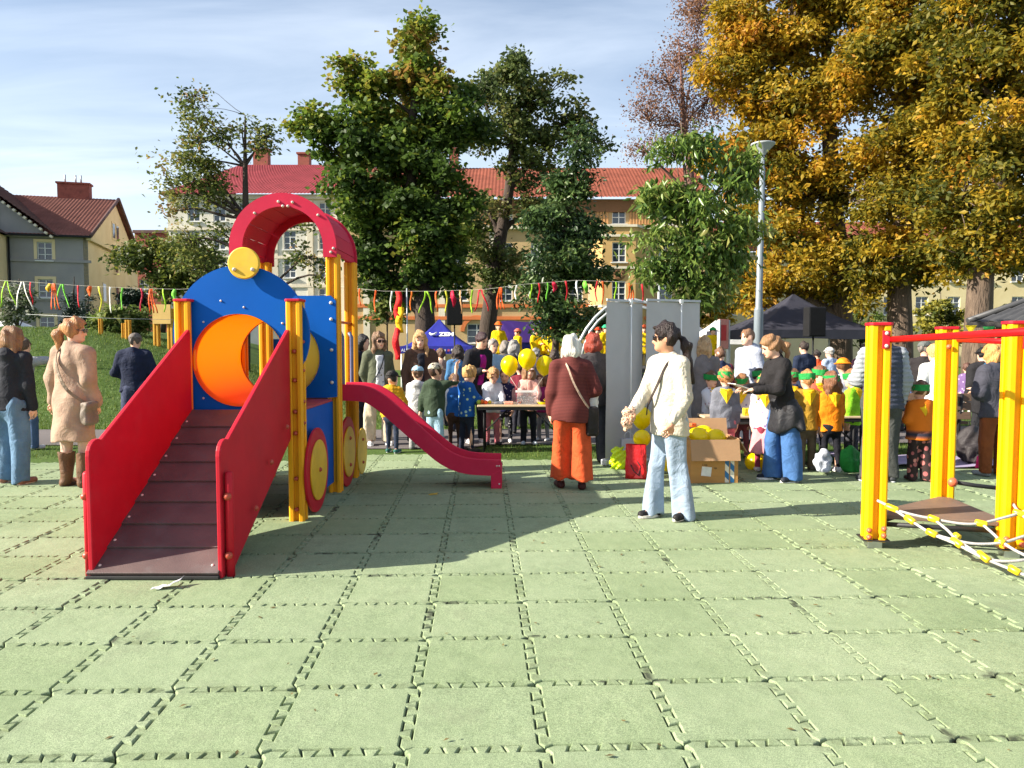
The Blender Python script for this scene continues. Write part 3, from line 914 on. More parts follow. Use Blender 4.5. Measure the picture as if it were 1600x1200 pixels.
# ================================================================== PEOPLE: smooth implicit bodies, meshed with surface nets
class SDF:
    def __init__(s): s.ops = []
    def cone(s, a, b, ra, rb, k=.02, A=None, sub=False, ms=1.0): s.ops.append(('c', np.array(a, float), np.array(b, float), ra, rb, k, A, sub, ms)); return s
    def ell(s, c, r, k=.02, Rm=None, sub=False): s.ops.append(('e', np.array(c, float), np.array(r, float), Rm, k, sub)); return s
    def box(s, c, h, rd, k=.01, Rm=None, sub=False): s.ops.append(('b', np.array(c, float), np.array(h, float), rd, Rm, k, sub)); return s
    def cut(s, p, n): s.ops.append(('p', np.array(p, float), np.array(n, float) / np.linalg.norm(n))); return s
    def mesh(s, name, res, waves=None, pad=.02):
        lo = np.full(3, 1e9); hi = -lo; bbs = []
        for o in s.ops:
            if o[0] == 'c':
                Ai = np.linalg.inv(o[6]) if o[6] is not None else np.eye(3)
                r = max(o[3], o[4]) * np.abs(Ai).sum(axis=1).clip(1)
                l = np.minimum(o[1], o[2]) - r; h = np.maximum(o[1], o[2]) + r; sub = o[7]; k = o[5]
            elif o[0] == 'e':
                rm = o[2].max() if o[3] is not None else o[2]
                l = o[1] - rm; h = o[1] + rm; sub = o[5]; k = o[4]
            elif o[0] == 'b':
                rm = np.linalg.norm(o[2]) + o[3] if o[4] is not None else o[2] + o[3]
                l = o[1] - rm; h = o[1] + rm; sub = o[6]; k = o[5]
            else: bbs.append(None); continue
            bbs.append((l - k - 2.5 * res, h + k + 2.5 * res))
            if not sub: lo = np.minimum(lo, l); hi = np.maximum(hi, h)
        lo = lo - pad - 2 * res; hi = hi + pad + 2 * res
        dims = np.maximum(4, np.ceil((hi - lo) / res).astype(int) + 1)
        ax = [lo[i] + np.arange(dims[i]) * res for i in range(3)]
        f = np.full(dims, .3, dtype=np.float32)
        for o, bb in zip(s.ops, bbs):
            if o[0] == 'p':
                d = (ax[0] - o[1][0])[:, None, None] * o[2][0] + (ax[1] - o[1][1])[None, :, None] * o[2][1] + (ax[2] - o[1][2])[None, None, :] * o[2][2]
                f = np.maximum(f, d.astype(np.float32)); continue
            i0 = np.clip(np.floor((bb[0] - lo) / res).astype(int), 0, dims); i1 = np.clip(np.ceil((bb[1] - lo) / res).astype(int) + 1, 0, dims)
            if (i1 - i0).min() <= 0: continue
            sl_ = tuple(slice(i0[i], i1[i]) for i in range(3))
            X = ax[0][sl_[0]][:, None, None]; Y = ax[1][sl_[1]][None, :, None]; Z = ax[2][sl_[2]][None, None, :]
            if o[0] == 'c':
                a, b, ra, rb, k, A, sub, ms = o[1:]
                px, py, pz = X - a[0], Y - a[1], Z - a[2]; ba = b - a
                if A is not None:
                    q = [A[i][0] * px + A[i][1] * py + A[i][2] * pz for i in range(3)]; px, py, pz = q; ba = A @ ba
                bb2 = max(ba.dot(ba), 1e-9)
                t = np.clip((px * ba[0] + py * ba[1] + pz * ba[2]) / bb2, 0, 1)
                d = np.sqrt((px - t * ba[0]) ** 2 + (py - t * ba[1]) ** 2 + (pz - t * ba[2]) ** 2) - (ra + (rb - ra) * t)
                d = d * ms
            elif o[0] == 'e':
                c, r, Rm, k, sub = o[1:]
                px, py, pz = X - c[0], Y - c[1], Z - c[2]
                if Rm is not None:
                    px, py, pz = [Rm[0][i] * px + Rm[1][i] * py + Rm[2][i] * pz for i in range(3)]
                k0 = np.sqrt((px / r[0]) ** 2 + (py / r[1]) ** 2 + (pz / r[2]) ** 2)
                k1 = np.sqrt((px / r[0] ** 2) ** 2 + (py / r[1] ** 2) ** 2 + (pz / r[2] ** 2) ** 2) + 1e-6
                d = k0 * (k0 - 1) / k1
            else:
                c, h, rd, Rm, k, sub = o[1:]
                px, py, pz = X - c[0], Y - c[1], Z - c[2]
                if Rm is not None:
                    px, py, pz = [Rm[0][i] * px + Rm[1][i] * py + Rm[2][i] * pz for i in range(3)]
                qx, qy, qz = np.abs(px) - h[0], np.abs(py) - h[1], np.abs(pz) - h[2]
                d = np.sqrt(np.maximum(qx, 0) ** 2 + np.maximum(qy, 0) ** 2 + np.maximum(qz, 0) ** 2) + np.minimum(np.maximum(qx, np.maximum(qy, qz)), 0) - rd
            g = f[sl_]
            if sub: d = -d; h_ = np.clip(.5 - .5 * (g - d) / k, 0, 1); f[sl_] = g * (1 - h_) + d * h_ + k * h_ * (1 - h_)
            else: h_ = np.clip(.5 + .5 * (g - d) / k, 0, 1); f[sl_] = g * (1 - h_) + d * h_ - k * h_ * (1 - h_)
        if waves is not None:
            for (kv, ph, amp, mode) in waves:
                q = ax[0][:, None, None] * kv[0] + ax[1][None, :, None] * kv[1] + ax[2][None, None, :] * kv[2] + ph
                f = f + (amp * (np.abs(np.sin(q)) if mode else np.sin(q))).astype(np.float32)
        f[0] = f[-1] = .3; f[:, 0] = f[:, -1] = .3; f[:, :, 0] = f[:, :, -1] = .3
        return surface_nets(f, lo, res, name)

def surface_nets(f, lo, res, name):
    ins = f < 0
    c = np.zeros(tuple(n - 1 for n in f.shape), dtype=np.int8)
    for i in (0, 1):
        for j in (0, 1):
            for k in (0, 1):
                c += ins[i:i + c.shape[0], j:j + c.shape[1], k:k + c.shape[2]]
    act = (c > 0) & (c < 8)
    idx = np.argwhere(act)
    if len(idx) == 0: return None
    vid = np.full(c.shape, -1, dtype=np.int32); vid[act] = np.arange(len(idx))
    acc = np.zeros((len(idx), 3)); cnt = np.zeros(len(idx))
    I, J, K_ = idx.T
    def val(o): return f[I + o[0], J + o[1], K_ + o[2]]
    for axi in range(3):
        for p in (0, 1):
            for q in (0, 1):
                a = [0, 0, 0]; oth = [t for t in range(3) if t != axi]
                a[oth[0]] = p; a[oth[1]] = q; b = list(a); b[axi] = 1
                va, vb = val(a), val(b); cr_ = (va < 0) != (vb < 0)
                t = np.where(cr_, va / np.where(cr_, va - vb, 1), 0)
                pt = np.tile(np.array(a, float), (len(idx), 1)); pt[:, axi] = t
                acc += pt * cr_[:, None]; cnt += cr_
    V = (idx + acc / cnt[:, None]) * res + lo
    quads = []
    for axi in range(3):
        sl0 = [slice(None)] * 3; sl1 = [slice(None)] * 3
        sl0[axi] = slice(0, -1); sl1[axi] = slice(1, None)
        s0 = ins[tuple(sl0)]; s1 = ins[tuple(sl1)]
        e = np.argwhere(s0 != s1)
        o1, o2 = [t for t in range(3) if t != axi]
        ok = (e[:, o1] > 0) & (e[:, o2] > 0) & (e[:, o1] < f.shape[o1] - 1) & (e[:, o2] < f.shape[o2] - 1)
        e = e[ok]
        if len(e) == 0: continue
        inside0 = s0[tuple(e.T)]
        def cell(d1, d2):
            q = e.copy(); q[:, o1] -= d1; q[:, o2] -= d2; return vid[tuple(q.T)]
        q = np.stack([cell(1, 1), cell(0, 1), cell(0, 0), cell(1, 0)], 1)
        fl = inside0 if axi != 1 else ~inside0
        q[~fl] = q[~fl][:, ::-1]
        quads.append(q)
    Q = np.concatenate(quads)
    Q = Q[(Q >= 0).all(axis=1)]
    return np_mesh(name, V, Q, True)

def vrot(v, ax, a):
    return np.array((Matrix.Rotation(a, 3, ax) @ Vector(v))[:])
def cloth(rgb, key=None, **kw):
    k = key or 'cloth_%02x%02x%02x' % tuple(int(c) for c in rgb)
    a = dict(rough=.85, var=.20, scale=7, bump=.35, bscale=95, spec=.25, bdist=.008, fold=.42, fscale=7); a.update(kw)
    return mat(k, srgb(*rgb), **a)
def pat_mat(key, base, spots, scale=28, thr=.32, kind='dots', rough=.85):
    if key in MATS: return MATS[key]
    m = bpy.data.materials.new(key); nt, N, K, b = nodes_of(m); b.inputs['Roughness'].default_value = rough
    b.inputs['Specular IOR Level'].default_value = .25
    t = N.new('ShaderNodeTexCoord')
    if kind == 'dots':
        v = N.new('ShaderNodeTexVoronoi'); v.inputs['Scale'].default_value = scale; K.new(t.outputs['Object'], v.inputs['Vector'])
        mr = N.new('ShaderNodeMapRange'); mr.inputs['From Min'].default_value = thr; mr.inputs['From Max'].default_value = thr + .06
        K.new(v.outputs['Distance'], mr.inputs['Value']); fac = mr.outputs[0]
        cm = N.new('ShaderNodeMix'); cm.data_type = 'RGBA'; cm.inputs[6].default_value = (*srgb(*spots[0]), 1); cm.inputs[7].default_value = (*srgb(*spots[-1]), 1)
        K.new(v.outputs['Color'], cm.inputs[0]); sc_ = cm.outputs[2]
    else:
        w = N.new('ShaderNodeTexWave'); w.bands_direction = 'Z'; w.inputs['Scale'].default_value = scale; K.new(t.outputs['Object'], w.inputs['Vector'])
        w.inputs['Distortion'].default_value = .4
        mr = N.new('ShaderNodeMapRange'); mr.inputs['From Min'].default_value = thr; mr.inputs['From Max'].default_value = thr + .1
        K.new(w.outputs['Fac'], mr.inputs['Value']); fac = mr.outputs[0]
        cm = N.new('ShaderNodeRGB'); cm.outputs[0].default_value = (*srgb(*spots[0]), 1); sc_ = cm.outputs[0]
    mx = N.new('ShaderNodeMix'); mx.data_type = 'RGBA'; mx.inputs[7].default_value = (*srgb(*base), 1)
    K.new(fac, mx.inputs[0]); K.new(sc_, mx.inputs[6]); K.new(mx.outputs[2], b.inputs['Base Color'])
    n2 = N.new('ShaderNodeTexNoise'); n2.inputs['Scale'].default_value = 90; K.new(t.outputs['Object'], n2.inputs['Vector'])
    bp = N.new('ShaderNodeBump'); bp.inputs['Strength'].default_value = .3; bp.inputs['Distance'].default_value = .008
    K.new(n2.outputs['Fac'], bp.inputs['Height']); K.new(bp.outputs[0], b.inputs['Normal'])
    MATS[key] = m; return m
def skin_mat(tone):
    m = mat('skin_%d' % tone, [srgb(226, 178, 152), srgb(205, 150, 120), srgb(232, 190, 168)][tone], .5, .06, 12, .08, 120, spec=.35)
    b = m.node_tree.nodes['Principled BSDF']
    b.inputs['Subsurface Weight'].default_value = .0
    return m
def hair_mat(rgb):
    k = 'hair_%02x%02x%02x' % rgb
    c = srgb(*rgb)
    return mat(k, tuple(v * .6 for v in c), .5, .3, 9, .9, 34, spec=.4, stretch=(3, 3, .45), c2=tuple(min(1, v * 1.25) for v in c), bdist=.02)

DOWN = None
def arm_preset(s, kind):
    P = {'down': ((.16 * s, .02, -1), (.05 * s, -.16, -1)),
         'relax': ((.20 * s, .08, -1), (.02 * s, -.30, -1)),
         'fwd': ((.14 * s, -.30, -.95), (-.30 * s, -1, -.05)),
         'table': ((.16 * s, -.55, -.85), (-.15 * s, -.85, -.45)),
         'bent': ((.28 * s, .05, -1), (-.55 * s, -.85, .12)),
         'hip': ((.38 * s, .12, -.9), (-.55 * s, -.35, -.45)),
         'up': ((.45 * s, -.35, .55), (-.05 * s, -.25, 1)),
         'wave': ((.35 * s, -.45, .05), (.10 * s, -.35, 1)),
         'face': ((.25 * s, -.5, -.75), (-.35 * s, -.55, .8)),
         'back': ((.22 * s, .28, -1), (-.35 * s, .25, -.7)),
         'side': ((.42 * s, -.05, -.9), (.18 * s, -.12, -1))}
    return P[kind] if isinstance(kind, str) else kind

def waves_for(seed, amp, base=18., vert=.35, tilt=.25):
    r = random.Random(seed); out = []
    for k in range(5):
        a = r.uniform(0, 6.28); q = base * r.uniform(.6, 1.6)
        out.append(((q * math.cos(a), q * math.sin(a), q * r.uniform(-1, 1) * vert + q * tilt * r.choice((-1, 1))), r.uniform(0, 6.28), amp * r.uniform(.5, 1.1), 0))
    return out

PEOPLE = []
def person(px, d, top, rot, label, kid=False, H=None, w=1.0, arms=('down', 'down'), legs=None, lean=0, hyaw=0, htilt=0,
           skin=0, hair=('short', (70, 48, 35)), shirt=None, pants=None, skirt=None, shoes=((40, 40, 42), None), res=None,
           hat=None, scarf=None, extra=None, group=None, z=None, face=False, glasses=False, sit=False, x=None, cat='person'):
    seed = len(PEOPLE) * 13 + 5
    X = at(px, 600, d).x if x is None else x
    gz = ground_z(X, d) if z is None else z
    if gz == 0 and d > 10.7: gz = .012
    if H is None: H = at(px, top, d).z - gz
    if res is None: res = .0115 if d < 8.2 else (.0135 if d < 9.5 else (.016 if d < 12 else .021))
    if kid: res *= .92
    jr = random.Random(seed)
    hyaw += jr.gauss(0, 7); htilt += abs(jr.gauss(2, 4)); lean += jr.gauss(1.5, 1.5)
    if legs is None:
        q_ = jr.uniform(-.09, .09); w_ = jr.uniform(.03, .09)
        legs = [((-w_, -.02 + q_, -1), (-w_ * .3, .04 + q_ * .6, -1)), ((w_, -.02 - q_, -1), (w_ * .3, .04 - q_ * .6, -1))]
    root = empty('person', (X, d, gz), R(rot), label, cat, group)
    s = H / 1.65
    g = s * w * (1.13 if kid else 1.0)               # girth
    if kid: z_hip, z_sh, hh, xs_, xh = .475 * H, .782 * H, .176 * H + .012, .080 * H, .048 * H
    else:   z_hip, z_sh, hh, xs_, xh = .515 * H, .826 * H, .142 * H, .092 * H * (.6 + .4 * w), .050 * H
    L1, L2 = z_hip * .475, z_hip * .44; ank = z_hip - L1 - L2
    leg = legs or [((-.04, -.02, -1), (-.01, .03, -1)), ((.04, -.02, -1), (.01, .03, -1))]
    unit = lambda v: np.array(v, float) / np.linalg.norm(v)
    hip = {-1: np.array((-xh, 0, z_hip)), 1: np.array((xh, 0, z_hip))}
    J = {}; low = 9
    for q, sd in enumerate((-1, 1)):
        kn = hip[sd] + unit(leg[q][0]) * L1; an = kn + unit(leg[q][1]) * L2
        J['kn', sd] = kn; J['an', sd] = an; low = min(low, an[2])
    dz = ank - low
    for k_ in list(J): J[k_] = J[k_] + np.array((0, 0, dz))
    for sd in hip: hip[sd] = hip[sd] + np.array((0, 0, dz))
    pz = z_hip + dz
    # upper body, leaning about the hips
    ln = R(lean)
    up_ = lambda v: np.array((0, 0, pz)) + vrot(np.array(v, float), 'X', ln)
    sh_z = z_sh - z_hip
    waist = up_((0, 0, sh_z * .36)); chest = up_((0, .0, sh_z * .72)); neck = up_((0, .008 * s, sh_z * 1.06))
    nk = (H - z_sh) - hh
    Rh = Matrix.Rotation(R(hyaw), 3, 'Z') @ Matrix.Rotation(R(htilt) + ln * .5, 3, 'X')
    Rhn = np.array(Rh)
    hb = up_((0, -.008 * s, sh_z + nk + .02 * s))              # base of the skull
    hc = hb + Rhn @ np.array((0, -.012 * s, hh * .47))          # head centre
    sh = {sd: up_((sd * xs_, 0, sh_z - .040 * s)) for sd in (-1, 1)}
    UA, FA = (.165 * H, .142 * H) if not kid else (.15 * H, .128 * H)
    arm = {}
    for q, sd in enumerate((-1, 1)):
        ud, fd = arm_preset(sd, arms[q])
        e = sh[sd] + unit(ud) * UA; wr = e + unit(fd) * FA
        arm[sd] = (e, wr, unit(fd))
    torsoA = lambda ky: np.diag((1, 1 / ky, 1)) @ np.array(Matrix.Rotation(-ln, 3, 'X'))
    # ---------- body: one continuous surface
    B = SDF()
    hx, hy, hz = hh * .335, hh * .415, hh * .5
    H_ = lambda x_, y_, z_: hc + Rhn @ np.array((x_, y_, z_))
    B.ell(H_(0, hy * .10, hz * .16), (hx * 1.0, hy * .95, hz * .84), .01, Rh)
    B.ell(H_(0, -hy * .22, -hz * .34), (hx * .80, hy * .68, hz * .62), .03 * s, Rh)
    B.ell(H_(0, -hy * .62, -hz * .72), (hx * .36, hy * .28, hz * .22), .03 * s, Rh)
    B.cone(H_(0, -hy * .86, hz * .02), H_(0, -hy * 1.02, -hz * .26), hh * .030, hh * .052, .012, None)
    for sd in (-1, 1):
        B.ell(H_(sd * hx * 1.0, hy * .12, -hz * .08), (hh * .035, hh * .07, hh * .12), .008, Rh)
        B.ell(H_(sd * hx * .42, -hy * .98, hz * .08), (hh * .07, hh * .05, hh * .05), .015, Rh, sub=True)
    B.cone(neck, H_(0, hy * .1, -hz * .55), .052 * s * (.8 if kid else 1), .050 * s * (.85 if kid else 1), .03)
    ge = g * (.92 if shirt else .96); gl = g * (.82 if pants else .96)
    B.cone(up_((0, 0, sh_z * .02)), waist, .150 * ge, .118 * ge, .05, torsoA(.72), ms=.85)
    B.cone(waist, chest, .118 * ge, .142 * ge, .05, torsoA(.72), ms=.85)
    for sd in (-1, 1): B.cone(up_((sd * .02, .01 * s, sh_z * 1.0)), sh[sd], .048 * ge, .044 * ge, .04)
    for sd in (-1, 1):
        e, wr, fd = arm[sd]
        B.cone(sh[sd], e, .046 * ge, .036 * ge, .03); B.cone(e, wr, .037 * ge, .025 * s * (1.1 if kid else 1), .02)
        # hand: palm + five fingers
        hl = hh * .72
        f1 = fd; sidev = np.cross(f1, (0, 1, 0) if abs(f1[1]) < .8 else (0, 0, 1)); sidev /= np.linalg.norm(sidev)
        nrm = np.cross(f1, sidev)
        if abs(f1[1]) < .8: spread = nrm; thick = sidev
        else: spread = sidev; thick = nrm
        curl = thick * (-sd * 1.0) if abs(f1[1]) < .8 else np.array((0, 0, -1.0))
        pc = wr + f1 * hl * .26
        B.cone(wr, pc, .026 * s, hl * .17, .015)
        for sp in (-.15, .15): B.cone(wr + f1 * hl * .12, wr + f1 * hl * .48 + spread * hl * sp, hl * .11, hl * .10, .012)
        fr = max(hl * .048, res * .62)
        for q, (sp, ll) in enumerate(((-.23, .42), (-.08, .50), (.07, .48), (.21, .38))):
            r0 = wr + f1 * hl * .46 + spread * hl * sp; r1 = r0 + (f1 * .9 + curl * .25) * hl * ll * .5 + spread * sp * .02
            r2 = r1 + (f1 * .7 + curl * .7) * hl * ll * .5
            B.cone(r0, r1, fr * 1.1, fr, .005); B.cone(r1, r2, fr, fr * .85, .004)
        t0 = wr + f1 * hl * .18 - spread * hl * .16; t1 = t0 + (f1 * .6 - spread * .75) * hl * .24; t2 = t1 + (f1 * .95 - spread * .1) * hl * .22
        B.cone(t0, t1, fr * 1.35, fr * 1.2, .008); B.cone(t1, t2, fr * 1.2, fr, .005)
    for sd in (-1, 1):
        kn, an = J['kn', sd], J['an', sd]
        B.cone(hip[sd], kn, .080 * gl, .050 * gl, .04); B.cone(kn, an, .052 * gl, .034 * g * .96, .02)
        B.cone(an + np.array((0, .02 * s, -.02 * s)), an + np.array((sd * .02 * s, -.13 * s, -ank * .55)), .034 * s, .028 * s, .02)
    B.cut((0, 0, .004), (0, 0, -1))
    part = lambda me, nm, m: link(nm, me, root, m) if me is not None else None
    part(B.mesh('body', res), 'body', skin_mat(skin))
    # ---------- trousers / skirt
    if pants:
        c, wd = pants[0], pants[1]                         # colour or material, (thigh, knee, ankle) half widths in m at H=1.65
        hem = pants[2] if len(pants) > 2 else .035
        P = SDF()
        P.cone(up_((0, 0, sh_z * .16)), up_((0, .005, -.02)), .128 * g, .158 * g, .03, torsoA(.74), ms=.85)
        for sd in (-1, 1):
            kn, an = J['kn', sd], J['an', sd]
            foot = an + np.array((0, 0, -max(0, ank - hem * s)))
            P.cone(hip[sd], kn, wd[0] * g, wd[1] * g, .025); P.cone(kn, foot, wd[1] * g, wd[2] * g, .02)
        P.cut((0, 0, hem * s), (0, 0, -1)); P.cut(up_((0, 0, sh_z * .22)), vrot((0, 0, 1), 'X', ln))
        am = .004 + .0035 * (wd[2] > .06)
        part(P.mesh('trousers', res, waves_for(seed, am * (.8 if kid else 1), 30 if not kid else 40, .12, .10)), 'trousers', c if not isinstance(c, tuple) else cloth(c))
    if skirt:
        c, hemz, rr0, rr1, amp = skirt
        P = SDF()
        P.cone(up_((0, 0, sh_z * .2)), (0, 0, hemz * H + .0), .115 * g, rr1 * g, .02, np.diag((1, 1 / .85, 1)))
        P.cut((0, 0, hemz * H), (0, 0, -1)); P.cut(up_((0, 0, sh_z * .2)), (0, 0, 1))
        wv = [((math.cos(a) * 42, math.sin(a) * 42, 0), a * 3, amp, 0) for a in (0, 1.05, 2.1)]
        part(P.mesh('skirt', res, wv), 'skirt', c if not isinstance(c, tuple) else cloth(c))
    # ---------- shirt, jacket, coat
    if shirt:
        o = dict(c=(120, 120, 120), hem=-.05, sleeve=1.0, t=.016, flare=0.0, collar=True, hood=False, quilt=0, amp=.004, neck=1.0, name='jacket', sl_r=1.0, sleeve_c=None)
        o.update(shirt)
        t = o['t'] * (.85 if kid else 1); S_ = SDF()
        S_.cone(chest, waist, .142 * g + t, .124 * g + t, .04, torsoA(.74), ms=.85)
        hemp = up_((0, 0, o['hem'] * H))
        hr = .150 * g + t + o['flare'] * s
        if o['hem'] < -.06:
            S_.cone(waist, up_((0, .005, -.02)), .124 * g + t, .158 * g + t, .05, torsoA(.76), ms=.85)
            S_.cone(np.array((0, .0, pz)), np.array((0, .005, pz + (o['hem'] - .05) * H)), .158 * g + t, hr, .04, np.diag((1, 1 / .8, 1)), ms=.9)
            hemp = np.array((0, 0, pz + o['hem'] * H)); hn = (0, 0, -1)
        else:
            S_.cone(waist, up_((0, .0, (o['hem'] - .06) * H)), .124 * g + t, hr, .04, torsoA(.76), ms=.85); hn = vrot((0, 0, -1), 'X', ln)
        S_.cut(hemp, hn)
        for sd in (-1, 1): S_.cone(up_((sd * .025 * s, .008 * s, sh_z * .985)), sh[sd], .048 * g + t, .044 * g + t, .035)
        S_.cone(up_((0, .0, sh_z * .88)), up_((0, .012 * s, sh_z * 1.09)), .075 * g, .054 * g + t * .5, .03)
        sleeves = SDF() if o['sleeve_c'] else S_
        for sd in (-1, 1):
            e, wr, fd = arm[sd]; sl2 = o['sleeve']; q = o['sl_r']
            sleeves.cone(sh[sd], e if sl2 > .5 else sh[sd] * (1 - sl2 * 2) + e * sl2 * 2, (.047 * g + t) * q, (.041 * g + t * .9) * q, .03)
            if sl2 > .5:
                tt = (sl2 - .5) * 2; sleeves.cone(e, e * (1 - tt) + wr * tt, (.041 * g + t * .9) * q, (.031 * g + t * .7) * q, .02)
        if o['hood']:
            S_.ell(up_((0, .085 * g, sh_z * 1.02)), (.105 * g, .06 * g, .075 * g), .04)
        nz = up_((0, 0, sh_z * (1.135 if o['collar'] else 1.06)))
        S_.cut(nz, vrot((0, -.25, 1), 'X', ln))
        wv = waves_for(seed + 3, o['amp'] * (.8 if kid else 1), 20 if not kid else 28, .8)
        if o['quilt']: wv = wv[:2] + [((0, 0, math.pi / o['quilt']), seed, -.011, 1)]
        cm = o['c'] if not isinstance(o['c'], tuple) else cloth(o['c'])
        part(S_.mesh(o['name'], res, wv), o['name'], cm)
        if o['sleeve_c']: part(sleeves.mesh('sleeves', res, wv[:3]), 'sleeves', o['sleeve_c'] if not isinstance(o['sleeve_c'], tuple) else cloth(o['sleeve_c']))
    # ---------- shoes
    for sd in (-1, 1):
        an = J['an', sd]; zb = max(0, an[2] - ank)
        fx = sd * .025 * s; sc = s * (1.12 if kid else 1)
        S_ = SDF(); c0 = np.array((an[0], an[1], zb))
        S_.cone(c0 + np.array((0, .03 * sc, .035 * sc)), c0 + np.array((fx, -.135 * sc, .028 * sc)), .040 * sc, .036 * sc, .02, np.diag((1, 1, 1)))
        S_.cone(c0 + np.array((0, .01 * sc, .04 * sc)), c0 + np.array((0, .01 * sc, max(ank, .065 * sc) + .0)), .042 * sc, .040 * sc, .02)
        boot = shoes[2] if len(shoes) > 2 else 0
        if boot: S_.cone(c0 + np.array((0, .005, .06 * sc)), c0 + (J['kn', sd] - J['an', sd]) * boot + np.array((0, 0, ank)), .052 * g, .074 * g, .02)
        S_.cut(c0 + np.array((0, 0, .006)), (0, 0, -1))
        if boot: S_.cut(c0 + (J['kn', sd] - J['an', sd]) * boot + np.array((0, 0, ank)), (0, 0, 1))
        else: S_.cut(c0 + np.array((0, 0, ank + .012)), (0, 0, 1))
        so_ = part(S_.mesh('shoe', max(.008, res * .85), waves_for(seed, .004, 30, 1) if boot else None), 'shoe', cloth(shoes[0], rough=.6))
        if shoes[1] and d < 12:
            q = MB(); pr = []
            for k_ in range(20):
                a = 2 * math.pi * k_ / 20; yy = math.sin(a); wd_ = .043 if yy > 0 else .045
                pr.append((wd_ * sc * math.cos(a) + (fx * (-yy) * .9 if yy < 0 else 0), (-.055 + .118 * yy) * sc))
            q.prism(pr, c0 + np.array((0, 0, .001)), (1, 0, 0), (0, 1, 0), (0, 0, .024 * sc))
            so2 = q.build('sole', cloth(shoes[1], rough=.6), bev=.003); so2.parent = so_ if so_ else root
    # ---------- hair
    style, hcx = hair
    if style != 'none':
        hm = hair_mat(tuple(hcx)); Q = SDF()
        big = 1.10 if style in ('short', 'tight') else 1.2
        if style == 'curly': big = 1.22
        if style == 'tight': big = 1.06
        Q.ell(H_(0, hy * .12, hz * .22), (hx * big, hy * (big - .03), hz * (.84 + (big - 1) * .8)), .01, Rh)
        if style in ('bob', 'long', 'half'):
            Q.ell(H_(0, hy * .28, -hz * .30), (hx * 1.36, hy * 1.05, hz * .9), .03, Rh)
            for sd in (-1, 1): Q.cone(H_(sd * hx * .95, -hy * .1, hz * .1), H_(sd * hx * 1.05, -hy * .05, -hz * .95), hh * .10, hh * .095, .03)
            Q.cone(H_(-hx * .5, hy * .6, -hz * .5), H_(hx * .5, hy * .6, -hz * .5), hh * .22, hh * .22, .04)
        if style == 'long':
            for sx in (-.9, -.3, .3, .9):
                Q.cone(H_(sx * hx, hy * .45, -hz * .6), hb + vrot((sx * hx * 1.25, hy * .55 + .02 * s, -.26 * s), 'X', ln * .5), hh * .17, hh * .10, .03)
        if style == 'longfront':
            Q.ell(H_(0, hy * .25, -hz * .30), (hx * 1.2, hy * .9, hz * .85), .03, Rh)
            for sd in (-1, 1):
                Q.cone(H_(sd * hx * .98, -hy * .1, hz * .2), H_(sd * hx * 1.15, -hy * .25, -hz * 1.0), hh * .10, hh * .12, .03)
                Q.cone(H_(sd * hx * 1.1, -hy * .2, -hz * .9), H_(sd * hx * 1.25, -hy * .62, -hz * 2.5), hh * .13, hh * .07, .03)
        if style == 'pony':
            Q.ell(H_(0, hy * 1.05, hz * .25), (hh * .12, hh * .13, hh * .14), .02, Rh)
            Q.cone(H_(0, hy * 1.15, hz * .25), H_(hx * .1, hy * 1.6, -hz * .5), hh * .12, hh * .19, .03)
            Q.cone(H_(hx * .1, hy * 1.6, -hz * .5), H_(0, hy * 1.35, -hz * 1.75), hh * .19, hh * .07, .03)
        if style == 'ponylong':
            Q.ell(H_(0, hy * 1.05, hz * .2), (hh * .1, hh * .1, hh * .11), .02, Rh)
            Q.cone(H_(0, hy * 1.1, hz * .2), H_(0, hy * 1.75, -hz * .7), hh * .10, hh * .17, .03)
            Q.cone(H_(0, hy * 1.75, -hz * .7), H_(0, hy * 2.15, -hz * 3.3), hh * .17, hh * .09, .03)
        if style == 'bun': Q.ell(H_(0, hy * .9, hz * .75), (hh * .16, hh * .16, hh * .15), .02, Rh)
        # open the face
        low_ = -hz * (.75 if style in ('long', 'longfront', 'bob', 'half') else .55)
        Q.ell(H_(0, -hy * 1.02, -hz * .28), (hx * .92, hy * .80, hz * .92), .012, Rh, sub=True)
        if style in ('short', 'tight', 'curly', 'pony', 'ponylong', 'bun'):
            Q.ell(H_(0, -hy * .55, -hz * .72), (hx * 1.25, hy * .78, hz * .72), .01, Rh, sub=True)
            if style in ('pony', 'ponylong'): Q.ell(H_(0, -hy * 1.08, hz * .12), (hx * .86, hy * .6, hz * .60), .012, Rh, sub=True)
            if style in ('short', 'curly', 'tight'):
                Q.cut(H_(0, hy * .5, -hz * .45), Rhn @ np.array((0, -.35, -1)))
        if style == 'bob': Q.cut(H_(0, 0, -hz * 1.12), Rhn @ np.array((0, 0, -1)))
        wv = waves_for(seed + 9, .005 if style != 'curly' else .0055, 60 if style != 'curly' else 95, 1.0)
        part(Q.mesh('hair', min(res, .0135), wv), 'hair', hm)
    # ---------- face details
    if face:
        for sd in (-1, 1):
            if not glasses:
                q = MB(); q.lathe([(.0003, -.010 * s), (.007 * s, -.007 * s), (.011 * s, 0), (.007 * s, .006 * s), (.0003, .008 * s)], H_(sd * hx * .42, -hy * .80, hz * .06), 8, Rh @ rotx(math.pi / 2))
                q.build('eye', mat('eye_dark', (.03, .02, .016), .2, .1, 5, 0), root)
            q = MB(); q.box(H_(sd * hx * .44, -hy * .885, hz * .23), (hx * .55, .006, .007), Rh); q.build('eyebrow', hair_mat(tuple(hcx)), root)
        q = MB(); q.box(H_(0, -hy * .905, -hz * .50), (hx * .52, .010, .011 * s), Rh, bev=.004); q.build('mouth', mat('lips', srgb(175, 85, 80), .45, .1, 8, 0), root)
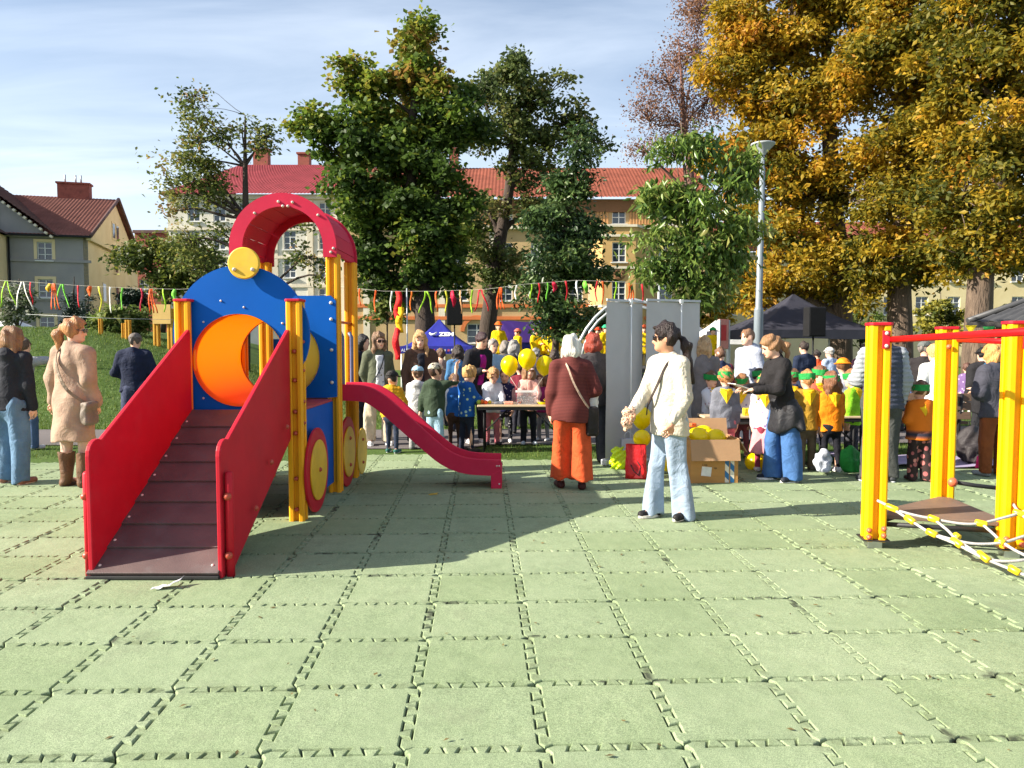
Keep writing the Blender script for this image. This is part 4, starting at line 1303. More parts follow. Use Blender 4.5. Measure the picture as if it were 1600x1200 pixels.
    if glasses:
        q = MB()
        for sd in (-1, 1): q.box(H_(sd * hx * .46, -hy * .99, hz * .06), (hx * .72, .008, hz * .34), Rh, bev=.004)
        q.box(H_(0, -hy * 1.0, hz * .12), (hx * .3, .006, .006), Rh)
        for sd in (-1, 1): q.box(H_(sd * hx * 1.03, -hy * .45, hz * .1), (.006, hy * 1.15, .009), Rh)
        q.build('sunglasses', mat('dark_lens', (.008, .008, .01), .12, .1, 5, 0), root)
    # ---------- headwear
    if hat:
        kind, hcol = hat; m_ = cloth(hcol, rough=.75) if isinstance(hcol, tuple) else hcol
        if kind == 'band':                                    # paper head band
            q = MB(); n_ = 28; vs = []; fs = []
            for (zz, inf) in ((-.16, 1.19), (.50, 1.24), (.50, 1.19), (-.16, 1.14)):
                for k_ in range(n_):
                    a = 2 * math.pi * k_ / n_
                    vs.append(H_(hx * inf * math.cos(a), hy * (inf - .0) * math.sin(a) + hy * .08, hz * (zz + .18)))
            for r_ in range(4):
                for k_ in range(n_):
                    a, b = r_ * n_ + k_, r_ * n_ + (k_ + 1) % n_; c_, e_ = ((r_ + 1) % 4) * n_ + (k_ + 1) % n_, ((r_ + 1) % 4) * n_ + k_
                    fs.append((a, b, c_, e_))
            q.add(vs, fs, 0, False); q.build('headband', m_, root)
        else:
            q = SDF()
            up2 = .20
            q.ell(H_(0, hy * .1, hz * .36), (hx * up2 + hx * 1.0, hy * 1.16, hz * .78), .01, Rh)
            q.cut(H_(0, 0, hz * .34), Rhn @ np.array((0, 0, -1)))
            q.ell(H_(0, hy * .1, hz * .30), (hx * 1.07, hy * 1.03, hz * .64), .004, Rh, sub=True)
            if kind == 'cap': q.ell(H_(0, -hy * 1.25, hz * .36), (hx * .8, hy * .55, hh * .035), .01, Matrix(Rh) @ rotx(R(8)))
            if kind in ('helmet', 'hat'): q.ell(H_(0, hy * .05, hz * .38), (hx * 1.6, hy * 1.55, hh * .05), .012, Rh)
            part(q.mesh('hat', min(res, .012)), 'hat', m_)
    if scarf:
        m_ = cloth(scarf[0], rough=.8); q = SDF()
        nb = up_((0, .005, sh_z * 1.05))
        for k_ in range(10):
            a0, a1 = 2 * math.pi * k_ / 10, 2 * math.pi * (k_ + 1) / 10
            rr0 = (.075 if kid else .08) * g
            q.cone(nb + np.array((rr0 * math.cos(a0), rr0 * .95 * math.sin(a0), -.006 * math.sin(a0))), nb + np.array((rr0 * math.cos(a1), rr0 * .95 * math.sin(a1), -.006 * math.sin(a1))), .028 * g, .028 * g, .01)
        if scarf[1]:                                        # neckerchief point on the back (+1) or chest (-1)
            sg = scarf[1]; yb = sg * (.128 * g)
            a = nb + np.array((-.10 * g, sg * .075 * g, -.01)); b = nb + np.array((.10 * g, sg * .075 * g, -.01)); c_ = up_((0, yb, sh_z * .62))
            me_ = MB(); th = np.array((0, sg * .016, 0)); mid = (a + b) / 2 + np.array((0, sg * .035 * g, 0.0))
            vs = [a, mid, b, c_, a + th, mid + th, b + th, c_ + th]
            me_.add(vs, [(0, 1, 3), (1, 2, 3), (4, 7, 5), (5, 7, 6), (0, 3, 7, 4), (3, 2, 6, 7), (0, 4, 5, 1), (1, 5, 6, 2)])
            me_.build('neckerchief', m_, root)
        part(q.mesh('scarf', min(res, .013), waves_for(seed, .004, 50, 1)), 'scarf', m_)
    info = dict(root=root, sh=sh, arm=arm, hip=hip, chest=chest, waist=waist, neck=neck, hc=hc, s=s, g=g, H=H, J=J, pz=pz, up=up_, H_=H_, hh=hh, part=part, res=res, ln=ln, Rh=Rh)
    if extra: extra(info)
    PEOPLE.append(root)
    return root

def strap(i, pts, w=.028, t=.006, m=None, name='strap'):
    q = MB(); pts = [Vector(p) for p in pts]
    n = len(pts)
    vs = []; fs = []
    ctr = Vector(i['chest'])
    for k, p in enumerate(pts):
        tn = (pts[min(k + 1, n - 1)] - pts[max(k - 1, 0)]).normalized()
        out = Vector((p.x, p.y, 0)) - Vector((ctr.x, ctr.y, 0)); out = (out - tn * out.dot(tn))
        out = out.normalized() if out.length > 1e-5 else Vector((0, -1, 0))
        sd = tn.cross(out).normalized()
        for a, b in ((-w / 2, 0), (w / 2, 0), (w / 2, t), (-w / 2, t)): vs.append(p + sd * a + out * b)
    for k in range(n - 1):
        for e in range(4):
            f = (e + 1) % 4; fs.append((k * 4 + e, k * 4 + f, k * 4 + 4 + f, k * 4 + 4 + e))
    q.add(vs, fs); return q.build(name, m, i['root'])
def blob(i, name, prims, m, cuts=(), waves=None, res=None):
    q = SDF()
    for p in prims: getattr(q, p[0])(*p[1:])
    for c in cuts: q.cut(*c)
    return i['part'](q.mesh(name, res or i['res'], waves), name, m)

def front_panel(hw, m, name='shirt', z0=-.02, z1=1.02, t=.034, vee=.0):
    """the shirt seen where a jacket stands open"""
    def f(i):
        g = i['g']; u = i['up']; ln = i['ln']; q = SDF()
        A = np.diag((1, 1 / .76, 1)) @ np.array(Matrix.Rotation(-ln, 3, 'X')); shz = i['neck'][2] - i['pz']
        q.cone(i['chest'], i['waist'], .142 * g + t, .124 * g + t, .04, A, ms=.85)
        q.cone(i['waist'], u((0, 0, -.05)), .124 * g + t, .156 * g + t, .04, A, ms=.85)
        q.cone(i['chest'], u((0, .01, shz * 1.0)), .10 * g + t, .052 * g + t * .6, .03)
        q.cut((hw, 0, i['chest'][2]), (1, 0, vee)); q.cut((-hw, 0, i['chest'][2]), (-1, 0, vee)); q.cut((0, -.02, 0), (0, 1, 0))
        q.cut(u((0, 0, z0 * i['s'])), (0, 0, -1)); q.cut(u((0, 0, shz * z1)), (0, -.5, 1))
        i['part'](q.mesh(name, i['res'], waves_for(2, .003, 30, 1)), name, m)
    return f
# ================================================================== THE CROWD
SLIM = (.082, .056, .044); STR = (.088, .070, .060); WIDE = (.098, .100, .118); KID = (.078, .058, .050); KLEG = (.074, .050, .040)
W_ = (225, 222, 215)
P = person
def crossbody(side, strapc, bagc=None, bag=(.06, .035, .10), low=.0, front=True, w=.03):
    def f(i):
        s, g = i['s'], i['g']; u = i['up']; shz = (i['neck'][2] - i['pz'])
        m = cloth(strapc, rough=.6)
        tp = u((side * .075 * s, .0, shz * .97))
        back = [u((side * .07 * s, .02 * s, shz * .99)), u((side * .055 * s, .095 * g + .028, shz * .86)), u((0.0, .118 * g + .045, shz * .55)), u((-side * .10 * s, .11 * g + .045, shz * .22)), u((-side * .17 * g - side * .035, .05, -.02 - low))]
        fr = [np.array((p[0], -p[1] if k else p[1], p[2])) for k, p in enumerate(back)]
        def cat(ps):
            ps = [Vector(p) for p in ps]; o = []
            for k in range(len(ps) - 1):
                a, b, c, d = ps[max(k - 1, 0)], ps[k], ps[k + 1], ps[min(k + 2, len(ps) - 1)]
                for t in (0, .25, .5, .75):
                    o.append(.5 * ((2 * b) + (c - a) * t + (2 * a - 5 * b + 4 * c - d) * t * t + (3 * b - a - 3 * c + d) * t ** 3))
            return o + [ps[-1]]
        strap(i, cat(back), w, .008, m)
        if front: strap(i, cat(fr), w, .008, m)
        if bagc is not None:
            c = np.array(back[-1]) + np.array((-side * .03, .0, -.09 * s))
            blob(i, 'bag', [('box', c, np.array(bag) * s, .03, .01)], cloth(bagc, rough=.55), waves=waves_for(3, .004, 30, 1))
    return f
def both(*fs):
    def f(i):
        for q in fs: q(i)
    return f

# --- nearest people
P(16, 7.85, 513, 172, 'woman in dark jacket and blue jeans beside the woman in the beige coat', w=1.02, hair=('long', (150, 112, 80)), arms=('down', 'relax'),
  shirt=dict(c=(38, 40, 48), hem=-.045, t=.026, hood=True), pants=((92, 120, 148), (.094, .078, .072), .03), shoes=((150, 105, 85), (205, 190, 175)))
def tote(i):
    e, wr, fd = i['arm'][-1]
P(114, 7.7, 500, 163, 'woman in long beige coat and brown boots standing beside the ramp', w=1.06, hyaw=-62, htilt=-4, hair=('pony', (176, 124, 80)), arms=('relax', 'side'), skin=0, glasses=True,
  shirt=dict(c=cloth((164, 138, 120), fold=.28), hem=-.235, t=.034, flare=.03, amp=.005, name='coat', sl_r=1.08), pants=((200, 172, 156), (.08, .054, .042), .05), shoes=((104, 76, 56), (70, 52, 40), .72),
  extra=crossbody(1, (128, 112, 96), (120, 108, 98), (.02, .05, .085), low=.0))
P(38, 10.3, 530, 168, 'person in light grey jacket raising a hand behind the woman in dark jacket', arms=('wave', 'down'), hair=('short', (90, 70, 55)), shirt=dict(c=(150, 152, 155)), pants=((70, 92, 125), STR), shoes=((200, 200, 200), None))
P(211, 11.2, 522, 186, 'man in dark navy jacket and grey cap walking on the path by the mound', w=1.32, arms=('side', 'hip'), hair=('short', (95, 85, 78)), hat=('cap', (105, 98, 92)), shirt=dict(c=(24, 32, 56), t=.034, hem=-.05, amp=.008), pants=((52, 58, 82), STR), shoes=((45, 42, 40), None),
  legs=[((-.05, -.2, -1), (0, .05, -1)), ((.05, .15, -1), (0, .3, -1))])

# --- woman with the orange trousers
def white_bag(i):
    crossbody(1, (175, 150, 130), None, low=.02, front=False, w=.018)(i)
    e, wr, fd = i['arm'][-1]; c = np.array(e) * .35 + np.array(wr) * .65 + np.array((-.05, -.02, -.10))
    blob(i, 'tote_bag', [('ell', c, (.075, .13, .15), .02), ('ell', c + np.array((-.02, -.05, .08)), (.06, .10, .09), .03)], cloth((205, 200, 192)), waves=waves_for(5, .010, 40, 1))
    c2 = np.array((-.20, .02, i['pz'] - .10))
    blob(i, 'shoulder_bag', [('box', c2, (.035, .07, .12), .03, .01)], cloth((42, 36, 34), rough=.5))
P(893, 7.58, 526, 184, 'white haired woman in maroon cardigan and wide orange trousers', w=1.12, hyaw=-18, hair=('bob', (232, 226, 214)), arms=('hip', 'relax'),
  shirt=dict(c=pat_mat('maroon_rib_knit', (104, 50, 46), [(78, 36, 34)], 22, .35, 'stripe'), hem=-.068, t=.026, flare=.012, name='cardigan', amp=.006), pants=((196, 80, 40), (.096, .094, .108), .11), shoes=((60, 28, 26), None), extra=white_bag)
P(927, 9.2, 523, 196, 'red haired woman in charcoal jacket beside the grey banner', w=1.1, hair=('bob', (140, 52, 34)), arms=('fwd', 'fwd'), shirt=dict(c=(64, 60, 62), hem=-.06, t=.024), pants=((50, 52, 58), STR), shoes=((40, 40, 40), None))

# --- woman in the white sweater
def leopard(i):
    e, wr, fd = i['arm'][-1]; w0 = np.array(wr) + fd * .04
    blob(i, 'leopard_scarf', [('ell', w0, (.05, .065, .055), .03), ('ell', w0 + np.array((.0, -.03, -.06)), (.045, .05, .06), .03), ('ell', w0 + np.array((.0, -.06, -.10)), (.03, .035, .045), .03)],
         pat_mat('leopard_print', (205, 170, 145), [(70, 42, 32), (110, 70, 50)], 60, .36), waves=waves_for(8, .008, 60, 1))
    crossbody(1, (52, 42, 38), None, low=-.05, w=.022)(i)
    q = MB(); q.lathe([(.0, -.012), (.02, -.008), (.024, 0), (.02, .008), (.0, .012)], i['H_'](0, i['hh'] * .46, i['hh'] * .11), 10, rotx(math.pi / 2)); q.build('hair_tie', cloth((200, 170, 170)), i['root'])
P(1046, 6.3, 508, -52, 'woman in cream sweater and pale flared jeans walking with sunglasses', w=.98, hyaw=-34, skin=1, hair=('ponylong', (38, 24, 22)), glasses=True, face=True,
  arms=(((-.15, -.22, -1), (.12, -.85, -.55)), ((.16, -.04, -1), (-.10, -.52, -.85))),
  legs=[((-.05, -.10, -1), (-.02, -.02, -1)), ((.05, .06, -1), (.03, .16, -1))],
  shirt=dict(c=mat('cream_cable_knit', srgb(190, 183, 168), .9, .06, 14, .5, 38, spec=.2, bdist=.02, fold=.5, fscale=7), hem=-.075, t=.020, flare=.018, name='sweater', amp=.005),
  pants=((142, 158, 178), (.094, .068, .094), .012), shoes=((30, 28, 30), (205, 200, 192)), extra=leopard)

# --- group by the slide
P(591, 10.75, 521, 24, 'woman in olive jacket, white print shirt and beige trousers wearing sunglasses', hyaw=22, hair=('longfront', (128, 98, 74)), arms=('back', 'back'), glasses=True, face=True,
  shirt=dict(c=(88, 92, 74), hem=-.05, t=.028), pants=((196, 182, 160), (.09, .085, .085), .05), shoes=((225, 225, 225), (240, 240, 240)),
  extra=both(front_panel(.06, pat_mat('white_tee_print', (196, 198, 204), [(70, 80, 110), (120, 130, 150)], 20, .2), 't_shirt', -.02, .98, .046), crossbody(1, (40, 42, 50), None, w=.015)))
P(565, 11.3, 525, 70, 'person in dark navy coat beside the rear train post', w=1.05, hair=('bob', (30, 26, 28)), arms=('hip', 'relax'), shirt=dict(c=(26, 28, 46), hem=-.2, flare=.02, t=.03, name='coat'), pants=((30, 30, 38), STR))
P(656, 10.9, 519, 16, 'smiling woman with long blonde hair in open brown coat', w=1.05, lean=4, htilt=8, hair=('longfront', (196, 152, 104)), face=True, arms=('relax', 'hip'),
  shirt=dict(c=(82, 60, 50), hem=-.24, flare=.03, t=.03, name='coat', amp=.007), pants=((36, 34, 38), STR), shoes=((40, 38, 38), None),
  extra=front_panel(.05, cloth((30, 32, 42)), 'top', -.1, .98, .046))
KT = 'children gathered by the slide'
P(612, 10.05, 581, 168, 'child in yellow quilted jacket and dark cap near the slide', kid=True, hyaw=-20, hair=('short', (40, 34, 30)), hat=('cap', (44, 42, 42)), arms=('side', 'down'), group=KT,
  shirt=dict(c=(206, 150, 30), quilt=.045, t=.034, hem=-.03, hood=True), pants=((44, 52, 72), KLEG), shoes=((40, 92, 86), (200, 200, 200)))
P(652, 10.35, 573, 178, 'child in pale grey hoodie, grey trousers and light blue cap', kid=True, hair=('short', (110, 80, 55)), hat=('cap', (150, 185, 205)), group=KT,
  shirt=dict(c=(196, 198, 200), t=.026, hood=True, hem=-.04), pants=((148, 148, 148), KID), shoes=((120, 120, 120), None))
P(679, 9.9, 569, 170, 'child in dark green jacket, beige cap and pale jeans raising one hand', kid=True, hyaw=-24, hair=('short', (70, 48, 36)), hat=('cap', (176, 168, 150)), arms=(((-.55, -.2, .25), (-.12, -.25, 1)), 'side'), group=KT,
  shirt=dict(c=(52, 66, 50), t=.03, hood=True, hem=-.05), pants=((148, 178, 198), (.084, .072, .068)), shoes=((170, 140, 110), (210, 205, 195)))
P(710, 10.5, 585, 188, 'child in blue vest with white sleeves and brown trousers', kid=True, hair=('short', (120, 88, 60)), group=KT,
  shirt=dict(c=(34, 92, 160), t=.028, hem=-.04, sleeve_c=(205, 208, 212), name='vest'), pants=((70, 48, 40), KLEG), shoes=((170, 130, 95), None))
P(729, 10.1, 573, 128, 'blond curly child in blue jacket with pale dinosaur print at the table', kid=True, htilt=14, hair=('curly', (206, 160, 100)), arms=('table', 'table'), group=KT,
  shirt=dict(c=pat_mat('dino_print', (20, 78, 150), [(150, 190, 190), (190, 200, 140)], 15, .24), t=.028, hem=-.05, hood=True), pants=((28, 34, 52), KLEG), shoes=((60, 55, 50), None))
P(742, 11.0, 519, 40, 'woman in black blazer over magenta blouse and white trainers leaning over children', w=1.1, lean=10, htilt=12, hair=('short', (58, 34, 38)), face=True, arms=('bent', 'relax'),
  shirt=dict(c=(30, 30, 36), hem=-.06, t=.026), pants=((26, 26, 32), (.088, .066, .052), .06), shoes=((228, 222, 222), (240, 236, 236)),
  extra=front_panel(.05, cloth((150, 22, 120)), 'blouse', .02, .98, .044))
P(768, 11.7, 531, 30, 'older woman in light blue denim jacket behind the woman in black blazer', hair=('tight', (150, 140, 134)), face=True, shirt=dict(c=(150, 178, 200), t=.026), pants=((60, 66, 80), STR))
P(716, 12.4, 541, 188, 'dark haired woman in blue denim jacket seen from behind', hair=('long', (52, 40, 36)), shirt=dict(c=(62, 106, 148), t=.024), pants=((40, 44, 56), STR))
P(690, 13.0, 546, 196, 'woman in taupe jumper with brown hair in a bun', hair=('bun', (96, 70, 54)), shirt=dict(c=(146, 122, 112), t=.022), pants=((50, 50, 56), STR))
TB = 'children behind the snack table'
P(769, 10.75, 576, 18, 'blond child in pale grey sweatshirt and dusty pink trousers behind the table', kid=True, htilt=16, face=True, hair=('curly', (190, 144, 96)), arms=('table', 'table'), group=TB, shirt=dict(c=(190, 192, 200), t=.024), pants=((190, 110, 118), KID), shoes=((40, 40, 44), None))
P(789, 11.0, 577, -6, 'child in navy top with white dots behind the table', kid=True, htilt=10, face=True, hair=('short', (120, 80, 52)), arms=('table', 'relax'), group=TB, shirt=dict(c=pat_mat('navy_dots', (36, 38, 78), [(215, 205, 215)], 24, .2), t=.022, sleeve_c=(206, 160, 160)), pants=((pat_mat('bw_leggings', (40, 40, 46), [(190, 190, 190)], 26, .22)), KLEG), shoes=((220, 214, 212), None))
P(826, 10.8, 569, 4, 'child in pale pink hoodie behind the balloons', kid=True, hair=('long', (150, 112, 80)), hat=('cap', (222, 190, 180)), group=TB, shirt=dict(c=(214, 160, 148), t=.026, hood=True, hem=-.05), pants=((30, 32, 40), KID), shoes=((190, 200, 208), None), arms=('table', 'table'), face=True)
P(849, 11.2, 583, -30, 'child in magenta jacket and grey trousers behind the table', kid=True, hair=('long', (120, 76, 50)), group=TB, shirt=dict(c=(150, 40, 100), t=.026), pants=((128, 128, 130), KLEG), shoes=((190, 190, 190), None), face=True)
P(812, 12.1, 566, 170, 'child in burgundy coat standing behind the balloons', kid=True, hair=('short', (70, 50, 40)), shirt=dict(c=(112, 34, 48), t=.024), pants=((40, 40, 50), KID))
AU = 'people watching the stage'
for (px, d, tp, rt, hc_, sc_, hs, lb) in (
    (803, 12.9, 533, 184, (150, 146, 142), (60, 62, 66), 'long', 'woman with long grey hair in dark coat watching the stage'),
    (789, 13.6, 534, 176, (140, 130, 122), (86, 78, 70), 'bob', 'woman with greying bob in brown coat watching the stage'),
    (838, 13.3, 545, 182, (132, 130, 128), (70, 74, 84), 'short', 'grey haired man in slate jacket watching the stage'),
    (866, 13.9, 548, 178, (66, 50, 42), (86, 40, 52), 'long', 'brown haired person in wine coloured jacket facing the stage'),
    (960, 12.5, 545, 180, (90, 66, 48), (70, 78, 92), 'bob', 'person in blue grey jacket behind the roll up banners')):
    P(px, d, tp, rt, lb, hair=(hs, hc_), shirt=dict(c=sc_, t=.026), pants=((44, 46, 54), STR), group=AU)

# --- right hand group
P(1098, 9.7, 528, 160, 'blonde woman in long grey cardigan behind the woman in cream sweater', hair=('long', (190, 156, 116)), shirt=dict(c=(118, 112, 112), hem=-.2, flare=.01, t=.022, name='cardigan'), pants=((90, 92, 100), STR))
P(1126, 10.6, 544, 178, 'boy in navy shirt with burgundy sleeves seen from behind', hair=('short', (116, 82, 62)), w=.95, shirt=dict(c=(30, 38, 64), t=.02, sleeve_c=(112, 34, 52)), pants=((50, 52, 62), STR))
P(1171, 11.0, 516, -62, 'young man in pale grey hooded sweatshirt facing left', w=1.08, hyaw=-14, hair=('short', (132, 96, 70)), arms=('relax', 'relax'), shirt=dict(c=(160, 166, 182), t=.03, hood=True), pants=((62, 66, 78), STR), face=True)
def tied_jacket(i):
    z0 = i['pz'] + .03; g = i['g']
    blob(i, 'tied_jacket', [('cone', (0, .01, z0 + .05), (.02, .03, z0 - .22), .165 * g, .20 * g, .03, np.diag((1, 1 / .85, 1))), ('cone', (.12, .06, z0 - .1), (.16, .08, z0 - .40), .09, .10, .05), ('cone', (-.10, .10, z0 - .1), (-.12, .13, z0 - .30), .08, .09, .05)], cloth((40, 40, 44)), cuts=(((0, 0, z0 + .06), (0, 0, 1)), ((0, 0, z0 - .36), (.5, 0, -1))), waves=waves_for(4, .010, 34, .6))
    e, wr, fd = i['arm'][-1]; e2, wr2, fd2 = i['arm'][1]
    c = (np.array(wr) + np.array(wr2)) / 2 + (fd + fd2) * .05 + np.array((0, 0, .03))
    q = MB(); q.box(c, (.20, .26, .006), rotx(R(-18))); q.build('paper_sheet', cloth((222, 222, 218), rough=.8), i['root'])
P(1224, 8.0, 524, -82, 'fair haired woman in black jacket and wide blue jeans holding a paper sheet', w=1.0, lean=7, htilt=16, hyaw=-4, hair=('pony', (150, 110, 74)), arms=('fwd', 'fwd'), face=True,
  shirt=dict(c=(34, 32, 34), t=.026, hem=-.02), pants=((62, 98, 148), (.098, .098, .102), .03), shoes=((32, 36, 46), (225, 225, 225)), extra=tied_jacket,
  legs=[((-.05, -.14, -1), (0, -.02, -1)), ((.05, .12, -1), (0, .12, -1))])
GB = 'children wearing green paper headbands'
GR = (36, 138, 66); YS = (222, 178, 22)
def K_(px, d, tp, rt, lb, sh_, pn, hr=('short', (120, 84, 56)), **kw):
    P(px, d, tp, rt, lb, kid=True, hat=('band', GR), scarf=((YS), 1 if 90 < abs(rt) else -1), hair=hr, group=GB, shirt=sh_, pants=pn, **kw)
owl = pat_mat('pale_print_sweater', (206, 206, 214), [(120, 118, 150), (170, 120, 110)], 16, .22)
K_(1109, 9.6, 581, 44, 'child in white print sweater with green headband by the cardboard box', dict(c=owl, t=.022), ((80, 70, 70), KLEG), face=True, arms=('table', 'table'))
K_(1134, 8.75, 577, 172, 'child in grey sweatshirt and pink leggings with green headband', dict(c=(104, 106, 116), t=.026, hem=-.06), ((198, 112, 120), KLEG), hr=('curly', (186, 128, 78)), shoes=((130, 130, 132), (220, 220, 220)))
K_(1160, 9.5, 586, -24, 'girl in patterned jumper facing the camera with green headband', dict(c=pat_mat('grey_violet_print', (186, 180, 190), [(110, 100, 140)], 20, .2), t=.022), ((150, 80, 90), KLEG), face=True, hr=('long', (150, 104, 66)), arms=('table', 'relax'))
K_(1196, 8.55, 585, 166, 'girl in pink tulle skirt and white print jumper with green headband', dict(c=pat_mat('violet_print_jumper', (212, 206, 214), [(100, 86, 150), (150, 120, 160)], 18, .24), t=.024, hem=-.02), ((140, 52, 70), KLEG), hr=('long', (196, 156, 100)), skirt=((mat('pink_tulle', srgb(212, 138, 142), .9, .2, 10, .5, 60)), .20, .12, .235, .007), shoes=((190, 185, 185), None))
K_(1187, 9.9, 577, 176, 'dark haired child with green headband beside the man in grey hoodie', dict(c=(60, 62, 80), t=.022), ((50, 50, 60), KLEG), hr=('short', (44, 34, 30)))
K_(1262, 8.65, 580, 176, 'child in mustard shirt and olive brown trousers with green headband', dict(c=(168, 128, 42), t=.026, hem=-.06), ((92, 80, 62), KID), hr=('short', (180, 130, 80)), shoes=((90, 84, 76), None))
K_(1300, 8.6, 583, 184, 'girl in orange shirt and black leggings with green headband', dict(c=(226, 128, 16), t=.024, hem=-.06), ((26, 26, 34), KLEG), hr=('long', (126, 84, 58)), shoes=((222, 214, 218), (240, 236, 238)))
K_(1333, 9.15, 579, -140, 'child in lime green top with green headband beside the man in vest', dict(c=(132, 196, 40), t=.024), ((60, 60, 66), KLEG), hr=('short', (150, 104, 66)))
K_(1279, 9.6, 573, 20, 'child with red topped green headband between the mustard and orange shirts', dict(c=(206, 90, 70), t=.024), ((60, 60, 80), KLEG), face=True, hr=('short', (140, 92, 60)))
K_(1240, 9.9, 578, 190, 'child in navy jumper with green headband behind the woman with paper', dict(c=(44, 50, 84), t=.022), ((60, 60, 70), KLEG), hr=('short', (100, 72, 50)))
K_(1440, 8.0, 597, 178, 'child in orange hooded top and floral trousers with green headband', dict(c=pat_mat('orange_navy_block', (206, 108, 22), [(40, 42, 56)], .62, .0, 'stripe'), t=.03, hem=-.05, hood=True, flare=.03), (pat_mat('floral_trousers', (48, 36, 36), [(196, 130, 120), (150, 80, 84)], 15, .36), (.085, .078, .074), .03), hr=('short', (110, 74, 50)), shoes=((60, 40, 40), None), arms=('fwd', 'hip'))
P(1317, 10.6, 561, 170, 'child wearing an orange sun hat in the crowd', kid=True, hat=('hat', (226, 130, 20)), hair=('short', (120, 80, 50)), shirt=dict(c=(150, 150, 160), t=.022), pants=((60, 60, 70), KID))
P(1380, 7.95, 505, 182, 'man in grey quilted vest and dark trousers behind the yellow post', w=1.18, lean=4, hair=('tight', (110, 84, 68)), arms=('relax', 'fwd'), shirt=dict(c=(66, 70, 84), quilt=.05, t=.036, hem=-.05, sleeve_c=(150, 154, 160), name='vest'), pants=((66, 68, 66), (.094, .074, .064), .05), shoes=((54, 56, 60), (220, 222, 226)),
  legs=[((-.06, -.06, -1), (-.02, .05, -1)), ((.10, .0, -1), (.08, .1, -1))])
P(1256, 13.0, 535, 196, 'man in dark blue t-shirt under the black canopy', w=1.2, hair=('tight', (60, 48, 42)), shirt=dict(c=(30, 40, 62), t=.022, sleeve=.45), pants=((50, 54, 60), STR))
P(1297, 14.2, 544, 200, 'older man in pale blue shirt and white cap under the black canopy', hat=('cap', (210, 208, 204)), hair=('short', (160, 156, 150)), shirt=dict(c=(160, 176, 204), t=.022), pants=((90, 90, 96), STR))
P(1276, 15.2, 548, 170, 'person in red orange vest under the black canopy', hair=('short', (50, 42, 40)), shirt=dict(c=(206, 80, 40), t=.022), pants=((50, 50, 60), STR))
P(1443, 10.7, 535, 140, 'man in black jacket and grey flat cap by the bench', w=1.12, hat=('cap', (96, 100, 98)), hair=('short', (120, 112, 106)), shirt=dict(c=(38, 34, 36), t=.03), pants=((56, 72, 112), STR), arms=('fwd', 'relax'), hyaw=-40)
P(1465, 9.35, 540, 188, 'blonde woman in white sweater and dark trousers by the bench', w=1.1, hair=('bun', (206, 164, 112)), arms=('fwd', 'hip'), shirt=dict(c=(224, 224, 222), t=.024, hem=-.06), pants=((34, 34, 40), STR))
P(1556, 8.3, 540, -164, 'blonde woman in charcoal jacket, blue scarf and rust trousers', w=1.12, hyaw=14, hair=('bob', (206, 148, 84)), scarf=((30, 120, 176), 0), arms=('fwd', 'bent'), shirt=dict(c=(62, 62, 72), t=.032, hem=-.06, amp=.007), pants=((116, 62, 30), (.09, .076, .064), .05), shoes=((120, 124, 126), None))
P(1537, 10.4, 545, 174, 'person in black coat and black bucket hat beside the tree trunk', w=1.05, hat=('hat', (26, 25, 27)), hair=('short', (30, 26, 26)), shirt=dict(c=(34, 33, 36), t=.03, hem=-.15), pants=((36, 36, 40), STR))
P(1510, 14.5, 568, 150, 'child in violet patterned jacket walking on the far lawn', kid=True, hair=('short', (100, 70, 60)), shirt=dict(c=pat_mat('violet_jacket', (110, 84, 130), [(180, 160, 190)], 16, .2), t=.026), pants=((196, 190, 186), KLEG))
for (px, d, tp, rt, lb, sc_, hr, pc) in (
    (1415, 12.4, 545, 200, 'person in green parka further along the path', (70, 92, 74), ('short', (96, 70, 52)), (50, 54, 60)),
    (1350, 12.8, 540, 150, 'woman in plum coat further along the path', (92, 50, 74), ('long', (70, 48, 40)), (44, 44, 52)),
    (1215, 12.6, 542, 184, 'person in brown fleece behind the crowd of children', (112, 82, 60), ('short', (90, 70, 56)), (60, 62, 70)),
    (1590, 11.8, 552, 190, 'person in teal rain jacket near the pavilion', (40, 112, 120), ('short', (110, 86, 64)), (50, 50, 60)),
    (1085, 12.8, 541, 186, 'person in cream knit hat and tan coat behind the banners', (170, 140, 104), ('long', (120, 84, 60)), (60, 60, 66))):
    P(px, d, tp, rt, lb, hair=hr, shirt=dict(c=sc_, t=.026), pants=(pc, STR), group='people standing in the background')
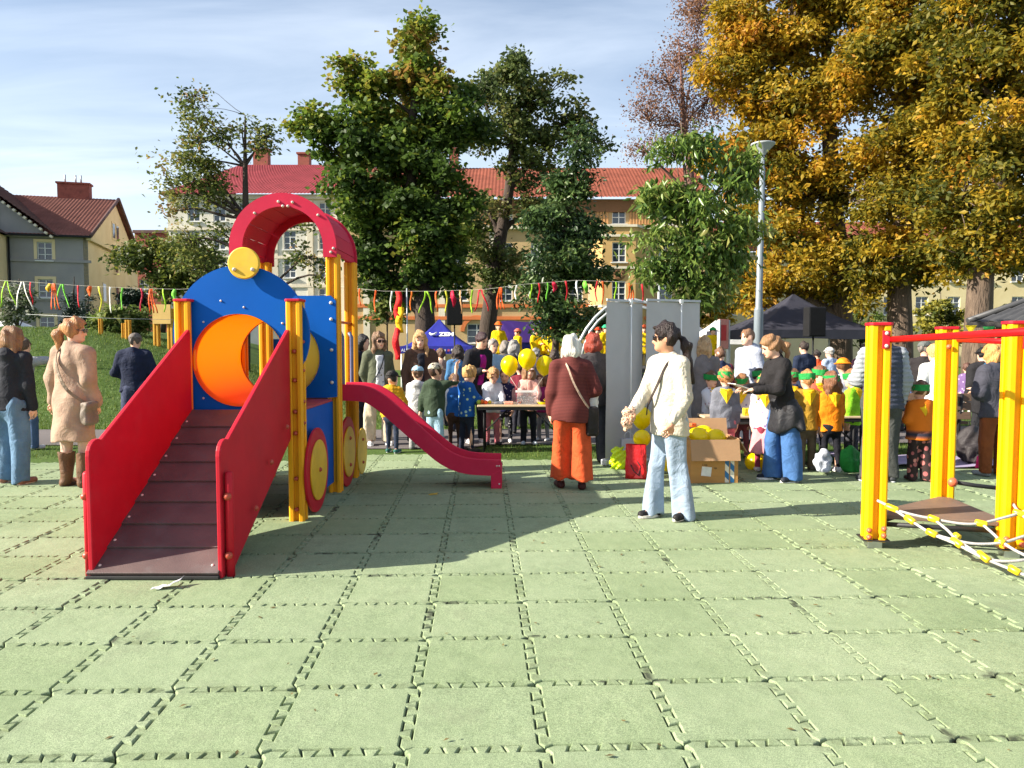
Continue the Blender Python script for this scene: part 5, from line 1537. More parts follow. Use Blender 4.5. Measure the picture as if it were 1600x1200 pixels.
# --- performers on the stage
STZ = 0.78
SL = ['stage performer in yellow cape and orange hat at the end of the violet banner', 'stage performer in yellow cape and dusty red hat turned sideways', 'stage performer in yellow cape and coral hat before the violet banner', 'stage performer in yellow cape and bright green hat before the violet banner',
      'stage performer in yellow cape and orange hat beside the bright green hat', 'stage performer in yellow cape and green hat half hidden by the dark magnolia', 'stage performer in yellow cape and red hat behind the white haired woman', 'stage performer in yellow cape and orange red hat beside the grey banner edge', 'stage performer in yellow cape and teal hat beside the grey banner edge', 'stage performer in yellow cape seen through the gap between the grey banners', 'stage performer in yellow cape and green hat before the white tents']
for si, (px, dd, hcx, hk, rt, tp) in enumerate(((779, 20.2, (236, 100, 26), 'helmet', 6, 503), (809, 20.6, (214, 110, 90), 'helmet', -60, 514), (838, 20.6, (236, 98, 80), 'helmet', 20, 512), (853, 21.0, (40, 170, 96), 'helmet', 30, 509),
        (863, 20.5, (232, 96, 40), 'helmet', 10, 511), (882, 21.2, (40, 160, 100), 'helmet', -10, 515), (900, 20.4, (216, 66, 40), 'helmet', 10, 514), (934, 20.5, (232, 66, 34), 'helmet', -14, 512), (945, 21.2, (44, 166, 120), 'helmet', 20, 508), (1006, 20.6, (226, 96, 50), 'helmet', 0, 508), (1112, 20.5, (40, 150, 70), 'helmet', 20, 512))):
    P(px, dd, tp, rt, SL[si], kid=True, z=STZ, hat=(hk, hcx), hair=('short', (80, 56, 40)), face=True, res=.021, group='performers in yellow capes',
      shirt=dict(c=(226, 186, 6), t=.03, hem=-.16, flare=.03, sl_r=1.25, name='cape'), pants=((44, 40, 44), KLEG), arms=random.choice((('down', 'fwd'), ('fwd', 'fwd'), ('relax', 'hip'))))
# ================================================================== THINGS
def text_mesh(name, body, size, ext, parent, loc, rot, m, off=0.0):
    cu = bpy.data.curves.new(name, 'FONT'); cu.body = body; cu.size = size; cu.extrude = ext; cu.offset = off
    t_ = bpy.data.objects.new(name, cu); col.objects.link(t_)
    bpy.context.view_layer.update()
    me = bpy.data.meshes.new_from_object(t_.evaluated_get(bpy.context.evaluated_depsgraph_get()))
    bpy.data.objects.remove(t_)
    o = link(name, me, parent, m); o.location = loc; o.rotation_euler = rot
    o['kind'] = 'stuff'
    return o
M_gal = mat('galvanised_grey', (.42, .44, .46), .45, .1, 4, .08, 80, metal=.3)
M_ban = mat('banner_back_grey', srgb(176, 176, 176), .6, .05, 3, .05, 60)
M_white = mat('white_plastic', (.78, .78, .76), .4, .05, 5, 0)
M_blk = mat('black_plastic', (.012, .012, .014), .6, .2, 6, .1, 140, spec=.2)
# roll-up banners seen from behind
def rollup(x0, y0, x1, y1, h, label):
    a = Vector((x0, y0, 0)); b_ = Vector((x1, y1, 0)); d = (b_ - a); w = d.length; u = d.normalized(); v = Vector((-u.y, u.x, 0))
    c = (a + b_) / 2; r = empty('roll_up_banner', c, math.atan2(u.y, u.x), label, 'banner', 'roll up banners seen from behind')
    q = MB(); n = 14; vs = []; fs = []
    for j in range(9):
        for i in range(n + 1):
            t = i / n; z = .07 + (h - .09) * j / 8
            vs.append((-w / 2 + w * t, .010 * math.sin(t * math.pi) + .004 * math.sin(j * 1.3 + t * 4), z))
    m_ = len(vs); vs += [(p[0], p[1] + .003, p[2]) for p in vs]
    for j in range(8):
        for i in range(n):
            k = j * (n + 1) + i; f = (k, k + 1, k + n + 2, k + n + 1); fs.append(f); fs.append(tuple(reversed([e + m_ for e in f])))
    q.add(vs, fs, 0, True); q.build('banner_sheet', M_ban, r)
    q = MB(); q.box((0, .02, .042), (w + .02, .10, .075), bev=.012); q.build('base_cassette', M_gal, r)
    for s in (-1, 1):
        q = MB(); q.box((s * (w / 2 - .06), -.03, .018), (.05, .26, .03), bev=.006); q.build('foot', M_white, r)
    q = MB(); q.tube([(w * .12, -.035, .075), (w * .12, -.035, .20)], .016, 10); q.build('pole_socket', M_blk, r)
    q = MB(); q.tube([(w * .12, -.035, .20), (w * .12, -.03, h)], .009, 8); q.build('support_pole', M_white, r)
    q = MB(); q.box((0, -.004, h + .0), (w + .006, .022, .03), bev=.005); q.build('top_rail', M_gal, r)
    q = MB(); q.box((w * .12, -.026, h - .01), (.05, .03, .05), bev=.006); q.build('pole_clip', M_white, r)
p1 = at(947, 600, 8.95); p2 = at(1003, 600, 9.45); rollup(p1.x, p1.y, p2.x, p2.y, 2.0, 'grey back of the roll up banner with bags at its foot')
p1 = at(1009, 600, 9.35); p2 = at(1092, 600, 9.7); rollup(p1.x, p1.y, p2.x, p2.y, 2.02, 'grey back of the roll up banner behind the woman in cream sweater')

# cardboard box with flaps
M_card = mat('cardboard', srgb(176, 128, 70), .85, .10, 3, .15, 30, stretch=(1, 1, 6)); M_cardi = mat('cardboard_flap', srgb(166, 130, 96), .85, .08, 3, .15, 40)
pb = gp(1115, 755); CX, CY = pb.x, pb.y
bx = empty('cardboard_box', (CX, CY + .22, 0), R(2), 'open cardboard box of yellow balloons with striped tape', 'box')
W2, D2, HB = .255, .21, .46
for nm, c, dm in (('front_side', (0, -D2, HB / 2), (2 * W2, .008, HB)), ('back_side', (0, D2, HB / 2), (2 * W2, .008, HB)), ('left_side', (-W2 + .004, 0, HB / 2), (.008, 2 * D2 - .01, HB)), ('right_side', (W2 - .004, 0, HB / 2), (.008, 2 * D2 - .01, HB)), ('bottom_side', (0, 0, .008), (2 * W2 - .02, 2 * D2 - .01, .008))):
    q = MB(); q.box(c, dm); q.build('box_side', M_card, bx)
q = MB(); q.box((-.0, -D2 - .035, HB - .105), (2 * W2 + .012, .007, .225), rotx(R(-14))); q.build('front_flap', M_cardi, bx)
q = MB(); q.box((W2 + .05, 0, HB - .06), (.007, 2 * D2, .17), roty(R(-32))); q.build('side_flap', M_cardi, bx)
q = MB(); q.box((-W2 - .04, 0, HB + .06), (.007, 2 * D2, .15), roty(R(-32))); q.build('side_flap', M_cardi, bx)
q = MB(); q.box((0.02, D2 + .03, HB + .09), (2 * W2, .007, .2), rotx(R(-18))); q.build('back_flap', M_cardi, bx)
q = MB(); q.box((-.085, -D2 - .0055, .125), (.105, .003, .10), roty(R(6))); q.build('label', mat('label_paper', srgb(214, 212, 208), .7, .12, 24, .1, 60), bx)
M_ink = mat('ink', (.03, .025, .02), .8, .1, 5, 0)
for k, (tx, x, z, sz) in enumerate((('I op', -.13, .185, .035), ('I op    T  op', -.13, .152, .032))):
    text_mesh('writing', tx, sz, .0006, bx, (x, -D2 - .0056, z), (math.pi / 2, 0, 0), M_ink)
def stripe_mat():
    m = bpy.data.materials.new('striped_tape'); nt, N, K, b = nodes_of(m)
    t = N.new('ShaderNodeTexCoord'); w = N.new('ShaderNodeTexWave'); w.bands_direction = 'DIAGONAL'; w.inputs['Scale'].default_value = 4.4
    K.new(t.outputs['Object'], w.inputs['Vector']); r = N.new('ShaderNodeValToRGB'); r.color_ramp.interpolation = 'CONSTANT'
    r.color_ramp.elements[0].color = (*srgb(28, 98, 150), 1); r.color_ramp.elements[1].position = .5; r.color_ramp.elements[1].color = (*srgb(214, 206, 190), 1)
    K.new(w.outputs['Fac'], r.inputs['Fac']); K.new(r.outputs[0], b.inputs['Base Color']); b.inputs['Roughness'].default_value = .4
    return m
M_tape = stripe_mat()
for x in (.135, .192):
    q = MB(); q.box((x, -D2 - .0055, .14), (.042, .003, .27)); q.build('striped_tape', M_tape, bx)

# balloons
M_ball = mat('yellow_balloon', (.92, .72, .0), .25, .02, 3, 0, spec=.4)
_n = M_ball.node_tree.nodes; _t = _n.new('ShaderNodeBsdfTranslucent'); _t.inputs['Color'].default_value = (.98, .78, .0, 1)
_m = _n.new('ShaderNodeMixShader'); _m.inputs[0].default_value = .22
M_ball.node_tree.links.new(_n['Principled BSDF'].outputs[0], _m.inputs[1]); M_ball.node_tree.links.new(_t.outputs[0], _m.inputs[2]); M_ball.node_tree.links.new(_m.outputs[0], _n['Material Output'].inputs['Surface'])
M_str = mat('balloon_string', (.75, .70, .6), .7, .1, 5, 0)
def balloon(c, r, label, string=None, tilt=(0, 0)):
    e = empty('balloon', c, 0, label, 'balloon', 'yellow balloons'); e.rotation_euler = (tilt[0], tilt[1], random.uniform(0, 6))
    pr = [(.0004, r * 1.08)]
    for k in range(1, 22):
        a = math.pi * k / 22; z = r * math.cos(a); rr = r * math.sin(a)
        if z < 0: z *= 1.28; rr *= (1 - .10 * (z / r) ** 2)
        else: z *= 1.08
        pr.append((rr, z))
    pr += [(r * .07, -r * 1.27), (r * .10, -r * 1.37), (.001, -r * 1.35)]
    q = MB(); q.lathe(pr, (0, 0, 0), 24); q.build('balloon_skin', M_ball, e)
    if string is not None:
        q = MB(); inv = e.rotation_euler.to_matrix().inverted(); p2 = inv @ (Vector(string) - Vector(c)); p0 = Vector((0, 0, -r * 1.35))
        q.tube([p0, p0.lerp(p2, .5) + Vector((.012, .008, 0)), p2], .0022, 5); q.build('string', M_str, e)
TBX = at(824, 632, 9.95)
balloon(at(796, 570, 10.05), .118, 'yellow balloon with a dark centre spot over the snack table', TBX + Vector((-.04, .05, .1)), (0, R(10)))
balloon(at(824, 560, 10.0), .122, 'middle yellow balloon of three over the snack table', TBX + Vector((0, .05, .1)))
balloon(at(851, 570, 10.05), .116, 'yellow balloon beside the white haired woman', TBX + Vector((.03, .05, .1)), (0, R(-14)))
balloon(at(1003, 652, 8.75), .115, 'yellow balloon beside the woman in cream sweater', None)
balloon(at(1003, 685, 8.55), .10, 'small yellow balloon on the red bag', None, (R(60), 0))
balloon(at(1045, 722, 8.4), .11, 'yellow balloon low behind the pale jeans', None, (R(80), 0))
BZ = HB
for k, (dx_, dy_, dz_, rr) in enumerate(((-.13, -.02, -.02, .115), (.08, .03, -.04, .11), (-.02, .12, .0, .10))):
    balloon((CX + dx_, CY + .22 + dy_, BZ + dz_ + .02), rr, ('yellow balloon lying at one side inside the cardboard box', 'yellow balloon lying in the middle of the cardboard box', 'yellow balloon at the back of the cardboard box')[k], None, (R(70), k))
balloon(at(1180, 722, 8.75), .115, 'yellow balloon on the ground under the children with headbands', None, (R(85), 0))
balloon(at(1209, 722, 8.9), .10, 'yellow balloon on the ground beside the wide blue jeans', None, (R(75), 1))
# orange and khaki odds in the box
q = MB(); q.box((CX - .17, CY + .24, HB + .135), (.07, .05, .04), rotz(.4), bev=.01); tag(q.build('party_horn', mat('orange_card', (.8, .12, .02), .5)), 'small orange party favour on top of the cardboard box', 'party favour')

# bags at the banner foot
def sdf_thing(name, ops, m, label, cat, res=.010, waves=None, cuts=()):
    s_ = SDF()
    for o in ops: getattr(s_, o[0])(*o[1:])
    for c in cuts: s_.cut(*c)
    o = link(name, s_.mesh(name, res, waves), None, m); tag(o, label, cat); return o
b1 = gp(971, 734)
sdf_thing('plastic_bag', [('ell', (b1.x, b1.y + .08, .10), (.12, .10, .11), .03), ('ell', (b1.x - .03, b1.y + .07, .19), (.06, .05, .06), .05)], mat('neon_bag', srgb(196, 222, 10), .35, .12, 12, .6, 30, bdist=.02), 'crumpled neon yellow carrier bag at the banner foot', 'bag', waves=waves_for(2, .012, 55, 1), cuts=(((0, 0, .002), (0, 0, -1)),))
rb = gp(995, 749)
e = empty('red_bag', (rb.x, rb.y + .07, 0), R(-12), 'red shopping bag with dark handle beside the pale jeans', 'bag')
q = MB(); vs = []; fs = []; n = 10
M_rbag = mat('red_bag_fabric', srgb(214, 34, 40), .45, .12, 8, .5, 25, bdist=.02)
for j in range(7):
    z = .004 + .37 * j / 6
    for i in range(24):
        a = 2 * math.pi * i / 24; ca_, sa_ = math.cos(a), math.sin(a)
        x = .115 * (abs(ca_) ** .35) * (1 if ca_ > 0 else -1) * (1 - .06 * j / 6); y = .07 * (abs(sa_) ** .35) * (1 if sa_ > 0 else -1) * (1 - .25 * j / 6)
        vs.append((x + .006 * math.sin(j * 2 + i), y + .008 * math.sin(i * 1.7 + j), z))
for j in range(6):
    for i in range(24): k = (i + 1) % 24; fs.append((j * 24 + i, j * 24 + k, j * 24 + 24 + k, j * 24 + 24 + i))
fs.append(tuple(range(24))[::-1]); q.add(vs, fs, 0, True); q.build('bag_body', M_rbag, e)
q = MB(); q.tube([(-.05, -.085, .16), (-.02, -.1, .10), (.03, -.1, .05), (.06, -.09, .14), (.02, -.09, .2)], .006, 6); q.build('handle', M_blk, e)
q = MB(); q.prism([(-.02, .02), (.08, .02), (.05, .13)], (0, -.092, 0), (1, 0, 0), (0, 0, 1), (0, -.004, 0)); q.build('emblem', mat('dark_red_print', (.20, .01, .015), .5), e)
wb = gp(981, 724)
e = empty('white_gift_bag', (wb.x, wb.y + .05, 0), R(8), 'white paper gift bag with rope handles behind the neon bag', 'bag')
q = MB(); q.prism([(-.085, -.045), (.085, -.045), (.085, .045), (-.085, .045)], (0, 0, 0), (1, 0, 0), (0, 1, 0), (0, 0, .30)); q.build('bag_body', mat('white_paper', srgb(206, 206, 214), .6, .06, 6, .2, 20), e)
for y in (-.046, .046):
    q = MB(); q.tube([(-.05, y, .30), (-.045, y, .37), (0, y, .40), (.045, y, .37), (.05, y, .30)], .004, 6); q.build('handle', M_white, e)
gb = gp(962, 722)
e = empty('rolled_mat', (gb.x, gb.y + .06, .12), R(25), 'grey rolled foam mat leaning behind the neon bag', 'mat'); e.rotation_euler = (R(-28), R(12), R(25))
q = MB(); n = 40; pts = [((.03 + .075 * k / n) * math.cos(k / n * 14), (.03 + .075 * k / n) * math.sin(k / n * 14)) for k in range(n + 1)]
vs = [(x, y, -.13) for x, y in pts] + [(x, y, .24) for x, y in pts] + [(x * .93, y * .93, -.13) for x, y in pts] + [(x * .93, y * .93, .24) for x, y in pts]
m_ = n + 1; fs = []
for k in range(n): fs += [(k, k + 1, m_ + k + 1, m_ + k), (2 * m_ + k + 1, 2 * m_ + k, 3 * m_ + k, 3 * m_ + k + 1), (m_ + k, m_ + k + 1, 3 * m_ + k + 1, 3 * m_ + k)]
q.add(vs, fs, 0, True); q.build('foam_roll', mat('grey_foam', srgb(120, 122, 118), .8, .08, 6, .2, 60), e)

# snack table
def table(x0, x1, y0, y1, h, label):
    e = empty('folding_table', ((x0 + x1) / 2, (y0 + y1) / 2, 0), 0, label, 'table')
    w, dp = x1 - x0, y1 - y0
    q = MB(); q.box((0, 0, h - .014), (w, dp, .028), bev=.006); q.build('table_top', mat('pale_table_top', srgb(196, 172, 140), .5, .08, 4, .08, 60), e)
    q = MB(); q.box((0, 0, h - .05), (w - .02, dp - .02, .04), bev=.004); q.build('table_rim', M_blk, e)
    for sx in (-1, 1):
        for sy in (-1, 1):
            q = MB(); q.tube([(sx * (w / 2 - .09), sy * (dp / 2 - .06), .0), (sx * (w / 2 - .09), sy * (dp / 2 - .06), h - .06)], .015, 8); q.build('leg', M_blk, e)
        q = MB(); q.tube([(sx * (w / 2 - .09), -dp / 2 + .06, .28), (sx * (w / 2 - .40), -dp / 2 + .06, h - .07)], .009, 6); q.build('brace', M_blk, e)
    return e
TH = .66
tx0, tx1 = at(746, 632, 10.0).x, at(880, 632, 10.0).x
table(tx0, tx1, 9.9, 10.4, TH, 'folding snack table with thin black legs on the grass strip')
# things on the table
def plastic_tub(px, y, w, dp, h):
    c = at(px, 600, y); e = empty('plastic_tub', (c.x, y, TH), 0, 'clear plastic storage tub with brown biscuits on the snack table', 'tub')
    m = bpy.data.materials.new('clear_tub'); nt, N, K, b = nodes_of(m); b.inputs['Base Color'].default_value = (.8, .8, .82, 1); b.inputs['Transmission Weight'].default_value = .8; b.inputs['Roughness'].default_value = .25; b.inputs['IOR'].default_value = 1.1
    q = MB()
    for s_ in (-1, 1):
        q.box((s_ * w / 2, 0, h / 2), (.004, dp, h)); q.box((0, s_ * dp / 2, h / 2), (w, .004, h))
    q.build('tub_wall', m, e)['kind'] = 'stuff'
    q = MB()
    for s_ in (-1, 1):
        q.box((s_ * (w / 2 + .01), 0, h), (.022, dp + .04, .014)); q.box((0, s_ * (dp / 2 + .01), h + .001), (w + .0, .022, .014))
    q.build('tub_rim', M_white, e)['kind'] = 'stuff'
    q = MB(); r_ = random.Random(4)
    for k in range(46):
        q.box((r_.uniform(-.4, .4) * w, r_.uniform(-.4, .4) * dp, .01 + r_.random() * h * .62), (.07, .022, .012), Matrix.Rotation(r_.uniform(0, 6), 3, 'Z') @ Matrix.Rotation(r_.uniform(-.5, .5), 3, 'X'))
    q.build('biscuits', mat('biscuit', srgb(150, 84, 66), .8, .25, 20, .2), e)['kind'] = 'stuff'
plastic_tub(823, 10.08, .26, .2, .17)
def fruit(px, y, r, c, label, cat):
    p = at(px, 600, y); q = MB(); q.lathe([(.0004, r * .93), (r * .3, r * .97), (r * .7, r * .72), (r, .0), (r * .72, -r * .7), (r * .3, -r * .93), (.0004, -r * .92)], (p.x, y, TH + r * .93), 12)
    tag(q.build(cat.replace(' ', '_'), mat('fruit_%s' % c[0].__str__() + cat, c, .4, .15, 20, .1)), label, cat, 'fruit on the snack table')
fruit(748, 10.02, .032, srgb(150, 170, 40), 'green apple at the near corner of the snack table', 'apple')
fruit(753, 10.06, .034, srgb(240, 120, 20), 'orange between the green apple and the tangerine', 'orange')
fruit(759, 10.0, .030, srgb(236, 90, 24), 'deep orange tangerine beside the lemon wedges', 'tangerine')
fruit(765, 10.05, .028, srgb(230, 200, 60), 'lemon on the snack table beside the grey tray', 'lemon')
for k, (px, c, lb) in enumerate(((779, (120, 124, 134), 'shallow grey tray on the snack table'), (795, (214, 150, 128), 'shallow salmon coloured tray on the snack table'))):
    p = at(px, 600, 10.05); q = MB(); q.box((p.x, 10.05, TH + .018), (.12, .16, .035), bev=.008); tag(q.build('tray', cloth(c, rough=.5)), lb, 'tray')
for k, (px, y, h_) in enumerate(((848, 10.0, .03), (858, 10.1, .06), (866, 10.0, .045))):
    p = at(px, 600, y); q = MB(); q.lathe([(.02, 0), (.045, .0), (.075, h_), (.071, h_), (.042, .006), (.001, .006)], (p.x, y, TH + .002), 18)
    tag(q.build('bowl', M_ball), ('low yellow bowl on the snack table', 'tall yellow bowl at the back of the snack table', 'yellow bowl nearest the table end')[k], 'bowl', 'yellow bowls')
# craft table of the headband children
table(at(1098, 600, 9.1).x, at(1345, 600, 9.1).x, 9.0, 9.35, .60, 'low craft table among the children with headbands')
p = at(1170, 600, 9.1); q = MB(); q.box((p.x, 9.1, .60 + .045), (.12, .09, .09), bev=.006); tag(q.build('craft_box', cloth((226, 196, 40), rough=.5)), 'small yellow craft box on the low table', 'box')

# litter on the tiles
pl_ = gp(262, 918); q = MB()
n = 8; vs = []; fs = []
for j in range(5):
    for i in range(n + 1):
        u_ = i / n - .5; v_ = j / 4 - .5
        vs.append((pl_.x + u_ * .13 + v_ * .02, pl_.y + v_ * .075 + u_ * .05, .006 + .06 * max(0, u_ + .12) ** 1.2 * (1 + .4 * v_) + .006 * math.sin(i * 1.9 + j * 1.3) + .004))
for j in range(4):
    for i in range(n): k = j * (n + 1) + i; fs.append((k, k + 1, k + n + 2, k + n + 1))
q.add(vs, fs, 0, True); o = q.build('paper_scrap', mat('white_paper', (.7, .7, .7))); tag(o, 'white crumpled paper scrap on the tiles below the ramp', 'litter'); 
md = o.modifiers.new('thickness', 'SOLIDIFY'); md.thickness = .0015
pl_ = gp(677, 773); q = MB(); q.prism([(-.05, 0), (-.02, .018), (.01, .012), (.05, .022), (.03, 0), (.045, -.02), (.0, -.012), (-.025, -.02)], (pl_.x, pl_.y, .006), (1, .1, .1), (-.1, 1, .2), (0, 0, .003)); tag(q.build('fallen_leaf', mat('yellow_leaf', srgb(190, 160, 50), .7, .2, 20)), 'yellow fallen leaf on the shaded tiles by the slide', 'leaf')

# lamp post
lp = at(1189, 300, 13.0)
e = empty('street_lamp', (lp.x, 13.0, ground_z(lp.x, 13.0)), 0, 'tall grey lamp post with conical disc lamp head', 'street lamp')
top = at(1193, 240, 13.0).z
q = MB(); q.tube([(0, 0, -.05), (0, 0, 2.05), (0, 0, 2.06), (0, 0, 2.1), (0.02, 0, top - .25), (0.02, 0, top - .24), (.02, 0, top)], [.082, .078, .078, .058, .045, .034, .034], 16); q.build('pole', mat('grey_lamp_paint', srgb(118, 128, 136), .45, .08, 3, .05, 60), e)
q = MB(); q.lathe([(.045, 0), (.055, .03), (.19, .17), (.205, .185), (.20, .2), (.05, .235), (.0005, .24)], (.02, 0, top - .03), 28); q.build('lamp_shade', mat('lamp_shade_paint', srgb(160, 166, 170), .4, .05, 3, 0), e)
q = MB(); q.lathe([(.0005, 0), (.12, .09), (.0005, .1)], (.02, 0, top + .02), 16); q.build('diffuser', M_white, e)

# canopies
def canopy(px, y, w, dp, ze, za, m, label, legm, rz=0, val=.22, gz=None):
    c = at(px, 600, y); g = ground_z(c.x, y) if gz is None else gz
    e = empty('pop_up_canopy', (c.x, y, g), rz, label, 'tent')
    ze -= g; za -= g
    n = 10; q = MB(); vs = []; fs = []
    for ring in range(n + 1):
        t = ring / n                                  # 0 edge .. 1 apex
        zz = ze + (za - ze) * (t ** 1.55); k = 1 - t * .985
        for i in range(32):
            a = i / 32 * 4; sd = int(a); f = a - sd
            cs = [(-1, -1), (1, -1), (1, 1), (-1, 1)]; p0 = cs[sd]; p1 = cs[(sd + 1) % 4]
            x = (p0[0] + (p1[0] - p0[0]) * f) * w / 2 * k; yy = (p0[1] + (p1[1] - p0[1]) * f) * dp / 2 * k
            sag = -.05 * math.sin(math.pi * f) * (1 - t) * (0 if ring == 0 else 1)
            vs.append((x, yy, zz + sag))
    for r_ in range(n):
        for i in range(32): k = (i + 1) % 32; fs.append((r_ * 32 + i, r_ * 32 + k, r_ * 32 + 32 + k, r_ * 32 + 32 + i))
    q.add(vs, fs, 0, True); q.build('roof_fabric', m, e)
    q = MB(); vs2 = [(v[0] * 1.004, v[1] * 1.004, v[2] + .01) for v in vs[:32]] + [(v[0] * 1.012, v[1] * 1.012, v[2] - val + .02 * math.sin(i * .8)) for i, v in enumerate(vs[:32])]
    q.add(vs2, [(i, (i + 1) % 32, 32 + (i + 1) % 32, 32 + i) for i in range(32)], 0, False); q.build('valance', m, e)
    for sx in (-1, 1):
        for sy in (-1, 1):
            q = MB(); q.tube([(sx * (w / 2 - .04), sy * (dp / 2 - .04), 0), (sx * (w / 2 - .04), sy * (dp / 2 - .04), ze)], .025, 8); q.build('leg', legm, e)
    return e
def fabric(key, rgb):
    return mat(key, srgb(*rgb), .7, .10, 2.0, .25, 5, spec=.3, bdist=.05)
canopy(1237, 21.0, 3.85, 3.0, at(1237, 517, 21).z, at(1237, 460, 21).z, fabric('charcoal_canopy', (48, 48, 58)), 'charcoal pop up canopy in front of the golden trees', M_white, R(6))
YB = 25.0; WB = 2.3; ze_b, za_b = at(687, 541, YB).z, at(687, 499, YB).z
bt = canopy(687, YB, WB, WB, ze_b, za_b, fabric('royal_blue_canopy', (38, 44, 138)), 'royal blue pop up tent with white lettering near the speaker', M_white, 0, .22)
M_let = mat('white_print', (.8, .8, .8), .6, .02, 5, 0)
zt = at(687, 523, YB).z; tt = ((zt - ze_b) / (za_b - ze_b)) ** (1 / 1.55); yt = -WB / 2 * (1 - .985 * tt) - .035
slp = math.atan((za_b - ze_b) * 1.55 * tt ** .55 / (WB / 2 * .985)); zt -= bt.location.z
text_mesh('lettering', 'ZEM', .25, .004, bt, (.04, yt - .03, zt - .045), (slp, 0, 0), M_let, .008)
q = MB(); q.tube([Vector((-.27, yt, zt + .05)), Vector((-.21, yt - .05, zt + .0)), Vector((-.12, yt - .05, zt + .0)), Vector((-.03, yt + .02, zt + .075))], [.025, .042, .042, .02], 6); q.build('logo', M_let, bt)
zv = ze_b - bt.location.z - .12; yv = -WB / 2 * 1.012 - .02
for k, cc in enumerate(((200, 70, 110), (150, 190, 230), (80, 120, 210), (220, 225, 240), (200, 90, 110), (230, 230, 240), (90, 130, 210), (170, 200, 240), (200, 200, 230), (120, 90, 190))):
    q = MB(); q.box((-.05 + k * .113, yv, zv), (.065 if k % 3 else .04, .006, .07), roty(.3 * (k % 2))); q.build('valance_mark', cloth(cc, rough=.6), bt)
text_mesh('lettering', 'ALMA', .14, .003, bt, (-1.11, yv - .003, zv - .045), (R(90), 0, 0), M_let)
canopy(1117, 26.0, 1.7, 2.2, at(1117, 527, 26).z, at(1117, 501, 26).z, fabric('white_canopy', (222, 222, 222)), 'white pointed tent behind the near magnolia tree', M_white)
canopy(1085, 28.0, 1.7, 2.2, at(1085, 530, 28).z, at(1085, 506, 28).z, fabric('white_canopy', (222, 222, 222)), 'white pointed tent further back behind the grey banners', M_white)
canopy(20, 26.0, 2.3, 2.3, at(20, 520, 26).z, at(20, 496, 26).z, fabric('white_canopy', (222, 222, 222)), 'white pointed tent behind the grassy mound', M_white)

# loudspeakers on stands
def speaker(px, py0, py1, y, w, dp, label):
    c = at(px, (py0 + py1) / 2, y); g = ground_z(c.x, y); z0 = at(px, py1, y).z; z1 = at(px, py0, y).z
    e = empty('loudspeaker', (c.x, y, g), R(6), label, 'loudspeaker')
    q = MB(); q.prism([(-w / 2, -dp / 2), (w / 2, -dp / 2), (w * .38, dp / 2), (-w * .38, dp / 2)], (0, 0, z0 - g), (1, 0, 0), (0, 1, 0), (0, 0, z1 - z0)); q.build('cabinet', M_blk, e, bev=.015)
    q = MB(); q.box((0, -dp / 2 - .006, (z0 + z1) / 2 - g), (w * .88, .01, (z1 - z0) * .92), bev=.004); q.build('grille', mat('speaker_grille', (.012, .012, .013), .8, .2, 60, .3, 200, spec=.1), e)
    q = MB(); q.tube([(0, 0, .35), (0, 0, z0 - g + .02)], .018, 8); q.build('pole', M_blk, e)
    for k in range(3):
        a = k * 2.094 + .4; q = MB(); q.tube([(0, 0, .75), (.45 * math.cos(a), .45 * math.sin(a), 0.0)], .012, 6); q.build('leg', M_blk, e)
speaker(1271, 480, 526, 15.5, .37, .34, 'black loudspeaker on a stand before the charcoal canopy')
speaker(710, 466, 508, 18.0, .38, .34, 'black loudspeaker on a tall pole by the blue tent')

# stage
sx0, sx1 = at(755, 560, 20).x, at(1130, 560, 20).x
st = empty('stage', ((sx0 + sx1) / 2, 21.3, ground_z(0, 21)), 0, 'low stage platform with violet backdrop behind the crowd', 'stage'); gz_ = st.location.z
q = MB(); q.box((0, 0, STZ - gz_ - .06), (sx1 - sx0, 3.0, .11), bev=.01); q.build('deck', mat('stage_deck', (.06, .055, .05), .7, .2, 3), st)
q = MB(); q.box((0, -1.46, (STZ - gz_ - .12) / 2), (sx1 - sx0 - .05, .03, STZ - gz_ - .13)); q.build('skirt', mat('stage_skirt', (.03, .03, .05), .8, .2, 3), st)
q = MB(); bx0, bx1 = at(783, 510, 22).x - st.location.x, at(858, 510, 22).x - st.location.x
za_, zb_ = at(800, 502, 22).z - gz_, at(800, 534, 22).z - gz_
n = 24; vs = []; fs = []
for j in range(5):
    for i in range(n + 1): t = i / n; vs.append((bx0 + (bx1 - bx0) * t, .75 + .03 * math.sin(t * 21 + j) , zb_ + (za_ - zb_) * j / 4 + .02 * math.sin(t * 9)))
for j in range(4):
    for i in range(n): k = j * (n + 1) + i; fs.append((k, k + 1, k + n + 2, k + n + 1))
q.add(vs, fs, 0, True); q.build('violet_banner', fabric('violet_cloth', (120, 84, 190)), st)
q = MB(); q.box(((bx0 + bx1) / 2, .8, (zb_ + STZ - gz_) / 2), (bx1 - bx0 - .1, .03, zb_ - STZ + gz_ - .01)); q.build('blue_banner', fabric('deep_blue_cloth', (34, 40, 120)), st)
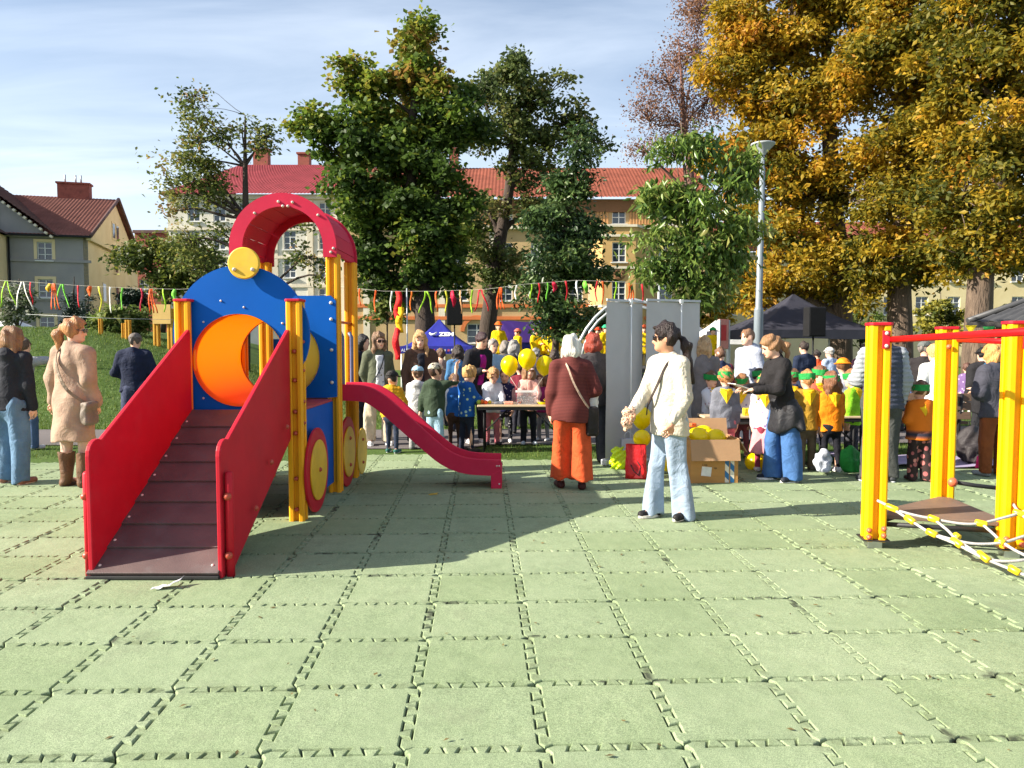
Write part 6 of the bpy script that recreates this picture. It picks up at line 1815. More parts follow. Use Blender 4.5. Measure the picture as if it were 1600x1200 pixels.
# metal arch frame beside the stage
e = empty('metal_arch', (at(935, 500, 17).x, 17, ground_z(2, 17)), 0, 'white curved tubular metal arch rising behind the grey banner', 'metal frame')
def arc_tube(pp, Y, r, name):
    q = MB(); q.tube([at(a, b, Y) - e.location for a, b in pp], r, 8); q.build(name, M_gal, e)
arc_tube([(896, 560), (905, 535), (916, 514), (930, 496), (945, 482), (965, 472), (990, 468), (1015, 474), (1035, 490), (1050, 520), (1055, 560)], 17, .035, 'arch_tube')
arc_tube([(908, 560), (913, 540), (922, 518), (934, 502), (948, 490), (966, 481), (990, 477), (1012, 482), (1030, 497), (1042, 524), (1046, 560)], 17, .035, 'arch_tube')
for a, b in (((905, 535), (913, 540)), ((916, 514), (922, 518)), ((930, 496), (934, 502)), ((945, 482), (948, 490))): arc_tube([a, b], 17, .015, 'rung')

# feather flag of red and yellow cloth
fx = at(627, 500, 15.0); e = empty('feather_flag', (fx.x, 15, ground_z(fx.x, 15)), 0, 'tall red and yellow cloth streamer hanging on a pole', 'flag')
for k, (c, y0_, y1_, xo) in enumerate((((206, 30, 28), 455, 500, 0), ((236, 176, 20), 480, 520, 3), ((214, 30, 34), 512, 562, -2))):
    q = MB(); vs = []; fs = []
    for j in range(9):
        p = at(622 + xo + 2.0 * math.sin(j * .8 + k), y0_ + (y1_ - y0_) * j / 8, 15.0 - .02 * k) - e.location; w_ = .07 - .03 * abs(j - 4) / 8
        vs += [p + Vector((-w_, .02 * math.sin(j), 0)), p + Vector((w_, .03 * math.cos(j * 1.3), 0))]
    for j in range(8): fs.append((2 * j, 2 * j + 1, 2 * j + 3, 2 * j + 2))
    q.add(vs, fs, 0, True); o = q.build('cloth_strip', cloth(c, rough=.7), e); md = o.modifiers.new('t', 'SOLIDIFY'); md.thickness = .004
q = MB(); q.tube([(.11, .04, 0), (.11, .04, at(627, 450, 15).z - e.location.z)], .014, 6); q.build('pole', M_gal, e)

# ribbon garlands
RC = [(226, 90, 30), (206, 30, 46), (150, 200, 40), (222, 214, 60), (225, 222, 214), (220, 110, 30), (190, 24, 60), (110, 190, 60)]
def garland(pts, Y, items, label, posts):
    P_ = [at(a, b, Y) for a, b in pts]
    e = empty('ribbon_garland', P_[0], 0, label, 'garland', 'ribbon garlands strung across the park'); O = Vector(P_[0])
    q = MB(); q.tube([p - O for p in P_], .0028, 5); q.build('cord', M_str, e)
    r_ = random.Random(len(items))
    for (px, c, ln_, kind) in items:
        # height of the cord at px
        for (a, b), (a2, b2) in zip(pts[:-1], pts[1:]):
            if a <= px <= a2: py = b + (b2 - b) * (px - a) / (a2 - a); break
        strips = {'s': ((0, 0),), 'v': ((-1, -.35), (1, .35)), 'b': ((-1, -.12), (0, .05), (1, .2)), 'p': ((0, 0),)}[kind]
        q = MB()
        for sx, spread in strips:
            n = 7; vs = []; w_ = .020 if kind != 'p' else .055
            ll = ln_ * Y / F
            for j in range(n):
                t = j / (n - 1); p = at(px + sx * 1.2, py, Y - .01) + Vector((spread * ll * t * .8 + .02 * math.sin(t * 5 + px), .02 * math.sin(t * 7 + px * 2), -ll * t)) - O
                ww = w_ * (1 - .4 * t) if kind != 'p' else w_ * math.sin(math.pi * (.15 + .8 * t))
                tw = .5 * math.sin(t * 4 + px)
                vs += [p + Vector((-ww * math.cos(tw), -ww * math.sin(tw), 0)), p + Vector((ww * math.cos(tw), ww * math.sin(tw), 0))]
            q.add(vs, [(2 * j, 2 * j + 1, 2 * j + 3, 2 * j + 2) for j in range(n - 1)], 0, True)
        o = q.build('ribbon', cloth(c, rough=.6), e)
        if len(strips) > 1: o['kind'] = 'stuff'
        md = o.modifiers.new('t', 'SOLIDIFY'); md.thickness = .003
    for px, ye in posts:
        p = at(px, ye, Y); g = ground_z(p.x, Y); q = MB(); q.tube([Vector((p.x, p.y + .02, g)) - O, Vector((p.x, p.y + .02, p.z + .05)) - O], .03, 8); q.build('support_post', M_gal, e)
li = [(10, RC[2], 40, 'v'), (35, RC[4], 44, 'v'), (48, RC[1], 36, 's'), (76, (214, 168, 40), 14, 'p'), (84, RC[0], 40, 'b'), (96, RC[7], 36, 'v'), (122, RC[1], 34, 's'), (140, RC[0], 16, 'p'), (156, RC[3], 40, 's'), (172, RC[4], 40, 's'), (190, RC[7], 34, 's'), (220, RC[6], 36, 's'), (236, RC[0], 38, 'b'), (256, RC[2], 36, 's'), (272, RC[7], 22, 'p')]
garland([(-60, 436), (40, 440), (120, 446), (200, 450), (280, 452), (360, 448), (440, 440)], 16.0, li, 'cord of coloured ribbons strung across the mound by the grey house', ((-60, 436), (440, 440)))
mi_ = [(562, RC[0], 26, 's'), (586, RC[0], 34, 's'), (611, RC[4], 32, 's'), (626, RC[3], 34, 's'), (642, RC[5], 30, 's'), (666, RC[2], 34, 'v'), (682, RC[0], 32, 's'), (697, RC[3], 34, 's'), (708, RC[6], 26, 'p'), (720, (214, 160, 110), 36, 's'), (737, RC[2], 36, 's'), (752, RC[1], 34, 'v'), (781, RC[0], 34, 'b'), (806, RC[4], 22, 's'), (830, RC[2], 24, 's'), (842, RC[1], 30, 's'), (855, RC[7], 28, 's'), (866, RC[6], 16, 'p'), (885, RC[1], 30, 's'), (902, RC[4], 32, 's'), (915, RC[7], 20, 'p'), (932, RC[1], 32, 's'), (942, RC[0], 36, 's'), (962, RC[2], 30, 's'), (985, RC[0], 26, 'b'), (1004, RC[1], 30, 's')]
garland([(530, 448), (600, 455), (680, 455), (760, 452), (820, 444), (900, 438), (960, 440), (1030, 446)], 15.6, mi_, 'cord of coloured ribbons strung over the crowd before the stage', ((530, 448), (1030, 446)))

# bench
bp_ = at(1410, 600, 10.0); e = empty('park_bench', (bp_.x, 10.0, 0.0), R(-4), 'dark brown slatted park bench behind the child in orange', 'bench')
M_wood = mat('brown_slat', srgb(92, 70, 54), .7, .25, 4, .2, 40, stretch=(1, 12, 12))
for k in range(4):
    q = MB(); q.box((0, -.18 + k * .12, .44), (1.5, .1, .035), bev=.006); q.build('seat_slat', M_wood, e)
for k in range(3):
    q = MB(); q.box((0, -.27 + .0, .54 + k * .12), (1.5, .03, .1), rotx(R(-8)), bev=.006); q.build('back_slat', M_wood, e)
for s_ in (-1, 1):
    q = MB(); q.tube([(s_ * .62, -.3, .82), (s_ * .62, -.24, .42), (s_ * .62, -.28, 0)], .022, 8); q.build('leg', M_blk, e)
    q = MB(); q.tube([(s_ * .62, -.2, .41), (s_ * .62, .2, .41), (s_ * .62, .24, 0)], .022, 8); q.build('leg', M_blk, e)

# picnic blanket and bags on the grass at the right
c0 = gp(1480, 728); q = MB(); n = 16; vs = []; fs = []
for j in range(n + 1):
    for i in range(n + 1):
        x = -1.15 + 2.6 * i / n; y = -.45 + .95 * j / n
        vs.append((c0.x + x, c0.y + .25 + y, .03 + .022 * math.sin(x * 6 + y * 3) + .02 * math.sin(y * 9 + x * 2)))
for j in range(n):
    for i in range(n): k = j * (n + 1) + i; fs.append((k, k + 1, k + n + 2, k + n + 1))
q.add(vs, fs, 0, True); o = q.build('picnic_blanket', pat_mat('lilac_blanket', (150, 140, 168), [(190, 170, 180), (120, 130, 160)], 5, .25)); tag(o, 'crumpled lilac picnic blanket on the grass behind the climbing frame', 'blanket')
md = o.modifiers.new('t', 'SOLIDIFY'); md.thickness = .012
def pack(px, py, sc_, c, label, straps=True):
    p = gp(px, py, .03); e = empty('backpack', (p.x, p.y, .03), R(random.uniform(-30, 30)), label, 'bag')
    s_ = SDF(); s_.ell((0, 0, .17 * sc_), (.14 * sc_, .10 * sc_, .19 * sc_), .03).box((0, -.09 * sc_, .10 * sc_), (.07 * sc_, .02 * sc_, .06 * sc_), .025, .03).cut((0, 0, .004), (0, 0, -1))
    link('bag_body', s_.mesh('bag_body', .012, waves_for(int(px), .007, 40, 1)), e, cloth(c, rough=.6))
    q = MB(); q.tube([(-.03, .02, .34 * sc_), (-.03, .03, .40 * sc_), (.03, .03, .40 * sc_), (.03, .02, .34 * sc_)], .008, 6); q.build('handle', M_blk, e)
pack(1518, 722, 1.25, (52, 48, 50), 'black and tan backpack on the grass left of the rust trousers')
pack(1535, 716, .95, (190, 160, 40), 'mustard yellow backpack on the grass by the rust trousers')
pack(1573, 735, .95, (206, 110, 112), 'pink backpack behind the right yellow post')
pack(1532, 731, .45, (220, 40, 110), 'small magenta pouch on the picnic blanket')
pack(1592, 715, 1.2, (226, 226, 224), 'white bag standing on the grass at the pavilion side')
pack(1328, 738, .85, (34, 128, 50), 'bright green bag on the ground by the man in vest')
pack(1285, 736, .7, (190, 194, 206), 'white printed bag on the ground between the children')

# pavilion with dark tiled roof
pv = at(1640, 500, 13.5); e = empty('garden_pavilion', (pv.x + .6, 14.2, 0), R(0), 'garden pavilion with dark metal tile roof beside the chestnut trunk', 'pavilion')
M_roofd = mat('dark_tile_sheet', srgb(66, 66, 68), .5, .12, 4, .06, 60, metal=.0)
ze, za = at(1600, 503, 13.0).z, at(1640, 440, 14.6).z
hw = 2.1; FLc = at(1512, 500, 13.0)
e.rotation_euler = (0, 0, R(-31)); e.location = FLc + rotz(R(-31)) @ Vector((hw, 1.35, 0)); e.location.z = 0
# corrugated, stepped roof plane (front slope) + sides
nx_, ny_ = 90, 8
q = MB(); vs = []; fs = []
for j in range(ny_ * 2):
    row = j // 2; t = (row + (j % 2)) / ny_; t = min(t, 1)
    for i in range(nx_ + 1):
        u_ = i / nx_; hwid = hw * (1 - t * .96); x = -hwid + 2 * hwid * u_
        xx = -hw + 2 * hw * u_
        vs.append((x, -1.35 + 1.35 * t, ze + (za - ze) * t + .018 * math.sin(xx * 2 * math.pi / .18) + (.0 if j % 2 == 0 else .02)))
for j in range(ny_ * 2 - 1):
    for i in range(nx_): k = j * (nx_ + 1) + i; fs.append((k, k + 1, k + nx_ + 2, k + nx_ + 1))
q.add(vs, fs, 0, False); q.build('roof_slope', M_roofd, e)
q = MB()
for s_ in (-1, 1): q.add([(s_ * hw, -1.35, ze), (s_ * hw, 1.35, ze), (s_ * .04 * hw, 0, za)], [(0, 1, 2)])
q.add([(hw, 1.35, ze), (-hw, 1.35, ze), (-.04 * hw, 0, za), (.04 * hw, 0, za)], [(0, 1, 2, 3)]); q.build('roof_back', M_roofd, e)['kind'] = 'stuff'
for s_ in (-1, 1):
    q = MB(); q.tube([(s_ * hw, -1.36, ze + .02), (s_ * .04 * hw, 0, za + .03)], .05, 8); q.build('hip_ridge', M_roofd, e)
q = MB(); q.box((0, -1.36, ze - .05), (2 * hw, .04, .1)); q.build('fascia', mat('dark_fascia', srgb(52, 48, 46), .6), e)
for sx in (-1, 1):
    for sy in (-1, 1): q = MB(); q.box((sx * (hw - .35), sy * 1.1, ze / 2), (.12, .12, ze - .02)); q.build('post', M_wood, e)
q = MB(); r_ = random.Random(3)
for k in range(12):
    x0_ = -hw + .05 + k * .26; c = k % 3
    m2 = MB(); m2.prism([(-.09, 0), (.09, 0), (.0, -.16)], (x0_, -1.42, ze - .06 - .05 * math.sin(k * .5)), (1, 0, 0), (0, 0, 1), (0, .004, 0)); m2.build('bunting', cloth(((228, 200, 40), (60, 160, 80), (40, 40, 44))[c]), e)

OPL = ['thin ochre post standing alone in the pale shrub', 'thin ochre post touching a thicker ochre post', 'thicker ochre post beside a thin ochre post', 'tall ochre post on the shrub side of the ochre board', 'tall ochre post on the train side of the ochre board']
# yellow play posts and fence behind the mound
for k, (px, ya_, yb_, w_) in enumerate(((157, 498, 530, .09), (193, 505, 530, .09), (200, 500, 532, .12), (244, 480, 540, .14), (266, 482, 545, .14))):
    p = at(px, ya_, 19.5); g = ground_z(p.x, 19.5); q = MB(); q.prism(post_profile(w_), (p.x, 19.5, g), (1, 0, 0), (0, 1, 0), (0, 0, p.z - g))
    tag(q.build('fence_post', mat('ochre_post', srgb(206, 152, 40), .6, .1, 4)), OPL[k], 'post', 'ochre posts behind the mound')
a, b_ = at(244, 482, 19.5), at(266, 484, 19.5); q = MB(); q.box(((a.x + b_.x) / 2, 19.5 - .09, a.z - .15), (b_.x - a.x + .1, .04, .5)); tag(q.build('ochre_board', mat('ochre_panel', srgb(206, 170, 96), .6, .1, 4)), 'ochre board fixed between two posts behind the mound', 'board')
a, b_ = at(40, 491, 18.5), at(300, 500, 18.5); q = MB(); q.tube([a, (a + b_) / 2 + Vector((0, 0, -.03)), b_], .004, 5); tag(q.build('fence_wire', M_gal), 'thin pale wire stretched above the mound', 'wire')
# white tall sign edge and red board near the white tents
p = at(1131, 505, 19); g = ground_z(p.x, 19)
e = empty('notice_board', (p.x, 19, g), R(50), 'pink and white notice board on posts by the white tents', 'sign')
q = MB(); q.box((0, 0, at(1131, 522, 19).z - g), (.55, .04, .75), bev=.01); q.build('board', mat('pink_board', srgb(206, 130, 120), .6), e)
q = MB(); q.box((-.05, -.026, at(1131, 520, 19).z - g), (.3, .006, .4)); q.build('poster', mat('red_poster', srgb(190, 40, 46), .6), e)
for s_ in (-1, 1): q = MB(); q.box((s_ * .28, 0, (at(1131, 500, 19).z - g) / 2), (.06, .07, at(1131, 500, 19).z - g)); q.build('post', M_gal, e)

# leaf scraps and crumbs blown over the tiles
g = np.random.default_rng(9); V_ = []; F_ = []; A_5 = []
for k in range(150):
    y = 2.6 + 7 * g.random() ** 1.1; x = g.uniform(-.72, .72) * y; r_ = g.uniform(.006, .022); a = g.uniform(0, 6.28)
    o_ = len(V_); 
    for q, (u_, v_) in enumerate(((-1, 0), (0, .5), (1, 0), (0, -.45))):
        V_.append((x + r_ * (u_ * math.cos(a) - v_ * math.sin(a)), y + r_ * (u_ * math.sin(a) + v_ * math.cos(a)), .004 + .006 * g.random())); A_5.append(k % 7 / 7)
    F_ += [(o_, o_ + 1, o_ + 2), (o_, o_ + 2, o_ + 3)]
o = link('leaf_litter', np_mesh('leaf_litter', V_, F_, attr=A_5), None, mat('dry_leaf', srgb(120, 100, 50), .8, .4, 30, c2=srgb(70, 66, 40))); tag(o, 'tiny dry leaf scraps scattered over the tiles', 'leaf litter', kind='stuff')
# ================================================================== BUILDINGS
M_glass = mat('window_glass', (.035, .05, .07), .06, .3, .6, 0, spec=.8)
M_wfr = mat('white_window_frame', (.62, .62, .60), .5, .05, 4, 0)
def wall_holes(W, Hh, holes, y=0.0, rev=.16, x0=0.0, z0=0.0):
    """facade in the XZ plane (facing -Y) with real openings; holes: (x, z, w, h) centre x, bottom z"""
    xs_ = sorted({x0, x0 + W} | {round(h[0] - h[2] / 2, 4) for h in holes} | {round(h[0] + h[2] / 2, 4) for h in holes})
    zs_ = sorted({z0, z0 + Hh} | {round(h[1], 4) for h in holes} | {round(h[1] + h[3], 4) for h in holes})
    b = MB()
    for a, c in zip(xs_[:-1], xs_[1:]):
        for e, f in zip(zs_[:-1], zs_[1:]):
            cx, cz = (a + c) / 2, (e + f) / 2
            if any(abs(cx - h[0]) < h[2] / 2 and h[1] < cz < h[1] + h[3] for h in holes): continue
            b.quad((a, y, e), (c, y, e), (c, y, f), (a, y, f))
    for h in holes:
        a, c, e, f = h[0] - h[2] / 2, h[0] + h[2] / 2, h[1], h[1] + h[3]
        b.quad((a, y, e), (a, y, f), (a, y + rev, f), (a, y + rev, e)); b.quad((c, y, f), (c, y, e), (c, y + rev, e), (c, y + rev, f))
        b.quad((a, y, f), (c, y, f), (c, y + rev, f), (a, y + rev, f)); b.quad((c, y, e), (a, y, e), (a, y + rev, e), (c, y + rev, e))
    return b
WM = {}
def window(par, x, z, w, h, y=0.0, surround=None, cols=2, rows=3, rev=.16):
    k = (round(w, 2), round(h, 2), cols, rows)
    if k not in WM:
        q = MB(); t = .07
        for s_ in (-1, 1):
            q.box((s_ * (w / 2 - t / 2), 0, h / 2), (t, .06, h)); q.box((0, 0, h / 2 + s_ * (h / 2 - t / 2)), (w - 2 * t, .06, t))
        for c in range(1, cols): q.box((-w / 2 + w * c / cols, -.004, h / 2), (.075, .055, h - 2 * t))
        for r_ in range(1, rows): q.box((0, -.012, h * r_ / rows), (w - 2 * t, .05, .055))
        fr = q.mesh('window'); fr.materials.append(M_wfr)
        q = MB(); q.quad((-w / 2 + .02, .035, .02), (w / 2 - .02, .035, .02), (w / 2 - .02, .035, h - .02), (-w / 2 + .02, .035, h - .02)); pm = q.mesh('pane'); pm.materials.append(M_glass)
        q = MB(); q.box((0, -rev - .03, -.045), (w + .22, .26, .07)); sm_ = q.mesh('sill'); sm_.materials.append(M_wfr)
        WM[k] = (fr, pm, sm_)
    fr, pm, sm_ = WM[k]
    o = link('window', fr, par); o.location = (x, y + rev - .03, z)
    p = link('pane', pm, o); s2 = link('sill', sm_, o)
    if surround is not None:
        q = MB(); t = .2
        for s_ in (-1, 1): q.box((s_ * (w / 2 + t / 2), -.02 - rev + .03, h / 2 + .05), (t, .05, h + .3))
        q.box((0, -.02 - rev + .03, h + t / 2), (w, .05, t)); so_ = q.build('surround', surround, o); so_['kind'] = 'stuff'
def tile_roof(par, pts, m, pitch=.28, course=.36, name='roof'):
    """pts: eave-left, eave-right, ridge-right, ridge-left; pantile relief"""
    a, b_, c, d = [Vector(p) for p in pts]
    n = max(8, int((b_ - a).length / pitch) * 4); rows = max(3, int((d - a).length / course))
    nr = ((b_ - a).cross(d - a)).normalized()
    if nr.z < 0: nr = -nr
    ua = np.linspace(0, 1, n + 1); V = []
    A_, B_2, C2, D2_ = [np.array(p) for p in (a, b_, c, d)]; NR = np.array(nr)
    ph = ua * (b_ - a).length / pitch * 2 * math.pi
    for r_ in range(rows):
        for t, lift in ((r_ / rows, .055), ((r_ + 1) / rows, .0)):
            l = A_ + (D2_ - A_) * t; rr = B_2 + (C2 - B_2) * t
            P_ = l[None] + (rr - l)[None] * ua[:, None] + NR[None] * (.05 * np.abs(np.sin(ph / 2)) + lift)[:, None]
            V.append(P_)
    V = np.concatenate(V); m_ = n + 1; F_ = []
    R2 = rows * 2
    i = np.arange(n); 
    for j in range(R2 - 1): F_.append(np.stack([j * m_ + i, j * m_ + i + 1, (j + 1) * m_ + i + 1, (j + 1) * m_ + i], 1))
    o = link(name, np_mesh(name, V, np.concatenate(F_)), par, m); o['kind'] = 'stuff'
    return o
def stucco(key, rgb, rgb2=None):
    return mat(key, srgb(*rgb), .9, .14, .55, .3, 14, spec=.2, c2=srgb(*rgb2) if rgb2 else None, detail=7, bdist=.03)
def roofm(key, rgb): return mat(key, srgb(*rgb), .75, .22, .9, .2, 9, spec=.25, detail=7)
def boxpart(par, name, c, d, m): q = MB(); q.box(c, d); return q.build(name, m, par)
M_trim = stucco('pale_trim', (206, 196, 176))
# ---- white house
def loc(e, px, py, Y): p = at(px, py, Y); return (p.x - e.location.x, p.z - e.location.z)
YW = 60.0; xl, xr = at(266, 500, YW).x, at(548, 500, YW).x
e = empty('white_house', ((xl + xr) / 2, YW, -.7), 0, 'white apartment house with raspberry tile roof behind the train', 'building'); W = xr - xl
ez = at(400, 305, YW).z + .7; rz_ = at(400, 258, YW + 7).z + .7
holes = []
for px in (303, 343, 383, 420, 453, 508):
    for k, py in enumerate((346, 390, 434, 480)):
        x, z = loc(e, px, py, YW); holes.append((x, z, .98, 1.5))
M_ws = stucco('white_stucco', (214, 210, 198), (196, 190, 176))
wall_holes(W, ez, holes, 0, .16, -W / 2).build('wall', M_ws, e)
for h in holes: window(e, h[0], h[1], h[2], h[3])
boxpart(e, 'back_wall', (0, 7, ez / 2), (W - .1, 13.6, ez - .1), M_ws)
for py in (358, 402, 447): z = loc(e, 400, py, YW)[1]; boxpart(e, 'string_course', (0, -.05, z), (W + .1, .12, .22), M_trim)
boxpart(e, 'cornice', (0, -.12, ez - .15), (W + .3, .3, .35), M_trim)
for px in (430, 485, 535): x = loc(e, px, 400, YW)[0]; boxpart(e, 'pilaster', (x, -.04, ez / 2), (.45, .1, ez - .5), M_trim)
rx0 = loc(e, 378, 258, YW + 7)[0]
M_rr = roofm('raspberry_tiles', (140, 56, 64))
tile_roof(e, [(-W / 2 - .4, -.6, ez - .05), (W / 2 + .3, -.6, ez - .05), (W / 2 + .3, 7, rz_), (rx0, 7, rz_)], M_rr)
tile_roof(e, [(-W / 2 - .4, 14.4, ez - .05), (-W / 2 - .4, -.6, ez - .05), (rx0, 7, rz_), (rx0 + .01, 7.02, rz_)], M_rr)
M_brk = mat('chimney_brick', srgb(140, 74, 60), .85, .25, 3, .4, 18)
for px, py, w_ in ((408, 244, 1.3), (475, 250, 1.0)):
    x, z = loc(e, px, py, YW + 7); c = boxpart(e, 'chimney', (x, 7.2, z - .6), (w_, .8, 2.2), M_brk); q = MB(); q.box((x, 7.2, z + .55), (w_ + .2, 1.0, .15)); q.build('chimney_cap', M_brk, c)
# ---- ochre house
YT = 58.0; xl, xr = at(548, 500, YT).x, at(1108, 500, YT).x
e = empty('ochre_house', ((xl + xr) / 2, YT, -.7), 0, 'ochre yellow apartment house with orange tile roof and bay window', 'building'); W = xr - xl
ez = at(950, 311, YT).z + .7; rz_ = at(950, 263, YT + 7).z + .7
M_oc = stucco('ochre_stucco', (168, 140, 100), (186, 160, 118)); M_ocd = stucco('brown_stucco', (128, 92, 66)); M_ocp = mat('ribbed_ochre', srgb(186, 138, 88), .9, .12, 1, .3, 10)
holes = []
for px in (600, 660, 720, 790, 840, 900, 967, 1040, 1080):
    for k, py in enumerate((350, 411, 470)):
        if px == 967 and k > 0: continue
        x, z = loc(e, px, py, YT); holes.append((x, z, 1.05, 1.55))
xa, za_ = loc(e, 745, 536, YT); holes.append((xa, za_, 1.5, 1.5)); 
wall_holes(W, ez, holes, 0, .16, -W / 2).build('wall', M_oc, e)
for h in holes: window(e, h[0], h[1], h[2], h[3])
# arched head over the round window
q = MB(); n = 18; vs = []; fs = []
for r_, yy in ((.95, -.1), (1.25, -.1), (1.25, .02), (.95, .02)):
    for k in range(n + 1): a = math.pi * k / n; vs.append((xa + r_ * math.cos(a), yy, za_ + .9 + r_ * math.sin(a)))
for r_ in range(4):
    for k in range(n): a_ = r_ * (n + 1) + k; b2 = ((r_ + 1) % 4) * (n + 1) + k; fs.append((a_, a_ + 1, b2 + 1, b2))
q.add(vs, fs); q.build('arch_surround', stucco('orange_trim', (196, 112, 66)), e)
boxpart(e, 'back_wall', (0, 7, ez / 2), (W - .1, 13.6, ez - .1), M_oc)
zb = loc(e, 950, 355, YT)[1]
# upper storey cladding between the windows
top_h = sorted([h for h in holes if h[1] > zb - .5], key=lambda h: h[0]); ed = [-W / 2] + [v for h in top_h for v in (h[0] - h[2] / 2 - .25, h[0] + h[2] / 2 + .25)] + [W / 2]
for a, b_ in zip(ed[::2], ed[1::2]):
    q = MB(); n = max(4, int((b_ - a) / .22))
    for k in range(n): q.box((a + (b_ - a) * (k + .5) / n, -.04, (zb + ez - 1.1) / 2 + .2), ((b_ - a) / n * .6, .08, ez - 1.1 - zb))
    o = q.build('ribbed_cladding', M_ocp, e); o['kind'] = 'stuff'
boxpart(e, 'frieze', (0, -.06, ez - .55), (W + .1, .14, .9), M_ocd)
boxpart(e, 'cornice', (0, -.2, zb - .05), (W + .2, .4, .25), M_trim)
for py in (478, 497): z = loc(e, 700, py, YT)[1]; boxpart(e, 'string_course', (0, -.06, z), (W + .1, .16, .26), stucco('orange_trim', (196, 112, 66)))
for px in (572, 690, 770, 870, 925): x = loc(e, px, 400, YT)[0]; boxpart(e, 'pilaster', (x, -.05, zb / 2), (.5, .12, zb - .3), M_trim)
# polygonal bay
bxx = loc(e, 964, 430, YT)[0]; bw, bd = 1.75, 1.1; zt = loc(e, 964, 358, YT)[1]
zs_w = [loc(e, 964, py, YT)[1] for py in (412, 471, 520)]
bh = [(bxx, z, 1.05, 1.5) for z in zs_w if z > .3]
wall_holes(2 * bw * .72, zt, bh, -bd, .16, bxx - bw * .72).build('bay_front', stucco('bay_ochre', (186, 152, 100)), e)
for h in bh: window(e, h[0], h[1], h[2], h[3], -bd)
for s_ in (-1, 1):
    q = MB(); q.quad((bxx + s_ * bw * .72, -bd, 0), (bxx + s_ * bw * 1.25, 0, 0), (bxx + s_ * bw * 1.25, 0, zt), (bxx + s_ * bw * .72, -bd, zt)); q.build('bay_side', stucco('bay_ochre', (186, 152, 100)), e)
for z in [zt] + [z - .5 for z in zs_w[:2]] + [zs_w[0] + 1.9]:
    q = MB(); q.prism([(bxx - bw * 1.32, 0), (bxx - bw * .76, -bd - .14), (bxx + bw * .76, -bd - .14), (bxx + bw * 1.32, 0)], (0, 0, z), (1, 0, 0), (0, 1, 0), (0, 0, .18)); q.build('bay_ledge', M_trim, e)
zr = loc(e, 967, 430, YT)[1]; q = MB(); q.lathe([(.14, 0), (.30, .1), (.42, .04), (.5, .0)], (bxx, -bd - .01, zr), 20, rotx(math.pi / 2)); q.build('round_relief', M_ocd, e)
M_or = roofm('orange_tiles', (142, 80, 64))
tile_roof(e, [(-W / 2 - .2, -.7, ez - .05), (W / 2 + .3, -.7, ez - .05), (W / 2 + .3, 7, rz_), (-W / 2 - .2, 7, rz_)], M_or)
x, z = loc(e, 710, 250, YT + 7); c = boxpart(e, 'chimney', (x, 6.6, z - .9), (.75, .8, 3.2), M_brk); q = MB(); q.box((x, 6.6, z + .75), (.95, 1.0, .14)); q.build('chimney_cap', M_brk, c)
# ---- cream house behind the chestnuts
YC = 66.0; xl, xr = at(1112, 500, YC).x, at(1760, 500, YC).x
e = empty('cream_house', ((xl + xr) / 2, YC, -.7), 0, 'cream coloured house half hidden behind the golden chestnut trees', 'building'); W = xr - xl; ez = at(1400, 395, YC).z + .7
holes = []
for px in range(1140, 1740, 50):
    for py in (440, 492): x, z = loc(e, px, py, YC); holes.append((x, z, 1.1, 1.6))
M_cr = stucco('cream_stucco', (214, 200, 158), (200, 182, 138))
wall_holes(W, ez, holes, 0, .16, -W / 2).build('wall', M_cr, e)
for h in holes: window(e, h[0], h[1], h[2], h[3])
boxpart(e, 'back_wall', (0, 6, ez / 2), (W - .1, 11.6, ez - .1), M_cr); boxpart(e, 'cornice', (0, -.12, ez - .15), (W + .3, .3, .35), M_trim)
tile_roof(e, [(-W / 2 - .3, -.7, ez - .05), (W / 2 + .3, -.7, ez - .05), (W / 2 + .3, 6, ez + 3.6), (-W / 2 - .3, 6, ez + 3.6)], M_or)
# ---- grey house at the left
K0 = at(141, 500, 56.0); e = empty('grey_house', (K0.x, 56.0, -.7), R(16), 'grey stucco house with cream gable and brown tile roof', 'building')
M_gy = stucco('grey_stucco', (134, 132, 134), (152, 148, 144)); M_cg = stucco('cream_gable', (222, 204, 164), (206, 186, 144)); M_br = roofm('brown_red_tiles', (132, 84, 74)); M_dk = roofm('dark_brown_tiles', (92, 70, 66))
ez = at(141, 370, 56).z + .7; DG = 18.0; rz_ = at(187, 312, 64.6).z + .7; LW = 16.0
zrow = [at(83, py, 55.2).z + .7 for py in (407, 465, 523)]
holes = [(-2.85, z, .98, 1.35) for z in zrow]
wall_holes(LW, ez, holes, 0, .16, -LW).build('wall', M_gy, e)
for h in holes: window(e, h[0], h[1], h[2], h[3], 0, M_cg)
# gable end (faces local +X): pentagon wall with a small twin window and side windows
q = MB(); q.prism([(0, 0), (DG, 0), (DG, ez), (DG / 2, rz_ - .15), (0, ez)], (-.02, 0, 0), (0, 1, 0), (0, 0, 1), (-.3, 0, 0)); q.build('gable_wall', M_cg, e)
for (y, z, w_, h_) in ((8.3, ez + 1.0, .8, 1.2), (9.7, ez + 1.0, .8, 1.2), (4.5, zrow[1], .9, 1.4), (9, zrow[1], .9, 1.4), (4.5, zrow[2] - .2, .9, 1.4), (9, zrow[0], .9, 1.4)):
    o = MB(); o.box((.0, y, z + h_ / 2), (.06, w_ + .3, h_ + .3)); fr = o.build('window', M_cg, e); o = MB(); o.box((.035, y, z + h_ / 2), (.03, w_, h_)); o.build('pane', M_glass, fr)
boxpart(e, 'gable_cornice', (.12, DG / 2, ez - .1), (.3, DG + .4, .35), M_cg)
for py in (408, 468): z = at(100, py, 55.5).z + .7; boxpart(e, 'string_course', (-2.5, -.05, z), (5.4, .12, .2), M_gy)
boxpart(e, 'gutter', (-2.6, -.45, ez - .05), (5.9, .16, .14), M_blk)
q = MB(); q.tube([(-5.1, -.15, ez - .1), (-5.1, -.12, 0)], .07, 8); q.build('downpipe', M_blk, e)
